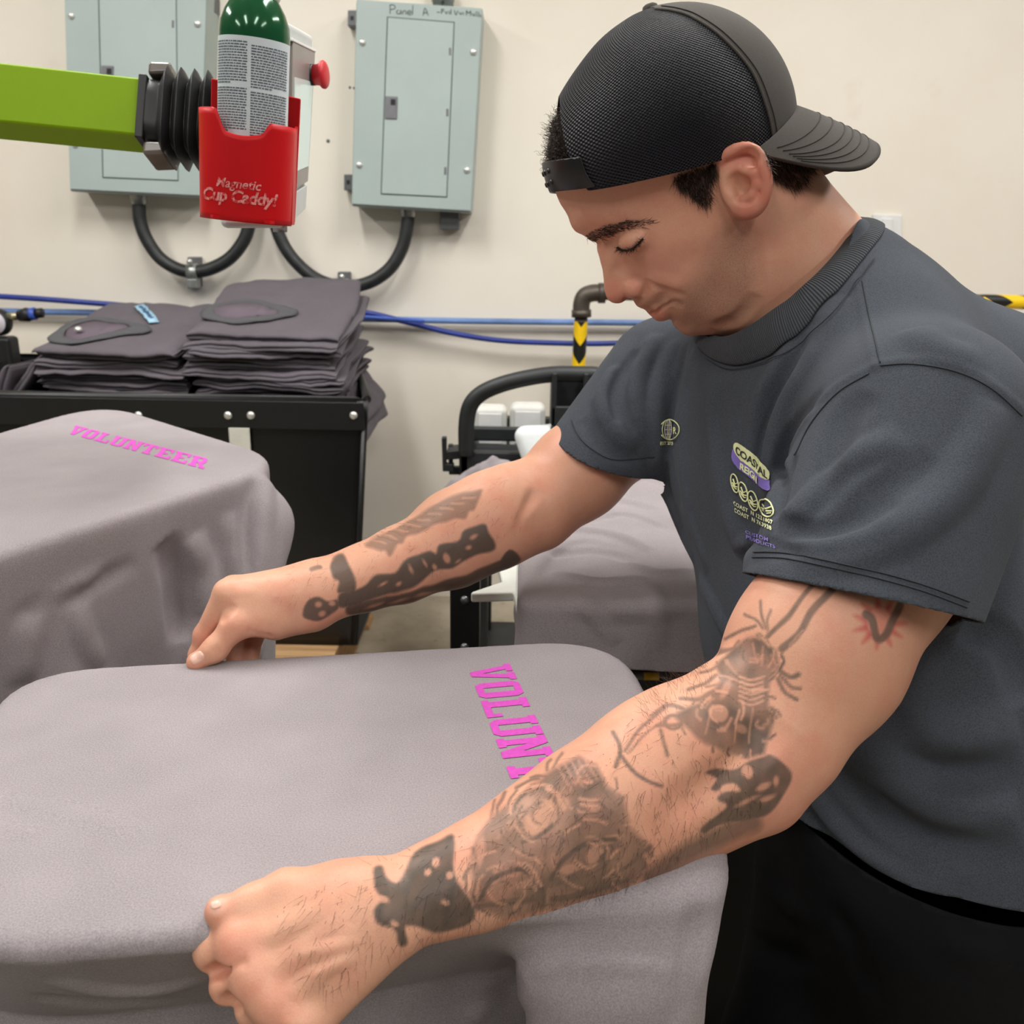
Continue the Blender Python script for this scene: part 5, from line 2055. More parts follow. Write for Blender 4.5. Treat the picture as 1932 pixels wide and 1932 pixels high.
def chain_fit(rows, k=0.02):
    """rows of (px, py, depth, half width in px)"""
    P = [c(r[0], r[1], r[2]) for r in rows]
    R = [r[3] * r[2] / FPX for r in rows]
    body.chain(P, R, k=k)
    return P, R


NEAR_SH = c(1735, 850, 0.75)
FAR_SH = c(1262, 722, 1.09)


def build_arms():
    b = body
    # ---- near arm (his left)
    chain_fit([(1720, 900, 0.745, 165), (1640, 1060, 0.725, 158), (1545, 1240, 0.70, 148), (1455, 1390, 0.675, 120),
               (1412, 1462, 0.665, 98)], k=0.02)
    b.ell(c(1520, 1210, 0.685), (0.050, 0.075, 0.05), np.array([[0.87, 0.49, 0], [-0.49, 0.87, 0], [0, 0, 1]]), k=0.03)
    chain_fit([(1400, 1450, 0.660, 92), (1310, 1470, 0.648, 118), (1190, 1510, 0.628, 134), (1090, 1562, 0.612, 124),
               (990, 1612, 0.598, 102), (880, 1658, 0.583, 84), (790, 1690, 0.570, 70), (735, 1708, 0.563, 68)], k=0.02)
    b.rc(c(1275, 1390, 0.63), c(1120, 1505, 0.60), 0.026, 0.024, k=0.025)     # brachioradialis
    b.rc(c(1345, 1330, 0.665), c(1240, 1400, 0.632), 0.026, 0.026, k=0.03)
    b.sphere(c(1445, 1500, 0.668), 0.014, k=0.02)                          # olecranon
    b.rc(c(1440, 1500, 0.665), c(1180, 1610, 0.625), 0.016, 0.020, k=0.025)
    b.ridge([c(1395, 1430, 0.628), c(1320, 1470, 0.606), c(1260, 1520, 0.590), c(1220, 1580, 0.585)], 0.022, -0.0050)
    b.ridge([c(1460, 1360, 0.64), c(1400, 1420, 0.625), c(1330, 1440, 0.61)], 0.020, -0.003)
    # ---- far arm (his right)
    chain_fit([(1262, 735, 1.085, 85), (1180, 812, 1.065, 84), (1090, 890, 1.045, 86), (1010, 955, 1.025, 80)], k=0.02)
    chain_fit([(1000, 958, 1.022, 78), (930, 985, 1.005, 84), (850, 1024, 0.985, 80), (755, 1066, 0.955, 66), (680, 1092, 0.93, 56),
               (615, 1112, 0.910, 50), (585, 1120, 0.902, 50)], k=0.02)
    b.rc(c(960, 930, 1.01), c(860, 985, 0.99), 0.026, 0.030, k=0.025)
    b.ridge([c(1010, 925, 0.98), c(975, 975, 0.97), c(960, 1010, 0.965)], 0.013, -0.004)
    b.ridge([c(995, 915, 0.98), c(968, 955, 0.972), c(950, 1000, 0.96)], 0.010, 0.004)


def finger(pts, rad, k=0.006, nail=None):
    body.chain([c(*p) for p in pts], rad, k=k)


def build_near_hand():
    b = body
    zI, zP = 0.553, 0.525
    # palm / metacarpals from the wrist to each knuckle
    wr = [(700, 1690, 0.560), (712, 1708, 0.556), (722, 1728, 0.553), (732, 1748, 0.550)]
    kn = [(462, 1778, 0.548), (492, 1842, 0.540), (532, 1892, 0.533), (578, 1932, 0.528)]
    rr = [0.0150, 0.0150, 0.0140, 0.0130]
    for w, k_, r in zip(wr, kn, rr):
        b.rc(c(*w), c(*k_), 0.0185, r, k=0.014)
    b.rc(c(640, 1700, 0.562), c(520, 1735, 0.560), 0.021, 0.017, k=0.02)     # thumb-side web
    b.rc(c(640, 1760, 0.556), c(540, 1830, 0.548), 0.024, 0.020, k=0.02)
    # knuckles
    for k_, r in zip(kn, (0.0145, 0.0135, 0.0125, 0.0112)):
        b.sphere(c(k_[0] - 4, k_[1] + 2, k_[2] - 0.006), r, k=0.010)
    # fingers: out to the first joint, then folded under the edge
    finger([(462, 1776, 0.547), (408, 1790, 0.553), (420, 1800, 0.578), (470, 1795, 0.585)], [0.0150, 0.0128, 0.0095, 0.008], k=0.004)
    finger([(492, 1842, 0.539), (434, 1856, 0.546), (444, 1860, 0.572), (490, 1850, 0.580)], [0.0135, 0.0112, 0.009, 0.008], k=0.004)
    finger([(532, 1892, 0.532), (480, 1902, 0.540), (490, 1904, 0.566), (530, 1890, 0.575)], [0.0125, 0.0102, 0.0085, 0.0075], k=0.004)
    finger([(574, 1932, 0.528), (532, 1942, 0.538), (545, 1940, 0.560), (580, 1925, 0.568)], [0.0110, 0.0092, 0.0075, 0.007], k=0.004)
    # thumb lying along the platen edge
    finger([(628, 1690, 0.560), (540, 1682, 0.559), (476, 1704, 0.553), (418, 1721, 0.5495)], [0.0165, 0.0120, 0.0096, 0.0080], k=0.008)
    b.sphere(c(414, 1718, 0.5488), 0.0084, k=0.004)
    # tendons, gaps between the knuckles
    for w, k_ in zip(wr[:3], kn[:3]):
        b.ridge([c(w[0] - 60, w[1] + 12, w[2] - 0.020), c((w[0] + k_[0]) / 2, (w[1] + k_[1]) / 2, (w[2] + k_[2]) / 2 - 0.018), c(k_[0] + 20, k_[1] - 5, k_[2] - 0.016)], 0.009, 0.0020)
    for a, d in ((0, 1), (1, 2), (2, 3)):
        p = [(kn[a][i] + kn[d][i]) / 2 for i in range(3)]
        b.ridge([c(p[0] - 60, p[1] + 10, p[2] + 0.004), c(p[0] - 25, p[1] + 3, p[2] - 0.004), c(p[0] + 15, p[1] - 6, p[2] - 0.012)], 0.010, -0.0030)
    b.ridge([c(392, 1834, 0.545), c(420, 1830, 0.538), c(452, 1822, 0.532), c(480, 1812, 0.528)], 0.008, -0.006)
    b.ridge([c(415, 1885, 0.540), c(450, 1884, 0.532), c(485, 1874, 0.526)], 0.008, -0.005)
    b.ridge([c(404, 1748, 0.553), c(432, 1738, 0.548), c(462, 1726, 0.543)], 0.007, -0.003)
    b.ridge([c(690, 1770, 0.532), c(620, 1790, 0.524), c(560, 1808, 0.524)], 0.006, 0.0026)      # vein
    b.ridge([c(690, 1790, 0.532), c(630, 1825, 0.520), c(585, 1850, 0.518)], 0.006, 0.0022)


def build_far_hand():
    b = body
    # back of the hand: wrist to the index and middle knuckles, the little-finger side is hidden behind
    b.rc(c(590, 1112, 0.905), c(432, 1118, 0.882), 0.024, 0.0135, k=0.014)
    b.rc(c(590, 1115, 0.915), c(442, 1112, 0.905), 0.024, 0.0135, k=0.014)
    b.rc(c(590, 1120, 0.925), c(462, 1112, 0.925), 0.022, 0.013, k=0.014)
    b.rc(c(585, 1130, 0.905), c(470, 1150, 0.885), 0.026, 0.020, k=0.016)
    b.rc(c(580, 1150, 0.905), c(520, 1180, 0.895), 0.020, 0.014, k=0.014)    # heel of the palm
    # index, then the others behind
    finger([(428, 1120, 0.880), (385, 1198, 0.890), (374, 1236, 0.894), (380, 1262, 0.896)], [0.0125, 0.0093, 0.0085, 0.0075])
    finger([(438, 1112, 0.905), (404, 1200, 0.915), (400, 1240, 0.916), (410, 1268, 0.916)], [0.0120, 0.0092, 0.0085, 0.008])
    finger([(458, 1116, 0.925), (446, 1205, 0.930), (446, 1242, 0.928), (452, 1268, 0.925)], [0.0112, 0.0090, 0.0082, 0.0078])
    finger([(490, 1130, 0.935), (480, 1200, 0.935), (473, 1230, 0.930), (474, 1260, 0.925)], [0.0105, 0.0088, 0.0080, 0.0075])
    # thumb
    finger([(520, 1165, 0.888), (446, 1178, 0.872), (405, 1226, 0.868), (374, 1248, 0.866)], [0.0175, 0.0128, 0.0108, 0.0086], k=0.008)
    b.sphere(c(370, 1249, 0.866), 0.0087, k=0.004)
    b.ridge([c(405, 1216, 0.857), c(414, 1230, 0.857), c(420, 1240, 0.859)], 0.0030, -0.0010)
    b.ridge([c(398, 1220, 0.857), c(408, 1235, 0.857), c(414, 1245, 0.859)], 0.0030, -0.0010)
    b.ridge([c(440, 1140, 0.862), c(425, 1160, 0.862), c(418, 1176, 0.864)], 0.008, -0.003)
    b.ridge([c(520, 1120, 0.885), c(470, 1118, 0.872), c(436, 1116, 0.868)], 0.008, 0.0012)
    for i in range(4):
        b.ridge([c(468 + i * 12, 1186 + i * 2, 0.862 + i * 0.004), c(476 + i * 12, 1205, 0.868 + i * 0.004)], 0.004, -0.0012)


def build_torso():
    b = body
    # under the shirt, well inside it
    b.rc(c(1540, 560, 0.93), c(1600, 760, 0.93), 0.055, 0.09, k=0.04)
    b.rc(c(1600, 740, 0.93), NEAR_SH + np.array([-0.01, 0.01, 0.02]), 0.06, 0.05, k=0.04)
    b.rc(c(1560, 700, 0.95), FAR_SH + np.array([0.01, 0, 0]), 0.055, 0.045, k=0.04)
    b.rc(c(1620, 800, 0.92), c(1740, 1400, 0.89), 0.085, 0.085, k=0.04)


build_head()
build_ear(0)
build_ear(1)
build_arms()
build_near_hand()
build_far_hand()
build_torso()
# ------------------------------------------------------------------ clothing volumes
shirt = SDF()
shirt_torso = SDF()
bL = FAR_SH - NEAR_SH
bL = bL / np.linalg.norm(bL)
sp_top, sp_bot = c(1580, 560, 0.93), c(1745, 1600, 0.88)
bD = sp_bot - sp_top
bD = bD - bL * (bD @ bL)
bD /= np.linalg.norm(bD)
bFr = np.cross(bL, bD)
if bFr[0] > 0:
    bFr = -bFr
BA = np.stack([bFr, bD, bL])


def plane3(p0, p1, p2, keep):
    n = np.cross(p1 - p0, p2 - p0)
    n /= np.linalg.norm(n)
    if (keep - p0) @ n > 0:
        n = -n
    return p0, n                      # signed distance is negative on the kept side


NEAR_HEM = plane3(c(1408, 1088, 0.705), c(1816, 1178, 0.715), c(1630, 1130, 0.62), NEAR_SH)
FAR_HEM = plane3(c(1062, 815, 1.050), c(1240, 886, 1.055), c(1120, 884, 0.985), FAR_SH)


def rc_fn(a, b, ra, rb):
    ba = b - a
    L2 = ba @ ba

    def fn(p):
        q = p - a
        t = np.clip(q @ ba / L2, 0, 1.3)
        return np.sqrt(((q - t[:, None] * ba) ** 2).sum(1)) - (ra + (rb - ra) * t)
    return fn


def sleeve_fn(a, b, ra, rb, hem):
    f = rc_fn(a, b, ra, rb)
    return lambda p: np.maximum(f(p), (p - hem[0]) @ hem[1])


def fold(px, w, amp, n=10, sdf=None):
    P = hits(sdf or shirt, spline(np.array(px, float), n))
    (sdf or shirt).ridge(P, w, amp)


def build_shirt():
    s = shirt
    s.rcs(c(1560, 790, 0.93), c(1618, 1180, 0.905), 0.172, 0.172, bFr, 0.70, k=0.0)
    s.rcs(c(1618, 1180, 0.905), c(1765, 1640, 0.885), 0.172, 0.185, bFr, 0.74, k=0.05)
    s.ell(c(1445, 880, 0.95), (0.075, 0.10, 0.13), BA, k=0.06)                     # chest
    s.rc(c(1560, 640, 0.92), NEAR_SH + np.array([0.0, -0.015, 0.01]), 0.062, 0.082, k=0.05)
    s.rc(c(1500, 640, 0.96), FAR_SH + np.array([0.01, 0.005, 0.0]), 0.060, 0.066, k=0.05)
    s.rc(c(1585, 560, 0.93), c(1845, 850, 0.95), 0.062, 0.122, k=0.06)              # upper back
    s.rc(c(1845, 850, 0.95), c(1850, 1200, 0.93), 0.125, 0.13, k=0.06)
    s.rc(c(1490, 560, 0.93), c(1470, 690, 0.94), 0.062, 0.06, k=0.05)               # base of the neck, front
    shirt_torso.ops = list(s.ops)
    # sleeves, each ending at its hem plane
    s.add(sleeve_fn(NEAR_SH + np.array([0.0, -0.01, 0]), c(1605, 1165, 0.703), 0.090, 0.086, NEAR_HEM), (NEAR_SH + c(1605, 1165, 0.703)) / 2, 0.27, 'u', 0.022)
    s.add(sleeve_fn(FAR_SH, c(1135, 870, 1.05), 0.078, 0.066, FAR_HEM), (FAR_SH + c(1135, 870, 1.05)) / 2, 0.2, 'u', 0.022)
    # folds
    F_ = [
        ([(1240, 630), (1205, 700), (1200, 770), (1225, 830), (1250, 860)], 0.016, 0.007),
        ([(1222, 650), (1180, 720), (1178, 770), (1205, 815)], 0.010, -0.004),
        ([(1275, 640), (1242, 740), (1238, 840), (1262, 950), (1310, 1060)], 0.014, 0.006),
        ([(1310, 655), (1290, 760), (1288, 860), (1300, 960), (1335, 1080)], 0.012, 0.005),
        ([(1295, 650), (1268, 760), (1265, 860), (1285, 960)], 0.012, -0.005),
        ([(1345, 700), (1340, 800), (1355, 900), (1375, 980), (1415, 1060)], 0.014, 0.005),
        ([(1590, 560), (1520, 680), (1470, 780), (1455, 880), (1465, 960)], 0.018, 0.007),
        ([(1560, 600), (1480, 720), (1430, 820), (1390, 960)], 0.022, -0.005),
        ([(1555, 740), (1500, 800), (1475, 880), (1470, 970)], 0.012, -0.006),
        ([(1700, 820), (1580, 880), (1510, 960), (1440, 1010)], 0.016, 0.005),
        ([(1760, 860), (1640, 950), (1540, 1010), (1450, 1030)], 0.018, -0.004),
        ([(1860, 880), (1720, 1000), (1600, 1050), (1500, 1060)], 0.016, 0.004),
        ([(1100, 790), (1150, 850), (1210, 870)], 0.012, -0.003),
        ([(1130, 740), (1150, 800), (1200, 850)], 0.012, 0.004),
        ([(1600, 1400), (1700, 1480), (1800, 1530), (1925, 1540)], 0.030, 0.008),
        ([(1570, 1440), (1680, 1540), (1780, 1590), (1925, 1590)], 0.025, -0.006),
        ([(1520, 1480), (1600, 1590), (1700, 1660), (1800, 1680)], 0.020, 0.006),
        ([(1640, 1360), (1760, 1440), (1925, 1460)], 0.03, -0.006),
        ([(1820, 1180), (1900, 1220), (1930, 1330)], 0.02, -0.006),
    ]
    F_ += [
        ([(1500, 640), (1440, 740), (1410, 860), (1405, 980)], 0.014, 0.005),
        ([(1640, 740), (1590, 800), (1560, 900), (1530, 990)], 0.020, -0.005),
        ([(1880, 760), (1840, 860), (1760, 960), (1660, 1020)], 0.022, 0.006),
        ([(1460, 985), (1520, 1000), (1600, 985), (1690, 940)], 0.012, -0.006),
        ([(1470, 1000), (1540, 1025), (1630, 1015), (1740, 960)], 0.012, 0.006),
        ([(1480, 880), (1462, 930), (1450, 975)], 0.008, 0.006),
        ([(1500, 860), (1478, 925), (1466, 980)], 0.007, -0.006),
        ([(1160, 690), (1135, 750), (1140, 800)], 0.012, 0.005), ([(1200, 660), (1160, 730), (1165, 800)], 0.010, -0.005),
        ([(1320, 1090), (1350, 1150), (1390, 1230)], 0.012, 0.005),
        ([(1560, 1350), (1660, 1400), (1800, 1400), (1925, 1380)], 0.03, 0.007),
        ([(1500, 1500), (1560, 1570), (1640, 1640), (1720, 1670)], 0.014, -0.006),
        ([(1720, 620), (1780, 660), (1860, 680)], 0.02, 0.003)]
    base = [(hits(shirt, spline(np.array(p, float), 10)), w, a * 1.9) for p, w, a in F_]
    for P, w, a in base:
        s.ridge(P, w, a)
    # seams stand a little proud
    for p in SEAMS:
        s.ridge(hits(shirt, spline(np.array(p, float), 14)), 0.006, 0.0016, taper=False)


SEAMS = [
    [(1618, 528), (1628, 580), (1640, 640), (1650, 688)],                              # shoulder seam
    [(1650, 688), (1720, 678), (1800, 690), (1870, 722), (1932, 775)],                # back armhole
    [(1650, 690), (1575, 730), (1515, 800), (1485, 870), (1478, 930)],                # front armhole
]
build_shirt()

trouser = SDF()
DOWN = RCW.T @ np.array([0, 0, -1.0])


def build_trousers():
    t = trouser
    t.rcs(c(1690, 1480, 0.89), c(1720, 1640, 0.90), 0.150, 0.158, bFr, 0.75, k=0.0)
    hipF, hipN = c(1650, 1640, 0.98), c(1800, 1660, 0.84)
    kF, kN = c(1520, 2010, 1.01), c(1900, 2150, 0.92)
    t.rc(hipF, kF, 0.115, 0.088, k=0.05)
    t.rc(hipN, kN, 0.120, 0.092, k=0.05)
    wF, wN = cw(kF), cw(kN)
    aF = wc(np.array([wF[0] + 0.12, wF[1] + 0.02, 0.10]))
    aN = wc(np.array([wN[0] + 0.10, wN[1] - 0.02, 0.10]))
    t.rc(kF, aF, 0.088, 0.062, k=0.03)
    t.rc(kN, aN, 0.092, 0.064, k=0.03)
    for p, w, a in [([(1420, 1620), (1480, 1700), (1540, 1740)], 0.02, 0.005), ([(1400, 1760), (1460, 1800), (1540, 1810)], 0.02, -0.005),
                    ([(1560, 1700), (1610, 1780), (1640, 1880)], 0.02, -0.006), ([(1760, 1760), (1840, 1800), (1920, 1800)], 0.02, 0.005)]:
        fold(p, w, a, sdf=trouser)
    return aF, aN


ANK_F, ANK_N = build_trousers()
BV, BF = body.mesh((-0.36, -0.52, 0.47), (0.66, 0.58, 1.24), BODY_VOX)
BV = smooth_verts(BV, BF, 1, 0.4)
person = thing('person', 'man in a backwards cap and charcoal t-shirt stretching the grey shirt over the press board', 'person', loc=(0.45, 0.80, 0.0))
mat_skin_t = NT('skin')
body_me = np_mesh('body', cw(BV), BF)
body_o = link_mesh('body', body_me, None, person)
M_SHIRT = mat_fabric('charcoal_cotton', srgb(68, 72, 79), 900, 0.30, 0.95, 0.4, 0.03)
M_COLLAR = M_SHIRT
M_TROUSER = mat_fabric('black_trouser_cloth', srgb(13, 13, 16), 900, 0.2, 0.9, 0.3, 0.0)
V, F = shirt.mesh((-0.02, -0.36, 0.52), (0.74, 0.60, 1.28), 0.0028)
V = smooth_verts(V, F, 1, 0.4)
# hem and sleeve ends and neck are cut open
armdir = c(1612, 1150, 0.705) - NEAR_SH


def plane_g(P, pts, keep):
    p0, p1, p2 = pts
    n = np.cross(p1 - p0, p2 - p0)
    n /= np.linalg.norm(n)
    if (keep - p0) @ n < 0:
        n = -n
    return (P - p0) @ n


g = np.ones(len(V))
for hem_, fn_, A_, r_ in ((NEAR_HEM, None, NEAR_SH, 0.16), (FAR_HEM, None, FAR_SH, 0.11)):
    pd = (V - hem_[0]) @ hem_[1]
    end = c(1605, 1165, 0.703) if A_ is NEAR_SH else c(1135, 870, 1.05)
    f_ = rc_fn(A_, end, *((0.090, 0.086) if A_ is NEAR_SH else (0.078, 0.066)))
    m = (np.abs(pd) < 0.018) & (f_(V) < 0.014) & (shirt_torso.at(V) > 0.005)
    g[m] = np.minimum(g[m], (-pd - 0.0030)[m])
hp = [c(1490, 1497, 0.87), c(1700, 1712, 0.725), c(1930, 1657, 0.745)]
hem = plane_g(V, hp, c(1600, 1000, 0.9)) + 0.002
tors = V[:, 1] > 0.18
g[tors] = np.minimum(g, hem)[tors]
# neck hole: everything inside the collar ring
COLLAR_IN = [(1636, 418, 0.985), (1614, 415, 0.915), (1596, 453, 0.868), (1560, 500, 0.838), (1516, 543, 0.828), (1469, 580, 0.832), (1415, 616, 0.850), (1376, 634, 0.880),
             (1352, 632, 0.925), (1352, 600, 0.975), (1390, 550, 1.015), (1470, 490, 1.035), (1560, 440, 1.03)]
COLLAR_OUT = [(1690, 425, 1.00), (1665, 430, 0.91), (1648, 480, 0.850), (1614, 527, 0.815), (1562, 594, 0.806), (1488, 652, 0.815), (1433, 678, 0.838), (1376, 688, 0.872),
              (1340, 668, 0.925), (1332, 620, 0.985), (1380, 540, 1.035), (1470, 470, 1.06), (1590, 425, 1.055)]
ci = spline(np.array([c(*p) for p in COLLAR_IN]), 96, True)
co = spline(np.array([c(*p) for p in COLLAR_OUT]), 96, True)
mid = (ci * 0.4 + co * 0.6)
cc = mid.mean(0)
U_, S_, Vt = np.linalg.svd(mid - cc)
cn = Vt[2]
if (c(1430, 400, 0.9) - cc) @ cn < 0:
    cn = -cn
ex, ey = Vt[0], Vt[1]
ang_m = np.arctan2((mid - cc) @ ey, (mid - cc) @ ex)
rad_m = np.hypot((mid - cc) @ ey, (mid - cc) @ ex)
o_ = np.argsort(ang_m)
angV = np.arctan2((V - cc) @ ey, (V - cc) @ ex)
radV = np.hypot((V - cc) @ ey, (V - cc) @ ex)
gn = radV - np.interp(angV, ang_m[o_], rad_m[o_], period=2 * np.pi)
hv = (V - cc) @ cn
m = hv > -0.05
g[m] = np.minimum(g[m], np.where(hv[m] > -0.045, gn[m], 1))
V2, F2 = clip_mesh(V, F, g)
shirt_me = np_mesh('t_shirt', cw(V2), F2)
shirt_o = link_mesh('t_shirt', shirt_me, M_SHIRT, person)
solidify(shirt_o, 0.0022)
shirt_o['label'] = 'charcoal cotton t-shirt with chest prints'


def snap(P, sdf, it=3):
    """push points onto a surface along its gradient"""
    P = np.array(P, float)
    e = 1e-3
    for _ in range(it):
        d = sdf.at(P)
        gr = np.stack([(sdf.at(P + np.eye(3)[i] * e) - sdf.at(P - np.eye(3)[i] * e)) / (2 * e) for i in range(3)], 1)
        gr /= np.linalg.norm(gr, axis=1)[:, None] + 1e-9
        P = P - gr * d[:, None]
    return P, gr


# ribbed collar band, sitting on the neck opening
rows = 7
CV = []
co_s, _n = snap(co, shirt)
for j in range(rows):
    t = j / (rows - 1)
    bul = 0.004 * math.sin(math.pi * t)
    P = ci * (1 - t) + co_s * t
    CV.append(P + _n * (bul + 0.0015))
CV = np.array(CV)
ns = CV.shape[1]
fs = [(j * ns + i, j * ns + (i + 1) % ns, (j + 1) * ns + (i + 1) % ns, (j + 1) * ns + i) for j in range(rows - 1) for i in range(ns)]
tcol = NT('ribbed_collar_cotton')
rib = tcol.attr('rib')
tcol.base(tcol.ramp(tcol.math('SINE', rib), [(0.0, srgb(48, 51, 56)), (1.0, srgb(74, 78, 84))]))
tcol.set(Roughness=0.95)
tcol.b.inputs['Sheen Weight'].default_value = 0.03
tcol.bump(tcol.math('SINE', rib), 0.6, 0.0012)
cme = np_mesh('collar', cw(CV.reshape(-1, 3)), np.array(fs))
attr(cme, 'rib', np.tile(np.linspace(0, 2 * np.pi * 210, ns), rows))
collar_o = link_mesh('collar', cme, tcol.m, shirt_o)
solidify(collar_o, 0.003, 0.0)
collar_o.modifiers.new('sub', 'SUBSURF').render_levels = 2
# seam and stitch lines
M_THREAD = mat_plain('dark_thread', srgb(46, 49, 54), 0.9, noise=0.1)


def stitch(pxs, off=0.0006, r=0.00055, name='stitch_line', sdf=None, parent=None, mat=None, n=70):
    P = hits(sdf or shirt, spline(np.array(pxs, float), n))
    P = smooth_line(P)
    P, nn = snap(P, sdf or shirt, 2)
    return tube(name, cw(P + nn * off), r, mat or M_THREAD, parent or shirt_o, seg=6)


def smooth_line(P, it=6):
    P = P.copy()
    for _ in range(it):
        P[1:-1] = 0.5 * P[1:-1] + 0.25 * (P[:-2] + P[2:])
    return P


stitch([(1422, 1042), (1480, 1044), (1560, 1058), (1650, 1078), (1740, 1103), (1828, 1135)])
stitch([(1420, 1052), (1480, 1054), (1560, 1069), (1650, 1090), (1740, 1115), (1824, 1146)])
stitch([(1078, 792), (1092, 824), (1120, 850), (1160, 868), (1235, 862)])
stitch([(1626, 530), (1638, 590), (1650, 640), (1660, 685)])
stitch([(1660, 690), (1720, 687), (1800, 700), (1870, 733), (1928, 785)])
stitch([(1640, 705), (1580, 742), (1530, 800), (1500, 860)])
stitch([(1650, 490), (1616, 535), (1566, 600), (1494, 660), (1436, 686), (1376, 697), (1334, 676)], off=0.002)
V, F = trouser.mesh((0.02, 0.1, 0.55), (0.95, 1.45, 1.75), 0.006)
tp = cw(V)
V2, F2 = clip_mesh(V, F, np.minimum(tp[:, 2] - 0.09, (V - c(1690, 1500, 0.89)) @ bD))
tr_o = link_mesh('trousers', np_mesh('trousers', cw(V2), F2), M_TROUSER, person)
solidify(tr_o, 0.003)
# shoes
M_SHOE = mat_plain('black_shoe_leather', srgb(28, 28, 30), 0.45)
M_SOLE = mat_plain('dark_rubber_sole', srgb(45, 44, 42), 0.8)
for an in (ANK_F, ANK_N):
    a = cw(an)
    sh = SDF()
    sh.rc((a[0] + 0.03, a[1], 0.075), (a[0], a[1], 0.11), 0.045, 0.045, k=0)
    sh.rc((a[0] + 0.03, a[1], 0.055), (a[0] - 0.17, a[1] - 0.02, 0.045), 0.042, 0.038, k=0.03)
    sh.rbox((a[0] - 0.07, a[1] - 0.01, -0.05), (0.3, 0.3, 0.06), np.eye(3), 0.001, 's', 0.002)
    v_, f_ = sh.mesh((a[0] - 0.26, a[1] - 0.12, -0.02), (a[0] + 0.12, a[1] + 0.12, 0.18), 0.006)
    so = link_mesh('shoe', np_mesh('shoe', v_, f_), M_SHOE, person)
    ring = [(a[0] - 0.07 + 0.145 * math.cos(q), a[1] - 0.01 + 0.046 * math.sin(q)) for q in np.linspace(0, 2 * math.pi, 28, endpoint=False)]
    bm = bmesh.new()
    vs = [bm.verts.new((x, y, 0.0)) for x, y in ring]
    f = bm.faces.new(vs)
    r_ = bmesh.ops.extrude_face_region(bm, geom=[f])
    for v in r_['geom']:
        if isinstance(v, bmesh.types.BMVert):
            v.co.z += 0.022
    bm_obj('sole', bm, M_SOLE, so, bevel=0.004)
# ------------------------------------------------------------------ cap worn backwards
capC = H(1275, 250)
cA, cB = H(1047, 366, 0.0), H(1502, 238, 0.0)
eb = (cB - cA) / np.linalg.norm(cB - cA)          # towards the back of the head (brim side)
eu = np.cross(eb, hL)
if eu @ hU < 0:
    eu = -eu
CA_ = np.stack([eb, eu, hL])
cap = SDF()
cap.ell(capC + eb * 0.0, (0.1090, 0.1065, 0.0915), CA_, k=0.0)
cap.ell(H(1150, 300), (0.060, 0.064, 0.072), CA_, k=0.03)
cap.ridge([H(1225, 20, 0.0), H(1180, 60, 0.045), H(1165, 130, 0.075), H(1175, 230, 0.095)], 0.02, 0.0015)
V, F = cap.mesh(capC - 0.16, capC + 0.16, 0.0024)
V = smooth_verts(V, F, 2, 0.5)
hgt = (V - cA) @ eu
bk = (V - capC) @ eb
lt = (V - capC) @ hL
btn = H(1228, 22, 0.0)
# seam curve between the mesh and the front panel, as a function of height
seam_px = [(1236, 20), (1270, 24), (1306, 36), (1360, 72), (1415, 134), (1444, 203), (1455, 250), (1456, 275)]
SP = snap(hits(cap, spline(np.array(seam_px, float), 40), 0.6, 1.1), cap)[0]
s_h, s_b = (SP - cA) @ eu, (SP - capC) @ eb
o_ = np.argsort(s_h)
fr = bk - np.interp(hgt, s_h[o_], s_b[o_])
hgt = hgt + 0.012 * np.clip(np.abs(lt) / 0.085, 0, 1) ** 2
opening = ((hgt - 0.004) / 0.078) ** 2 + (lt / 0.060) ** 2 - 1
opening = np.where(bk < 0, opening, 1)
g_mesh = np.minimum(np.minimum(hgt, -fr), opening * 0.03)
g_front = np.minimum(hgt, fr)
tm = NT('black_cap_mesh')
cu, cv_ = tm.attr('cu'), tm.attr('cv')
hole = tm.math('MULTIPLY', tm.math('SINE', cu), tm.math('SINE', cv_))
hole2 = tm.math('GREATER_THAN', hole, 0.25)
col = tm.mix(hole2, (0.011, 0.012, 0.017), (0.002, 0.002, 0.003))
tm.base(col)
tm.set(Roughness=0.5)
tm.b.inputs['Specular IOR Level'].default_value = 0.25
tm.bump(tm.math('SUBTRACT', 1.0, hole), 0.8, 0.0012)
M_CAPF = mat_fabric('faded_black_cap_twill', srgb(78, 74, 70), 1000, 0.14, 0.9, 0.25, 0.03)
M_PLAST = mat_plain('black_plastic', srgb(20, 20, 22), 0.35)
person_cap = bpy.data.objects.new('cap', None)
COL.objects.link(person_cap)
person_cap.location = cw(capC)
setpar(person_cap, person)
person_cap['label'] = 'black mesh-back trucker cap worn backwards'
V2, F2 = clip_mesh(V, F, g_mesh)
me = np_mesh('mesh_crown', cw(V2), F2)
q = V2 - capC
az = np.arctan2(q @ hL, q @ eb)
el = np.arctan2(q @ eu, np.hypot(q @ eb, q @ hL))
attr(me, 'cu', az * 0.1 / 0.0021 * np.pi)
attr(me, 'cv', el * 0.115 / 0.0017 * np.pi)
mc_o = link_mesh('mesh_crown', me, tm.m, person_cap)
solidify(mc_o, 0.0012, 1.0)
V2, F2 = clip_mesh(V, F, g_front)
fp_o = link_mesh('front_panel', np_mesh('front_panel', cw(V2), F2), M_CAPF, person_cap)
solidify(fp_o, 0.0022, 1.0)
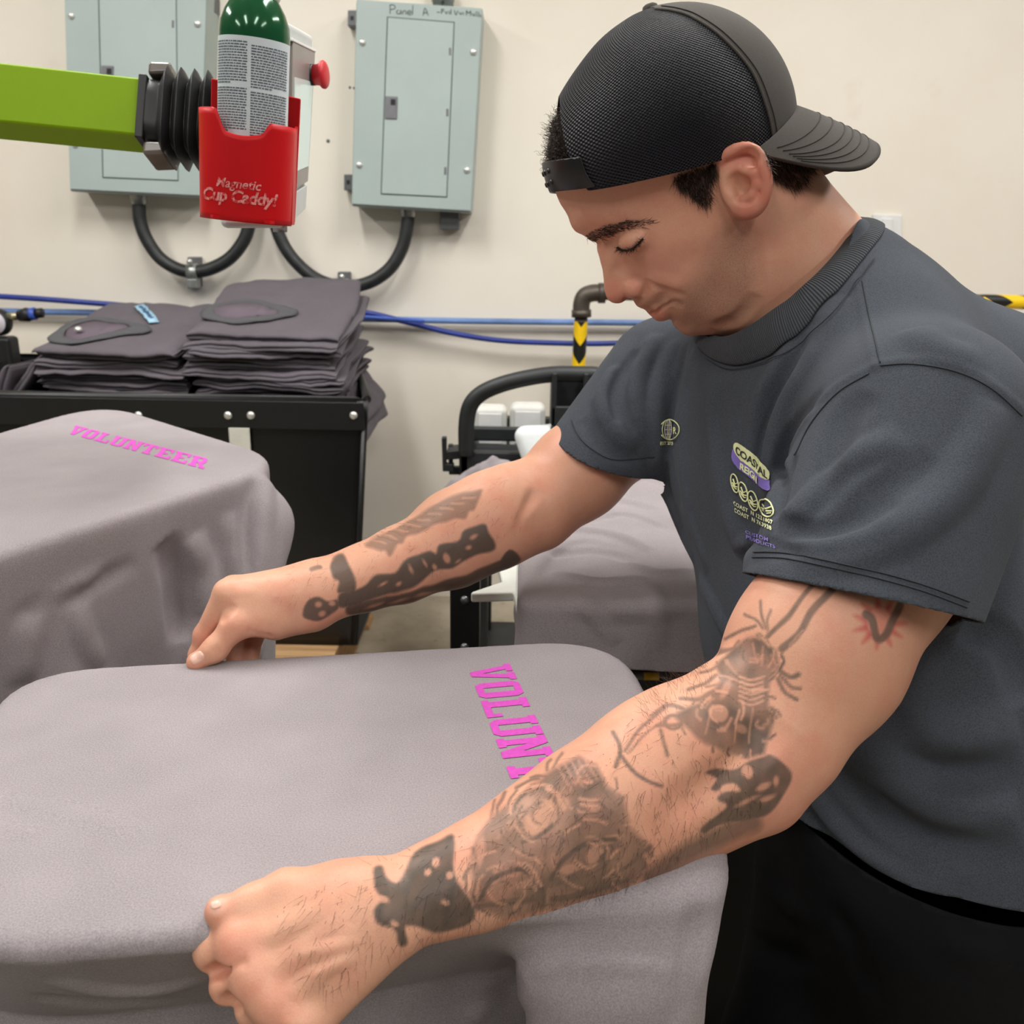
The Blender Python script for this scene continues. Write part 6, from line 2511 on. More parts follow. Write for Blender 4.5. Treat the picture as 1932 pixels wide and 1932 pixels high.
# strap across the forehead
st = np.minimum(np.minimum(np.where(bk < 0, 1, -1) * 0.05, 0.030 - hgt), np.minimum(hgt - 0.003, 0.066 - np.abs(lt)))
V2, F2 = clip_mesh(V, F, st)
strap_o = link_mesh('snap_strap', np_mesh('snap_strap', cw(V2 + ((V2 - capC) / np.linalg.norm(V2 - capC, axis=1)[:, None]) * 0.0008), F2), M_PLAST, person_cap)
solidify(strap_o, 0.0018, 1.0)
for i, l_ in enumerate((-0.012, 0.0, 0.012, 0.024)):
    for hh in (0.011, 0.020):
        P = capC + hL * l_ - eb * 0.118
        P = P + eu * (hh - (P - cA) @ eu)
        P, nn = snap(P[None], cap)
        u_, v_, w_ = frame_from_dir(RCW @ nn[0])
        m4 = Matrix.Translation(cw(P[0])) @ Matrix(np.stack([u_, v_, w_], 1).tolist()).to_4x4()
        lathe('snap_stud', [(0.0, 0.0042), (0.0018, 0.0040), (0.0026, 0.003), (0.0028, 0.0)], M_PLAST, strap_o, 10, m4)
# button on top
u_, v_, w_ = frame_from_dir(RCW @ ((btn - capC) / np.linalg.norm(btn - capC)))
m4 = Matrix.Translation(cw(snap(btn[None], cap)[0][0])) @ Matrix(np.stack([u_, v_, w_], 1).tolist()).to_4x4()
lathe('top_button', [(0.0, 0.0065), (0.004, 0.0062), (0.0065, 0.0048), (0.0075, 0.002), (0.0075, -0.001)], M_CAPF, person_cap, 20, m4)
# curved brim
nu_, nv_ = 49, 22
B = []
for j in range(nv_):
    t = j / (nv_ - 1)
    for i in range(nu_):
        ph = math.radians(-66 + 132 * i / (nu_ - 1))
        s_ = i / (nu_ - 1) * 2 - 1
        root = np.array([0.1095 * math.cos(ph), 0, 0.0915 * math.sin(ph)])
        ln = 0.0005 + 0.067 * (1 - abs(s_) ** 4.5)
        tip = root + np.array([ln, 0, root[2] * 0.10 * (1 - abs(s_) ** 4)])
        p = root * (1 - t) + tip * t
        up = 0.012 - 3.6 * p[2] ** 2 - 0.50 * (p[0] - root[0]) - 2.4 * (p[0] - root[0]) ** 2 - 2.5 * abs(p[2]) * (p[0] - root[0])
        up += 0.005 * (1 - t) * (1 - s_ * s_)
        B.append(capC + eb * p[0] + hL * p[2] + eu * (up - (capC - cA) @ eu))
B = np.array(B)
fs = [(j * nu_ + i, j * nu_ + i + 1, (j + 1) * nu_ + i + 1, (j + 1) * nu_ + i) for j in range(nv_ - 1) for i in range(nu_ - 1)]
brim_o = link_mesh('brim', np_mesh('brim', cw(B), np.array(fs)), M_CAPF, person_cap)
solidify(brim_o, 0.0040, 0.0)
M_CTHR = mat_plain('cap_thread', srgb(52, 49, 46), 0.9)
Bg = B.reshape(nv_, nu_, 3)
for j in (6, 9, 12, 14, 16, 18):
    nrm_b = np.cross(Bg[j, 1:] - Bg[j, :-1], (Bg[min(j + 1, nv_ - 1)] - Bg[j - 1])[:-1])
    nrm_b /= np.linalg.norm(nrm_b, axis=1)[:, None]
    nrm_b *= np.sign(nrm_b @ eu)[:, None]
    row = Bg[j, 3:-3] + nrm_b[3:-2] * 0.0022
    tube('brim_stitching', cw(spline(row, 90)), 0.0006, M_CTHR, brim_o, seg=5)
# seam piping between mesh and front panel
P = hits(cap, spline(np.array(seam_px, float), 50), 0.6, 1.1)
P, nn = snap(P, cap)
tube('panel_seam', cw(P + nn * 0.0016), 0.0012, M_CAPF, fp_o, seg=6)
tube('panel_stitching', cw(snap(P + eb * 0.006, cap)[0] + nn * 0.0026), 0.0006, M_CTHR, fp_o, seg=5)
# band along the lower mesh edge
# ================================================================== skin colouring, tattoos, hair, prints
bpx = px_of(BV)
e1_, e2_ = BV[BF[:, 1]] - BV[BF[:, 0]], BV[BF[:, 3]] - BV[BF[:, 0]]
fn_ = np.cross(e1_, e2_)
vn = np.zeros_like(BV)
for k in range(4):
    for a in range(3):
        vn[:, a] += np.bincount(BF[:, k], fn_[:, a], len(BV))
vn /= np.linalg.norm(vn, axis=1)[:, None] + 1e-12
view = BV / np.linalg.norm(BV, axis=1)[:, None]
facing = -(vn * view).sum(1)
front = np.clip((facing + 0.05) / 0.2, 0, 1)
nz1 = vnoise(BV, 160, 1)
nz2 = vnoise(BV, 330, 2)
nz3 = vnoise(BV, 700, 3)


def in_poly(P, poly):
    x, y = P[:, 0], P[:, 1]
    ins = np.zeros(len(P), bool)
    n = len(poly)
    for i in range(n):
        x0, y0 = poly[i]
        x1, y1 = poly[(i + 1) % n]
        cnd = (y0 > y) != (y1 > y)
        xi = (x1 - x0) * (y - y0) / (y1 - y0 + 1e-12) + x0
        ins ^= cnd & (x < xi)
    return ins


def seg_dist(P, pts):
    d = np.full(len(P), 1e9)
    for (x0, y0), (x1, y1) in zip(pts[:-1], pts[1:]):
        bx, by = x1 - x0, y1 - y0
        L2 = bx * bx + by * by + 1e-9
        t = np.clip(((P[:, 0] - x0) * bx + (P[:, 1] - y0) * by) / L2, 0, 1)
        d = np.minimum(d, np.hypot(P[:, 0] - x0 - t * bx, P[:, 1] - y0 - t * by))
    return d


class Paint:
    """ink density per vertex; shapes drawn on the unrolled side of the arm facing out"""

    def __init__(self, sel):
        self.ix = np.nonzero(sel)[0]
        self.P = bpx[self.ix] + np.stack([nz1[self.ix], nz2[self.ix]], 1) * 1.5
        self.v = np.zeros(len(self.ix))

    def poly(self, poly, s, soft=5.0, mode='max'):
        poly = [tuple(q) for q in spline(np.array(poly, float), len(poly) * 4, True)]
        ins = in_poly(self.P, poly)
        d = seg_dist(self.P, list(poly) + [poly[0]])
        sd = np.where(ins, d, -d)
        m = np.clip(sd / soft + 0.5, 0, 1) * s
        self.apply(m, mode)

    def stroke(self, pts, w, s, mode='max', soft=3.0):
        if len(pts) > 2:
            pts = [tuple(q) for q in spline(np.array(pts, float), len(pts) * 5)]
        lo = np.min(pts, 0) - w - soft
        hi = np.max(pts, 0) + w + soft
        k = np.nonzero((self.P > lo).all(1) & (self.P < hi).all(1))[0]
        if len(k) == 0:
            return
        m = np.clip((w / 2 - seg_dist(self.P[k], pts)) / soft + 0.5, 0, 1) * s
        self.v[k] = np.maximum(self.v[k], m) if mode == 'max' else self.v[k] * (1 - m)

    def ell(self, cx, cy, rx, ry, ang, s, mode='max', ring=0.0):
        a = math.radians(ang)
        dx, dy = self.P[:, 0] - cx, self.P[:, 1] - cy
        u = (dx * math.cos(a) + dy * math.sin(a)) / rx
        v_ = (-dx * math.sin(a) + dy * math.cos(a)) / ry
        r = np.hypot(u, v_)
        rr_ = min(rx, ry)
        m = np.clip((1 - r) * rr_ / 4 + 0.5, 0, 1)
        if ring:
            m = np.clip((ring / 2 - np.abs(1 - r) * rr_) / 3 + 0.5, 0, 1)
        self.apply(m * s, mode)

    def apply(self, m, mode):
        if mode == 'max':
            self.v = np.maximum(self.v, m)
        elif mode == 'sub':
            self.v = self.v * (1 - m)
        elif mode == 'mul':
            self.v = np.where(self.v > 0, self.v, self.v) * (1 - m) + m * 0


tat = np.zeros(len(BV))
redt = np.zeros(len(BV))
near_sel = (bpx[:, 1] > 1060) & (bpx[:, 0] > 680) & (BV[:, 2] < 0.80) & (facing > -0.25)
pn_ = Paint(near_sel)
# wrist block
pn_.poly([(707, 1638), (722, 1634), (729, 1655), (752, 1664), (781, 1608), (828, 1585), (857, 1578), (856, 1648), (888, 1699), (896, 1729), (875, 1748), (821, 1758), (767, 1745), (768, 1780), (750, 1782), (746, 1754), (713, 1743), (706, 1719), (720, 1699), (708, 1672)], 0.95, 6)
for q in ((822, 1625, 7, 10), (806, 1646, 6, 8), (848, 1652, 7, 7), (722, 1697, 14, 7), (745, 1742, 8, 6), (840, 1703, 8, 5)):
    pn_.ell(q[0], q[1], q[2], q[3], 20, 0.85, 'sub')
# skull field on the forearm
skull = [(897, 1572), (930, 1532), (985, 1490), (1040, 1446), (1090, 1420), (1128, 1438), (1148, 1480), (1184, 1500), (1196, 1558), (1222, 1588), (1236, 1636), (1180, 1682), (1050, 1718), (950, 1738), (905, 1722), (892, 1680), (880, 1625)]
P_ = pn_.P
base = 0.60 + 0.16 * vnoise(BV[pn_.ix], 95, 31) + 0.12 * nz2[pn_.ix]
sdp = np.where(in_poly(P_, skull), seg_dist(P_, skull + [skull[0]]), -1)
m = np.clip(sdp / 12, 0, 1) * np.clip(base, 0.15, 0.85)
pn_.v = np.maximum(pn_.v, m)
for args in [((1018, 1548), 36, 20, -35), ((1055, 1520), 22, 14, -30), ((1120, 1612), 20, 13, -60), ((1075, 1640), 26, 10, -20), ((960, 1640), 30, 16, -10), ((905, 1610), 9, 34, 10), ((990, 1668), 26, 7, -15), ((1150, 1585), 26, 8, -20)]:
    pn_.ell(*args[0], *args[1:], 0.62, 'sub')
for pts, w, s in [([(985, 1590), (1020, 1575), (1048, 1545), (1045, 1505)], 10, 0.8), ([(985, 1590), (980, 1555), (1010, 1520), (1050, 1495)], 8, 0.75), ([(1040, 1660), (1065, 1620), (1110, 1590), (1160, 1585)], 14, 0.88),
                  ([(1050, 1668), (1100, 1655), (1145, 1630), (1140, 1600)], 10, 0.8), ([(905, 1700), (930, 1660), (975, 1640), (1010, 1655)], 12, 0.85), ([(900, 1712), (980, 1700), (1080, 1690), (1180, 1660)], 16, 0.8),
                  ([(892, 1600), (900, 1650), (890, 1700)], 6, 0.8), ([(930, 1560), (990, 1530), (1040, 1480), (1080, 1440)], 6, 0.7), ([(1000, 1500), (1060, 1470), (1120, 1480), (1170, 1520)], 7, 0.75),
                  ([(1100, 1440), (1110, 1480), (1150, 1530), (1185, 1560)], 9, 0.72), ([(960, 1580), (940, 1610), (950, 1640)], 6, 0.65), ([(1150, 1650), (1190, 1630), (1225, 1600)], 12, 0.75),
                  ([(1085, 1480), (1120, 1540), (1170, 1570)], 12, 0.65)]:
    pn_.stroke(pts, w, s, soft=6)
for i in range(7):
    pn_.stroke([(940 + i * 22, 1580 - i * 14), (962 + i * 22, 1550 - i * 14)], 5, 0.5, 'sub', 5)
for i in range(5):
    pn_.stroke([(1048 + i * 14, 1440 - i * 2), (1070 + i * 14, 1480 - i * 2)], 4, 0.5, 'sub', 4)
# fine swirling shading lines inside the skull and, below, the robe
rs_ = np.random.RandomState(21)


def etch(paint, poly, n, centres, L0, L1, w0, w1, s0, s1, sub=0.4):
    lo, hi = np.min(poly, 0), np.max(poly, 0)
    k = 0
    while k < n:
        p = lo + rs_.rand(2) * (hi - lo)
        if not in_poly(p[None], poly)[0]:
            continue
        k += 1
        cq = min(centres, key=lambda q: np.hypot(*(p - np.array(q))))
        rad_ = p - np.array(cq)
        a0 = math.atan2(rad_[1], rad_[0])
        r_0 = max(8.0, np.hypot(*rad_))
        da = rs_.uniform(L0, L1) / r_0 * rs_.choice([-1, 1])
        da = float(np.clip(da, -1.6, 1.6))
        pts = [(cq[0] + (r_0 + 5 * t_ * rs_.uniform(-1, 1)) * math.cos(a0 + da * t_), cq[1] + r_0 * math.sin(a0 + da * t_)) for t_ in (0, 0.33, 0.66, 1)]
        paint.stroke(pts, rs_.uniform(w0, w1), rs_.uniform(s0, s1), 'sub' if rs_.rand() < sub else 'max', soft=4)


etch(pn_, skull, 150, [(1020, 1540), (1110, 1615), (950, 1680), (1110, 1470), (1190, 1640)], 22, 55, 3, 6, 0.5, 0.9, 0.33)
# bow and arrow strokes by the elbow crease
for pts, w, s in [([(1157, 1381), (1170, 1414), (1161, 1447)], 7, 0.75), ([(1168, 1420), (1195, 1456), (1225, 1474), (1248, 1483)], 7, 0.75), ([(1178, 1416), (1210, 1375), (1250, 1338)], 6, 0.6),
                  ([(1185, 1420), (1220, 1385), (1262, 1355)], 4, 0.5), ([(1248, 1378), (1254, 1400), (1261, 1425)], 6, 0.6), ([(1230, 1350), (1262, 1330), (1300, 1345)], 8, 0.6), ([(1240, 1370), (1280, 1365), (1310, 1340)], 7, 0.55)]:
    pn_.stroke(pts, w, s, soft=4)
# skeleton figure with robe
robe = [(1373, 1226), (1405, 1200), (1431, 1193), (1468, 1226), (1474, 1262), (1456, 1284), (1453, 1330), (1462, 1365), (1448, 1424), (1414, 1437), (1373, 1424), (1330, 1408), (1312, 1396), (1290, 1372), (1262, 1350), (1300, 1330), (1331, 1312), (1356, 1282), (1344, 1254)]
sdp = np.where(in_poly(P_, robe), seg_dist(P_, robe + [robe[0]]), -1)
pn_.v = np.maximum(pn_.v, np.clip(sdp / 9, 0, 1) * np.clip(0.74 + 0.20 * nz1[pn_.ix] + 0.10 * nz2[pn_.ix], 0.15, 0.9))
etch(pn_, robe, 110, [(1420, 1230), (1356, 1345), (1440, 1360), (1390, 1420)], 14, 36, 3, 5.5, 0.5, 0.95, 0.25)
for i in range(6):
    pn_.stroke([(1394, 1277 + i * 9), (1415, 1284 + i * 9), (1440, 1276 + i * 9)], 4.5, 0.8, 'sub', 3)
pn_.ell(1356, 1345, 20, 16, 20, 0.65, 'sub')
pn_.ell(1400, 1375, 12, 8, 20, 0.5, 'sub')
pn_.ell(1368, 1300, 7, 20, 25, 0.6, 'sub')
pn_.ell(1270, 1362, 15, 12, 0, 0.6, 'max', 6)
for pts, w, s in [([(1450, 1200), (1482, 1168), (1512, 1130), (1532, 1106)], 9, 0.72), ([(1476, 1226), (1505, 1198), (1528, 1160), (1556, 1128), (1572, 1112)], 13, 0.72), ([(1368, 1206), (1395, 1192), (1425, 1182)], 6, 0.7),
                  ([(1342, 1234), (1370, 1226), (1400, 1222)], 8, 0.65), ([(1405, 1160), (1425, 1168), (1440, 1185)], 5, 0.65), ([(1436, 1135), (1438, 1160), (1446, 1185)], 5, 0.65), ([(1455, 1150), (1448, 1170), (1450, 1190)], 4, 0.6),
                  ([(1470, 1268), (1490, 1278), (1506, 1272)], 8, 0.72), ([(1466, 1282), (1482, 1308), (1504, 1320)], 7, 0.7), ([(1470, 1276), (1492, 1296), (1510, 1298)], 6, 0.65),
                  ([(1320, 1268), (1345, 1262), (1370, 1240)], 6, 0.6), ([(1298, 1300), (1325, 1292), (1350, 1275)], 7, 0.6), ([(1285, 1318), (1320, 1318), (1345, 1305)], 8, 0.6)]:
    pn_.stroke(pts, w, s, soft=4)
for pts in ([(1462, 1212), (1484, 1190)], [(1492, 1216), (1514, 1190)], [(1420, 1215), (1428, 1250)], [(1440, 1220), (1436, 1255)], [(1455, 1235), (1462, 1255)], [(1345, 1330), (1330, 1385)], [(1420, 1335), (1415, 1400)], [(1395, 1340), (1385, 1400)]):
    pn_.stroke(pts, 4, 0.55, 'sub')
# flames round the elbow
pn_.poly([(1331, 1457), (1352, 1450), (1385, 1452), (1412, 1438), (1440, 1428), (1456, 1424), (1476, 1440), (1492, 1462), (1478, 1500), (1456, 1532), (1410, 1548), (1380, 1552), (1352, 1560), (1330, 1572), (1322, 1562), (1350, 1540), (1372, 1520), (1352, 1508), (1368, 1494), (1398, 1492), (1388, 1478), (1366, 1480), (1352, 1492), (1340, 1488), (1352, 1470)], 0.86, 5)
for q in ((1410, 1456, 13, 10, 60), (1440, 1484, 14, 6, -30), (1462, 1474, 5, 9, 0), (1448, 1506, 14, 5, -20), (1410, 1512, 22, 4, -25)):
    pn_.ell(*q, 0.8, 'sub')
pn_.stroke([(1228, 1652), (1290, 1612), (1350, 1582), (1420, 1552)], 34, 0.6, soft=16)
pn_.v = np.clip(pn_.v * (0.95 + 0.05 * nz3[pn_.ix]), 0, 1)
tat[pn_.ix] = pn_.v
# red burst with dark bolt
pr_ = Paint(near_sel)
star = []
for i in range(22):
    a = 2 * math.pi * i / 22
    r_ = 52 if i % 2 == 0 else 30
    star.append((1660 + r_ * math.cos(a) * 1.0, 1176 + r_ * math.sin(a) * 0.95))
pr_.poly(star, 0.75, 10)
pr_.ell(1658, 1172, 22, 26, 20, 0.55, 'sub')
redt[pr_.ix] = pr_.v
pd_ = Paint(near_sel)
pd_.stroke([(1634, 1160), (1646, 1170), (1655, 1204), (1672, 1198), (1684, 1172), (1697, 1142)], 15, 0.72, soft=4)
tat[pd_.ix] = np.maximum(tat[pd_.ix], pd_.v)
redt[pd_.ix] *= 1 - pd_.v
# far forearm
far_sel = (bpx[:, 0] < 1000) & (bpx[:, 0] > 560) & (BV[:, 2] > 0.80) & (facing > -0.25)
pf_ = Paint(far_sel)
pf_.poly([(688, 1027), (720, 1008), (753, 994), (800, 966), (843, 940), (880, 930), (908, 924), (902, 946), (894, 962), (884, 966), (876, 981), (858, 978), (842, 985), (825, 987), (806, 996), (785, 1009), (768, 1012), (760, 1024), (749, 1027), (737, 1050), (728, 1038), (712, 1036)], 0.52, 6)
for i in range(9):
    pf_.stroke([(705 + i * 21, 1020 - i * 10), (728 + i * 21, 1026 - i * 11)], 3.5, 0.5, 'sub', 3)
    pf_.stroke([(712 + i * 21, 1012 - i * 9.5), (742 + i * 20, 1020 - i * 11)], 3, 0.72, soft=3)
pf_.poly([(622, 1070), (630, 1052), (648, 1045), (658, 1066), (673, 1097), (668, 1124), (650, 1120), (637, 1117), (640, 1098), (628, 1092)], 0.86, 5)
pf_.stroke([(587, 1074), (598, 1070), (604, 1069)], 7, 0.6)
cv3 = lambda L: [(300 + x / 2.76, 900 + y / 2.76) for x, y in L]
pf_.poly(cv3([(940, 610), (1010, 590), (1080, 560), (1130, 510), (1230, 495), (1290, 425), (1400, 390), (1440, 400), (1460, 350), (1560, 335), (1590, 280), (1690, 245), (1720, 290), (1750, 375), (1640, 410), (1540, 470), (1440, 490), (1350, 560), (1200, 610), (1050, 660), (940, 680)]), 0.92, 5)
for x, y, rx, ry in ((1165, 555, 16, 6), (1245, 560, 13, 8), (1435, 470, 10, 14), (1500, 420, 14, 22), (1610, 365, 12, 8), (1640, 310, 18, 8), (1310, 480, 6, 18), (1380, 450, 5, 18), (1560, 440, 10, 5)):
    pf_.ell(300 + x / 2.76, 900 + y / 2.76, rx / 2.3, ry / 2.3, -30, 0.85, 'sub')
pf_.poly(cv3([(752, 720), (775, 650), (830, 625), (880, 650), (930, 640), (930, 690), (850, 742), (790, 745)]), 0.85, 4)
for x, y in ((830, 665), (900, 662), (850, 712)):
    pf_.ell(300 + x / 2.76, 900 + y / 2.76, 6, 5, 0, 0.8, 'sub')
pf_.stroke(cv3([(1000, 690), (1200, 650), (1450, 585), (1650, 520), (1800, 460)]), 22, 0.85, soft=5)
pf_.poly(cv3([(1770, 470), (1822, 378), (1885, 430), (1840, 470)]), 0.9, 4)
for x, y in ((1120, 668), (1250, 645), (1380, 610)):
    pf_.ell(300 + x / 2.76, 900 + y / 2.76, 16, 3, -16, 0.7, 'sub')
tat[pf_.ix] = np.maximum(tat[pf_.ix], pf_.v)
tat = np.clip(tat, 0, 1) ** 0.72 * front

# blush, lips, stubble, nails
blush = np.zeros(len(BV))


def spot(p, r, s, arr):
    d = np.linalg.norm(BV - p, axis=1)
    np.maximum(arr, np.clip(1 - d / r, 0, 1) ** 0.8 * s, out=arr)


for p, r, s in [(H(1165, 552), 0.022, 0.55), (H(1197, 545, 0.018), 0.016, 0.5), (H(1400, 285, 0.088), 0.022, 0.9), (H(1440, 330, 0.095), 0.022, 0.9), (H(1445, 370, 0.093), 0.022, 0.9), (H(1410, 398, 0.085), 0.018, 1.0), (H(1368, 292, 0.083), 0.016, 0.9),
                (H(1250, 490, 0.047), 0.045, 0.28), (c(455, 1785, 0.535), 0.020, 0.55), (c(485, 1850, 0.528), 0.018, 0.5), (c(525, 1898, 0.522), 0.018, 0.5), (c(385, 1210, 0.88), 0.025, 0.4), (c(372, 1250, 0.862), 0.014, 0.45), (c(412, 1720, 0.545), 0.014, 0.4),
                (c(1440, 1500, 0.64), 0.045, 0.45), (c(475, 1225, 0.93), 0.02, 0.4)]:
    spot(p, r, s, blush)
for p, r, s in [(H(1240, 590, 0.008), 0.011, 1.0), (H(1234, 590, 0.0), 0.010, 1.0), (H(1250, 586, 0.012), 0.008, 0.9)]:
    spot(p, r, s, blush)
beard = np.zeros(len(BV))
hs = (bpx[:, 0] > 1180) & (bpx[:, 0] < 1500) & (bpx[:, 1] > 300) & (bpx[:, 1] < 660) & (BV[:, 2] < 1.0)
ixh = np.nonzero(hs)[0]
bp_ = Paint(hs)
bp_.poly([(1196, 566), (1240, 552), (1272, 562), (1300, 545), (1330, 500), (1362, 452), (1392, 420), (1418, 440), (1428, 500), (1428, 560), (1400, 605), (1340, 630), (1300, 640), (1262, 612), (1272, 590), (1262, 580), (1236, 585), (1205, 580)], 0.75, 45)
beard[bp_.ix] = bp_.v
nail = np.zeros(len(BV))
for p, ax_, r in ((c(374, 1240, 0.8565), None, 0.0065), (c(406, 1707, 0.5405), None, 0.0075)):
    spot(p, r, 1.0, nail)
scalp = np.zeros(len(BV))
bp_ = Paint((bpx[:, 0] > 1090) & (bpx[:, 0] < 1560) & (bpx[:, 1] > 200) & (bpx[:, 1] < 460) & (BV[:, 2] < 1.0))
bp_.poly([(1268, 335), (1290, 322), (1350, 305), (1352, 322), (1338, 345), (1340, 372), (1334, 390), (1318, 382), (1300, 366), (1284, 358)], 0.9, 10)
bp_.poly([(1436, 280), (1530, 285), (1535, 318), (1522, 340), (1504, 362), (1480, 352), (1462, 340), (1452, 320)], 0.9, 14)
bp_.poly([(1106, 444), (1126, 432), (1150, 424), (1185, 417), (1226, 417), (1200, 425), (1165, 434), (1135, 446), (1114, 453)], 0.75, 8)
scalp[bp_.ix] = bp_.v
for nm, a_ in (('tat', tat), ('redt', redt), ('blush', blush), ('beard', beard), ('nail', nail), ('scalp', scalp)):
    attr(body_me, nm, a_)

t = mat_skin_t
v = t.coord()
n1 = t.noise(9, 4, 0.6, v)
n2 = t.noise(420, 3, 0.6, v)
sk = t.ramp(n1, [(0.3, srgb(211, 156, 128)), (0.7, srgb(224, 170, 142))])
sk = t.mix(t.ramp(t.noise(26, 4, 0.65, v), [(0.45, (0, 0, 0)), (0.75, (0.55, 0.55, 0.55))]), sk, srgb(214, 134, 112))
fine = t.noise(1500, 2, 0.6, v)
sk = t.mix(t.ramp(fine, [(0.35, (0.22, 0.22, 0.22)), (0.65, (0, 0, 0))]), sk, srgb(176, 118, 92))
sk = t.mix(t.math('MULTIPLY', t.attr('blush'), 0.75), sk, srgb(205, 104, 92))
sk = t.mix(t.math('MULTIPLY', t.attr('beard'), 0.50), sk, srgb(118, 94, 78))
stub = t.ramp(t.noise(1100, 2, 0.5, v), [(0.48, (0, 0, 0)), (0.62, (1, 1, 1))])
sk = t.mix(t.math('MULTIPLY', t.math('MULTIPLY', t.attr('beard'), stub), 0.35), sk, srgb(72, 58, 50))
sk = t.mix(t.math('MULTIPLY', t.attr('nail'), 0.8), sk, srgb(236, 190, 172))
sk = t.mix(t.attr('redt'), sk, srgb(190, 52, 60))
sk = t.mix(t.math('MULTIPLY', t.attr('tat'), 0.93), sk, srgb(50, 57, 53))
sk = t.mix(t.math('MULTIPLY', t.attr('scalp'), 0.6), sk, srgb(58, 46, 40))
t.base(sk)
t.set(Roughness=0.46)
t.b.inputs['Specular IOR Level'].default_value = 0.35
t.b.inputs['Subsurface Weight'].default_value = 0.06
t.b.inputs['Subsurface Radius'].default_value = (0.012, 0.005, 0.003)
t.b.inputs['Subsurface Scale'].default_value = 0.5
t.bump(n2, 0.22, 0.0007)
body_me.materials.append(t.m)


# ------------------------------------------------------------------ hair strands
def strands(name, roots, dirs, length, r, mat, parent, seed=0, curl=0.0, sag=0.0, nseg=4, jit=0.35):
    rs = np.random.RandomState(seed)
    n = len(roots)
    V_ = np.zeros((n, nseg + 1, 3, 3))
    d = dirs + rs.normal(size=(n, 3)) * jit
    d /= np.linalg.norm(d, axis=1)[:, None]
    p = roots.copy()
    L = length * rs.uniform(0.6, 1.25, n)
    ph = rs.uniform(0, 6.28, n)
    for s in range(nseg + 1):
        k = s / nseg
        rad = r * (1 - 0.75 * k)
        u = np.cross(d, rs.normal(size=3))
        u /= np.linalg.norm(u, axis=1)[:, None] + 1e-9
        w = np.cross(d, u)
        for j in range(3):
            a = 2 * math.pi * j / 3
            V_[:, s, j] = p + (u * math.cos(a) + w * math.sin(a)) * rad
        if curl:
            d = d + (u * np.cos(ph + s * 2.1)[:, None] + w * np.sin(ph + s * 2.1)[:, None]) * curl
        d = d + np.array([0, sag, 0])
        d /= np.linalg.norm(d, axis=1)[:, None]
        p = p + d * (L / nseg)[:, None]
    per = (nseg + 1) * 3
    fb = []
    for s in range(nseg):
        for j in range(3):
            a, b = s * 3 + j, s * 3 + (j + 1) % 3
            fb.append((a, b, b + 3, a + 3))
    fb = np.array(fb)
    F_ = (fb[None] + (np.arange(n) * per)[:, None, None]).reshape(-1, 4)
    o = link_mesh(name, np_mesh(name, cw(V_.reshape(-1, 3)), F_), mat, parent)
    o['kind'] = 'stuff'
    return o


def roots_in(poly, n, seed, zmax=2.0, zmin=0.0, minf=0.05):
    rs = np.random.RandomState(seed)
    ok = np.nonzero(in_poly(bpx, poly) & (facing > minf) & (BV[:, 2] < zmax) & (BV[:, 2] > zmin))[0]
    ix = rs.choice(ok, n, replace=len(ok) < n)
    return BV[ix] + rs.normal(size=(n, 3)) * 0.0006, vn[ix]


M_HAIR = mat_plain('dark_brown_hair', srgb(52, 41, 35), 0.45, noise=0.35, scale=200)
M_HAIRG = mat_plain('brown_hair_with_grey', srgb(74, 62, 54), 0.45, noise=0.6, scale=500)
M_ARMH = mat_plain('fine_dark_arm_hair', srgb(70, 50, 40), 0.5)
tang = lambda vec: np.array(vec, float)
# sideburn
R_, N_ = roots_in([(1268, 335), (1290, 322), (1350, 305), (1352, 325), (1340, 345), (1342, 375), (1335, 390), (1318, 382), (1300, 366), (1284, 358)], 900, 1, 0.9)
hr_o = strands('sideburn_hair', R_, N_ * 0.30 + tang([0.25, 0.95, 0]), 0.010, 0.00022, M_HAIR, person, 1, 0.1)
# nape
R_, N_ = roots_in([(1436, 268), (1532, 275), (1535, 318), (1524, 338), (1502, 360), (1478, 352), (1460, 338), (1450, 318)], 1100, 2, 0.95)
strands('nape_hair', R_, N_ * 0.25 + tang([0.35, 0.95, 0]), 0.011, 0.00024, M_HAIR, person, 2, 0.06)
# eyebrows, near one full, far one from the brow edge
bw_ = [(1105, 443), (1126, 430), (1150, 423), (1185, 416), (1232, 417), (1236, 422), (1200, 427), (1165, 437), (1135, 450), (1112, 457)]
R_, N_ = roots_in(bw_, 800, 3, 0.95)
strands('eyebrow', R_, N_ * 0.28 + tang([0.95, -0.30, 0.0]), 0.0080, 0.00026, M_HAIR, person, 3, 0.03, jit=0.25)
R2 = R_ - 2 * ((R_ - HC) @ hL)[:, None] * hL
strands('eyebrow', R2[:380], (N_ - 2 * (N_ @ hL)[:, None] * hL)[:380] * 0.4 + tang([0.7, -0.30, 0.4]), 0.0075, 0.00020, M_HAIR, person, 4, 0.03, jit=0.25)
# lashes along the closed lid line
lp = spline(np.array([(1165, 466), (1176, 471), (1190, 470), (1203, 461), (1213, 449)], float), 90)
LP = snap(hits(body, lp, 0.7, 1.0), body, 2)[0]
strands('eyelashes', np.repeat(LP, 3, axis=0), np.tile(tang([-0.25, 0.75, -0.55]), (270, 1)), 0.0072, 0.00022, M_HAIR, person, 5, 0.0, sag=-0.15, jit=0.30)
tube('lash_line', cw(LP + np.array([0, 0.0004, -0.0006])), 0.0006, M_HAIR, person, 6)
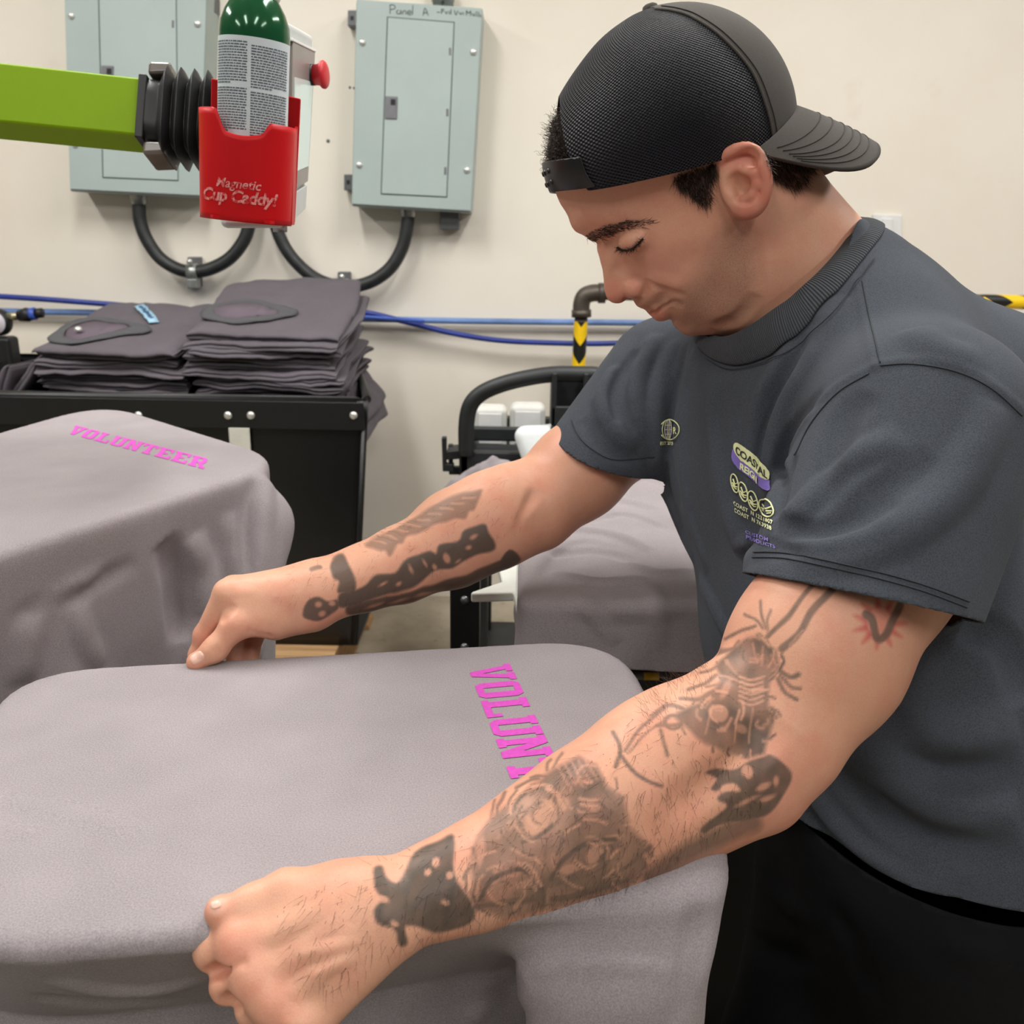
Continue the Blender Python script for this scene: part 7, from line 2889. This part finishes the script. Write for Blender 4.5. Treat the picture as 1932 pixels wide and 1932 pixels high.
# curls showing through the opening of the cap
rs = np.random.RandomState(7)
oc = [(1036, 215), (1060, 225), (1078, 250), (1086, 285), (1090, 312), (1060, 306), (1034, 302), (1030, 260)]
R_, N_ = roots_in([(1020, 225), (1062, 222), (1086, 255), (1096, 318), (1060, 312), (1030, 305)], 1500, 8, 1.1, minf=-0.4)
strands('front_curls', R_ + N_ * 0.003, N_ * 0.9 + tang([-0.2, 0.15, 0]), 0.020, 0.00042, M_HAIRG, person, 8, 1.1, nseg=10, jit=0.5)
# fine arm hair
R_, N_ = roots_in([(640, 1650), (900, 1560), (1200, 1350), (1420, 1440), (1440, 1520), (1180, 1680), (760, 1780), (640, 1880), (560, 1860), (520, 1720)], 1500, 9, 0.72, minf=0.0)
strands('arm_hair', R_, N_ * 0.35 + tang([-0.35, 0.85, 0]), 0.010, 0.00010, M_ARMH, person, 9, 0.12, nseg=3)
R_, N_ = roots_in([(1200, 1345), (1330, 1200), (1345, 1290), (1240, 1380)], 160, 10, 0.74, minf=-0.1)
strands('arm_hair', R_, N_ * 0.8 + tang([-0.5, -0.2, 0]), 0.011, 0.00010, M_ARMH, person, 10, 0.3, nseg=3)
R_, N_ = roots_in([(480, 1085), (700, 1010), (960, 890), (990, 1000), (700, 1150), (520, 1150)], 500, 11, 1.1, 0.8, minf=0.0)
strands('arm_hair', R_, N_ * 0.35 + tang([-0.5, 0.8, 0]), 0.009, 0.00010, M_ARMH, person, 11, 0.12, nseg=3)

# thumb nails
t_n = NT('thumb_nail')
t_n.base(srgb(232, 186, 166))
t_n.set(Roughness=0.28)
for cx_, cy_, ang_, la, lb in ((371.5, 1241, 145, 14.5, 10.5), (407, 1707, 160, 11.5, 8.5)):
    pts_ = []
    a_ = math.radians(ang_)
    rings = (0.0, 0.35, 0.65, 0.88, 1.0)
    for r_ in rings:
        for k in range(24):
            q = 2 * math.pi * k / 24
            cu2, su2 = math.cos(q), math.sin(q)
            m_ = (abs(cu2) ** 3 + abs(su2) ** 3) ** (-1 / 3)
            u, w = la * r_ * m_ * cu2, lb * r_ * m_ * su2
            pts_.append((cx_ + u * math.cos(a_) - w * math.sin(a_), cy_ + u * math.sin(a_) + w * math.cos(a_)))
    zc_ = hits(body, [(cx_, cy_)], 0.45, 1.0)[0][2]
    P, nn = snap(hits(body, pts_, zc_ - 0.03, zc_ + 0.03, 0.001), body, 2)
    lift = np.repeat([0.0007, 0.0007, 0.0006, 0.0004, -0.0004], 24)
    P = P + nn * lift[:, None]
    F_ = [(j * 24 + i, j * 24 + (i + 1) % 24, (j + 1) * 24 + (i + 1) % 24, (j + 1) * 24 + i) for j in range(4) for i in range(24)]
    link_mesh('thumb_nail', np_mesh('thumb_nail', cw(P), np.array(F_)), t_n.m, person)

# ------------------------------------------------------------------ chest prints
sv = np.empty(len(shirt_me.vertices) * 3, np.float32)
shirt_me.vertices.foreach_get('co', sv)
sbvh = BVHTree.FromPolygons([tuple(q) for q in sv.reshape(-1, 3)], [tuple(p.vertices) for p in shirt_me.polygons])
CAMV = Vector(CAM_POS)


def on_shirt_px(x, y, lift=0.0012):
    d = Vector(RCW @ np.array([(x - 966.0) / FPX, (y - 966.0) / FPX, 1.0])).normalized()
    hit, nrm, ix, ds = sbvh.ray_cast(CAMV, d)
    if hit is None:
        hit, nrm = CAMV + d * 0.9, -d
    if nrm.dot(d) > 0:
        nrm = -nrm
    return hit + nrm * lift


def quad_map(TL, TR, BR, BL):
    TL, TR, BR, BL = [np.array(q, float) for q in (TL, TR, BR, BL)]
    return lambda u, v_: TL * (1 - u) * (1 - v_) + TR * u * (1 - v_) + BR * u * v_ + BL * (1 - u) * v_


def chest_patch(name, qm, u0, u1, v0, v1, r, mat, parent, lift, n=14):
    """rounded patch in (u,v) of a pixel quad, laid on the shirt"""
    us, vs_ = np.linspace(u0, u1, n * 2), np.linspace(v0, v1, n)
    ru, rv = r * (u1 - u0) * 0.5, r * (v1 - v0)
    P, F_ = [], []
    for v_ in vs_:
        e = max(0.0, (v0 + rv - v_) / rv, (v_ - v1 + rv) / rv) if rv > 0 else 0
        ins = ru * (1 - math.sqrt(max(0, 1 - e * e)))
        for u in us:
            uu = u0 + ins + (u - u0) / (u1 - u0) * (u1 - u0 - 2 * ins)
            P.append(tuple(on_shirt_px(*qm(uu, v_), lift)))
    m = n * 2
    F_ = [(j * m + i, j * m + i + 1, (j + 1) * m + i + 1, (j + 1) * m + i) for j in range(n - 1) for i in range(m - 1)]
    return link_mesh(name, np_mesh(name, np.array(P), np.array(F_)), mat, parent)


def chest_text(name, body_, qm, uc, vb, size, mat, parent, lift, asp=1.0, bold=0.0, space=1.0, flipx=False):
    me = text_mesh(body_, 1.0, 0.0, bold, space)
    xs = [v_.co.x for v_ in me.vertices]
    bm = bmesh.new()
    bm.from_mesh(me)
    bmesh.ops.triangulate(bm, faces=bm.faces)
    for v_ in bm.verts:
        q = qm(uc + v_.co.x * size * asp, vb - v_.co.y * size)
        v_.co = on_shirt_px(q[0], q[1], lift)
    bm.to_mesh(me)
    bm.free()
    me.name = name
    return link_mesh(name, me, mat, parent, smooth=False)


def chest_line(name, pts, r, mat, parent, lift=0.0012, closed=False):
    P = np.array([tuple(on_shirt_px(x, y, lift)) for x, y in pts])
    return tube(name, P, r, mat, parent, 5, closed=closed)


M_PALE = mat_plain('pale_yellow_print', srgb(226, 230, 176), 0.7)
M_PURP = mat_plain('purple_print', srgb(128, 110, 190), 0.7)
M_DARKP = mat_plain('dark_print', srgb(40, 44, 46), 0.8)
qb_ = quad_map((1386, 826), (1453, 884), (1455, 934), (1380, 872))
bd = chest_patch('badge', qb_, 0.0, 1.0, 0.30, 1.0, 0.35, M_PURP, shirt_o, 0.0012)
bd['label'] = 'pale yellow and purple badge print'
chest_patch('badge_top', qb_, 0.03, 1.0, 0.0, 0.60, 0.45, M_PALE, bd, 0.0018)
chest_text('badge_lettering', 'COASTAL', qb_, 0.52, 0.46, 0.40, M_DARKP, bd, 0.0024, 0.50, 0.025, 0.95)
chest_text('badge_lettering', 'REIGN', qb_, 0.48, 0.93, 0.36, M_PALE, bd, 0.0024, 0.46, 0.03, 0.95)
for cx_, cy_, rx_, ry_ in ((1388, 912, 7.5, 17.5), (1404, 928, 7.5, 18), (1422, 945, 9.5, 18), (1447, 959, 13, 17)):
    ring = [(cx_ + rx_ * math.cos(a) + 0.30 * ry_ * math.sin(a) * 0.5, cy_ + ry_ * math.sin(a) + rx_ * 0.35 * math.cos(a)) for a in np.linspace(0, 2 * math.pi, 26, endpoint=False)]
    ic = chest_line('icon_ring', ring, 0.0007, M_PALE, shirt_o, closed=True)
    chest_line('icon_line', [(cx_ - rx_ * 0.5, cy_ - ry_ * 0.5), (cx_, cy_ + ry_ * 0.1), (cx_ + rx_ * 0.7, cy_ - ry_ * 0.05)], 0.0007, M_PALE, ic)
    chest_line('icon_line', [(cx_ - rx_ * 0.7, cy_ - ry_ * 0.1), (cx_ + rx_ * 0.1, cy_ + ry_ * 0.35), (cx_ + rx_ * 0.8, cy_ + ry_ * 0.4)], 0.0007, M_PALE, ic)
    chest_line('icon_line', [(cx_ - rx_ * 0.6, cy_ + ry_ * 0.15), (cx_ + rx_ * 0.2, cy_ + ry_ * 0.6), (cx_ + rx_ * 0.7, cy_ + ry_ * 0.6)], 0.0006, M_PALE, ic)
qt_ = quad_map((1384, 944), (1460, 984), (1460, 1004), (1384, 964))
chest_text('print_line', 'COAST  N 123.1807', qt_, 0.5, 0.40, 0.52, M_PALE, shirt_o, 0.0014, 0.21, 0.02, 1.05)
chest_text('print_line', 'COAST  N 76.3938', qt_, 0.5, 0.98, 0.52, M_PALE, shirt_o, 0.0014, 0.21, 0.02, 1.05)
qc_ = quad_map((1408, 1000), (1462, 1018), (1462, 1036), (1408, 1018))
chest_text('print_line', 'CUSTOM', qc_, 0.40, 0.42, 0.55, M_PURP, shirt_o, 0.0014, 0.36, 0.02, 1.05)
chest_text('print_line', 'PRODUCTS', qc_, 0.52, 0.98, 0.55, M_PURP, shirt_o, 0.0014, 0.36, 0.02, 1.05)
# globe emblem on the other side of the chest
gx, gy = 1260.5, 811
gl = chest_patch('globe', quad_map((gx - 9, gy - 18), (gx + 9, gy - 18), (gx + 9, gy + 18), (gx - 9, gy + 18)), 0, 1, 0, 1, 0.5, M_PURP, shirt_o, 0.0012)
gl['label'] = 'purple globe emblem print'
for k_ in (-0.95, -0.35, 0.35, 0.95):
    chest_line('meridian', [(gx + 9.5 * k_ * math.cos(a), gy + 19 * math.sin(a)) for a in np.linspace(-math.pi / 2, math.pi / 2, 12)], 0.00045, M_PALE, gl, 0.002)
for k_ in (-0.45, 0.0, 0.45):
    w2 = 9 * math.sqrt(1 - k_ * k_)
    chest_line('parallel', [(gx - w2, gy + 19 * k_), (gx, gy + 19 * k_ + 0.6), (gx + w2, gy + 19 * k_)], 0.00045, M_PALE, gl, 0.002)
chest_line('emblem_ring', [(gx + 3 + 20 * math.cos(a), gy + 19.5 * math.sin(a)) for a in np.linspace(-2.6, 2.6, 30)], 0.0006, M_PALE, gl, 0.0016)
chest_line('emblem_ring', [(gx + 13 * math.cos(a), gy + 19.5 * math.sin(a)) for a in np.linspace(2.0, 4.3, 14)], 0.0005, M_PALE, gl, 0.0016)
qg = quad_map((gx + 8, gy - 8), (gx + 22, gy - 8), (gx + 22, gy + 10), (gx + 8, gy + 10))
chest_text('emblem_letter', 'R', qg, 0.48, 0.85, 0.95, M_PALE, gl, 0.0016, 0.75, 0.03)
qe = quad_map((gx - 18, gy + 20), (gx + 14, gy + 20), (gx + 14, gy + 30), (gx - 18, gy + 30))
chest_text('emblem_line', 'EST. 2013', qe, 0.5, 0.85, 0.85, M_PALE, gl, 0.0016, 0.26, 0.02)
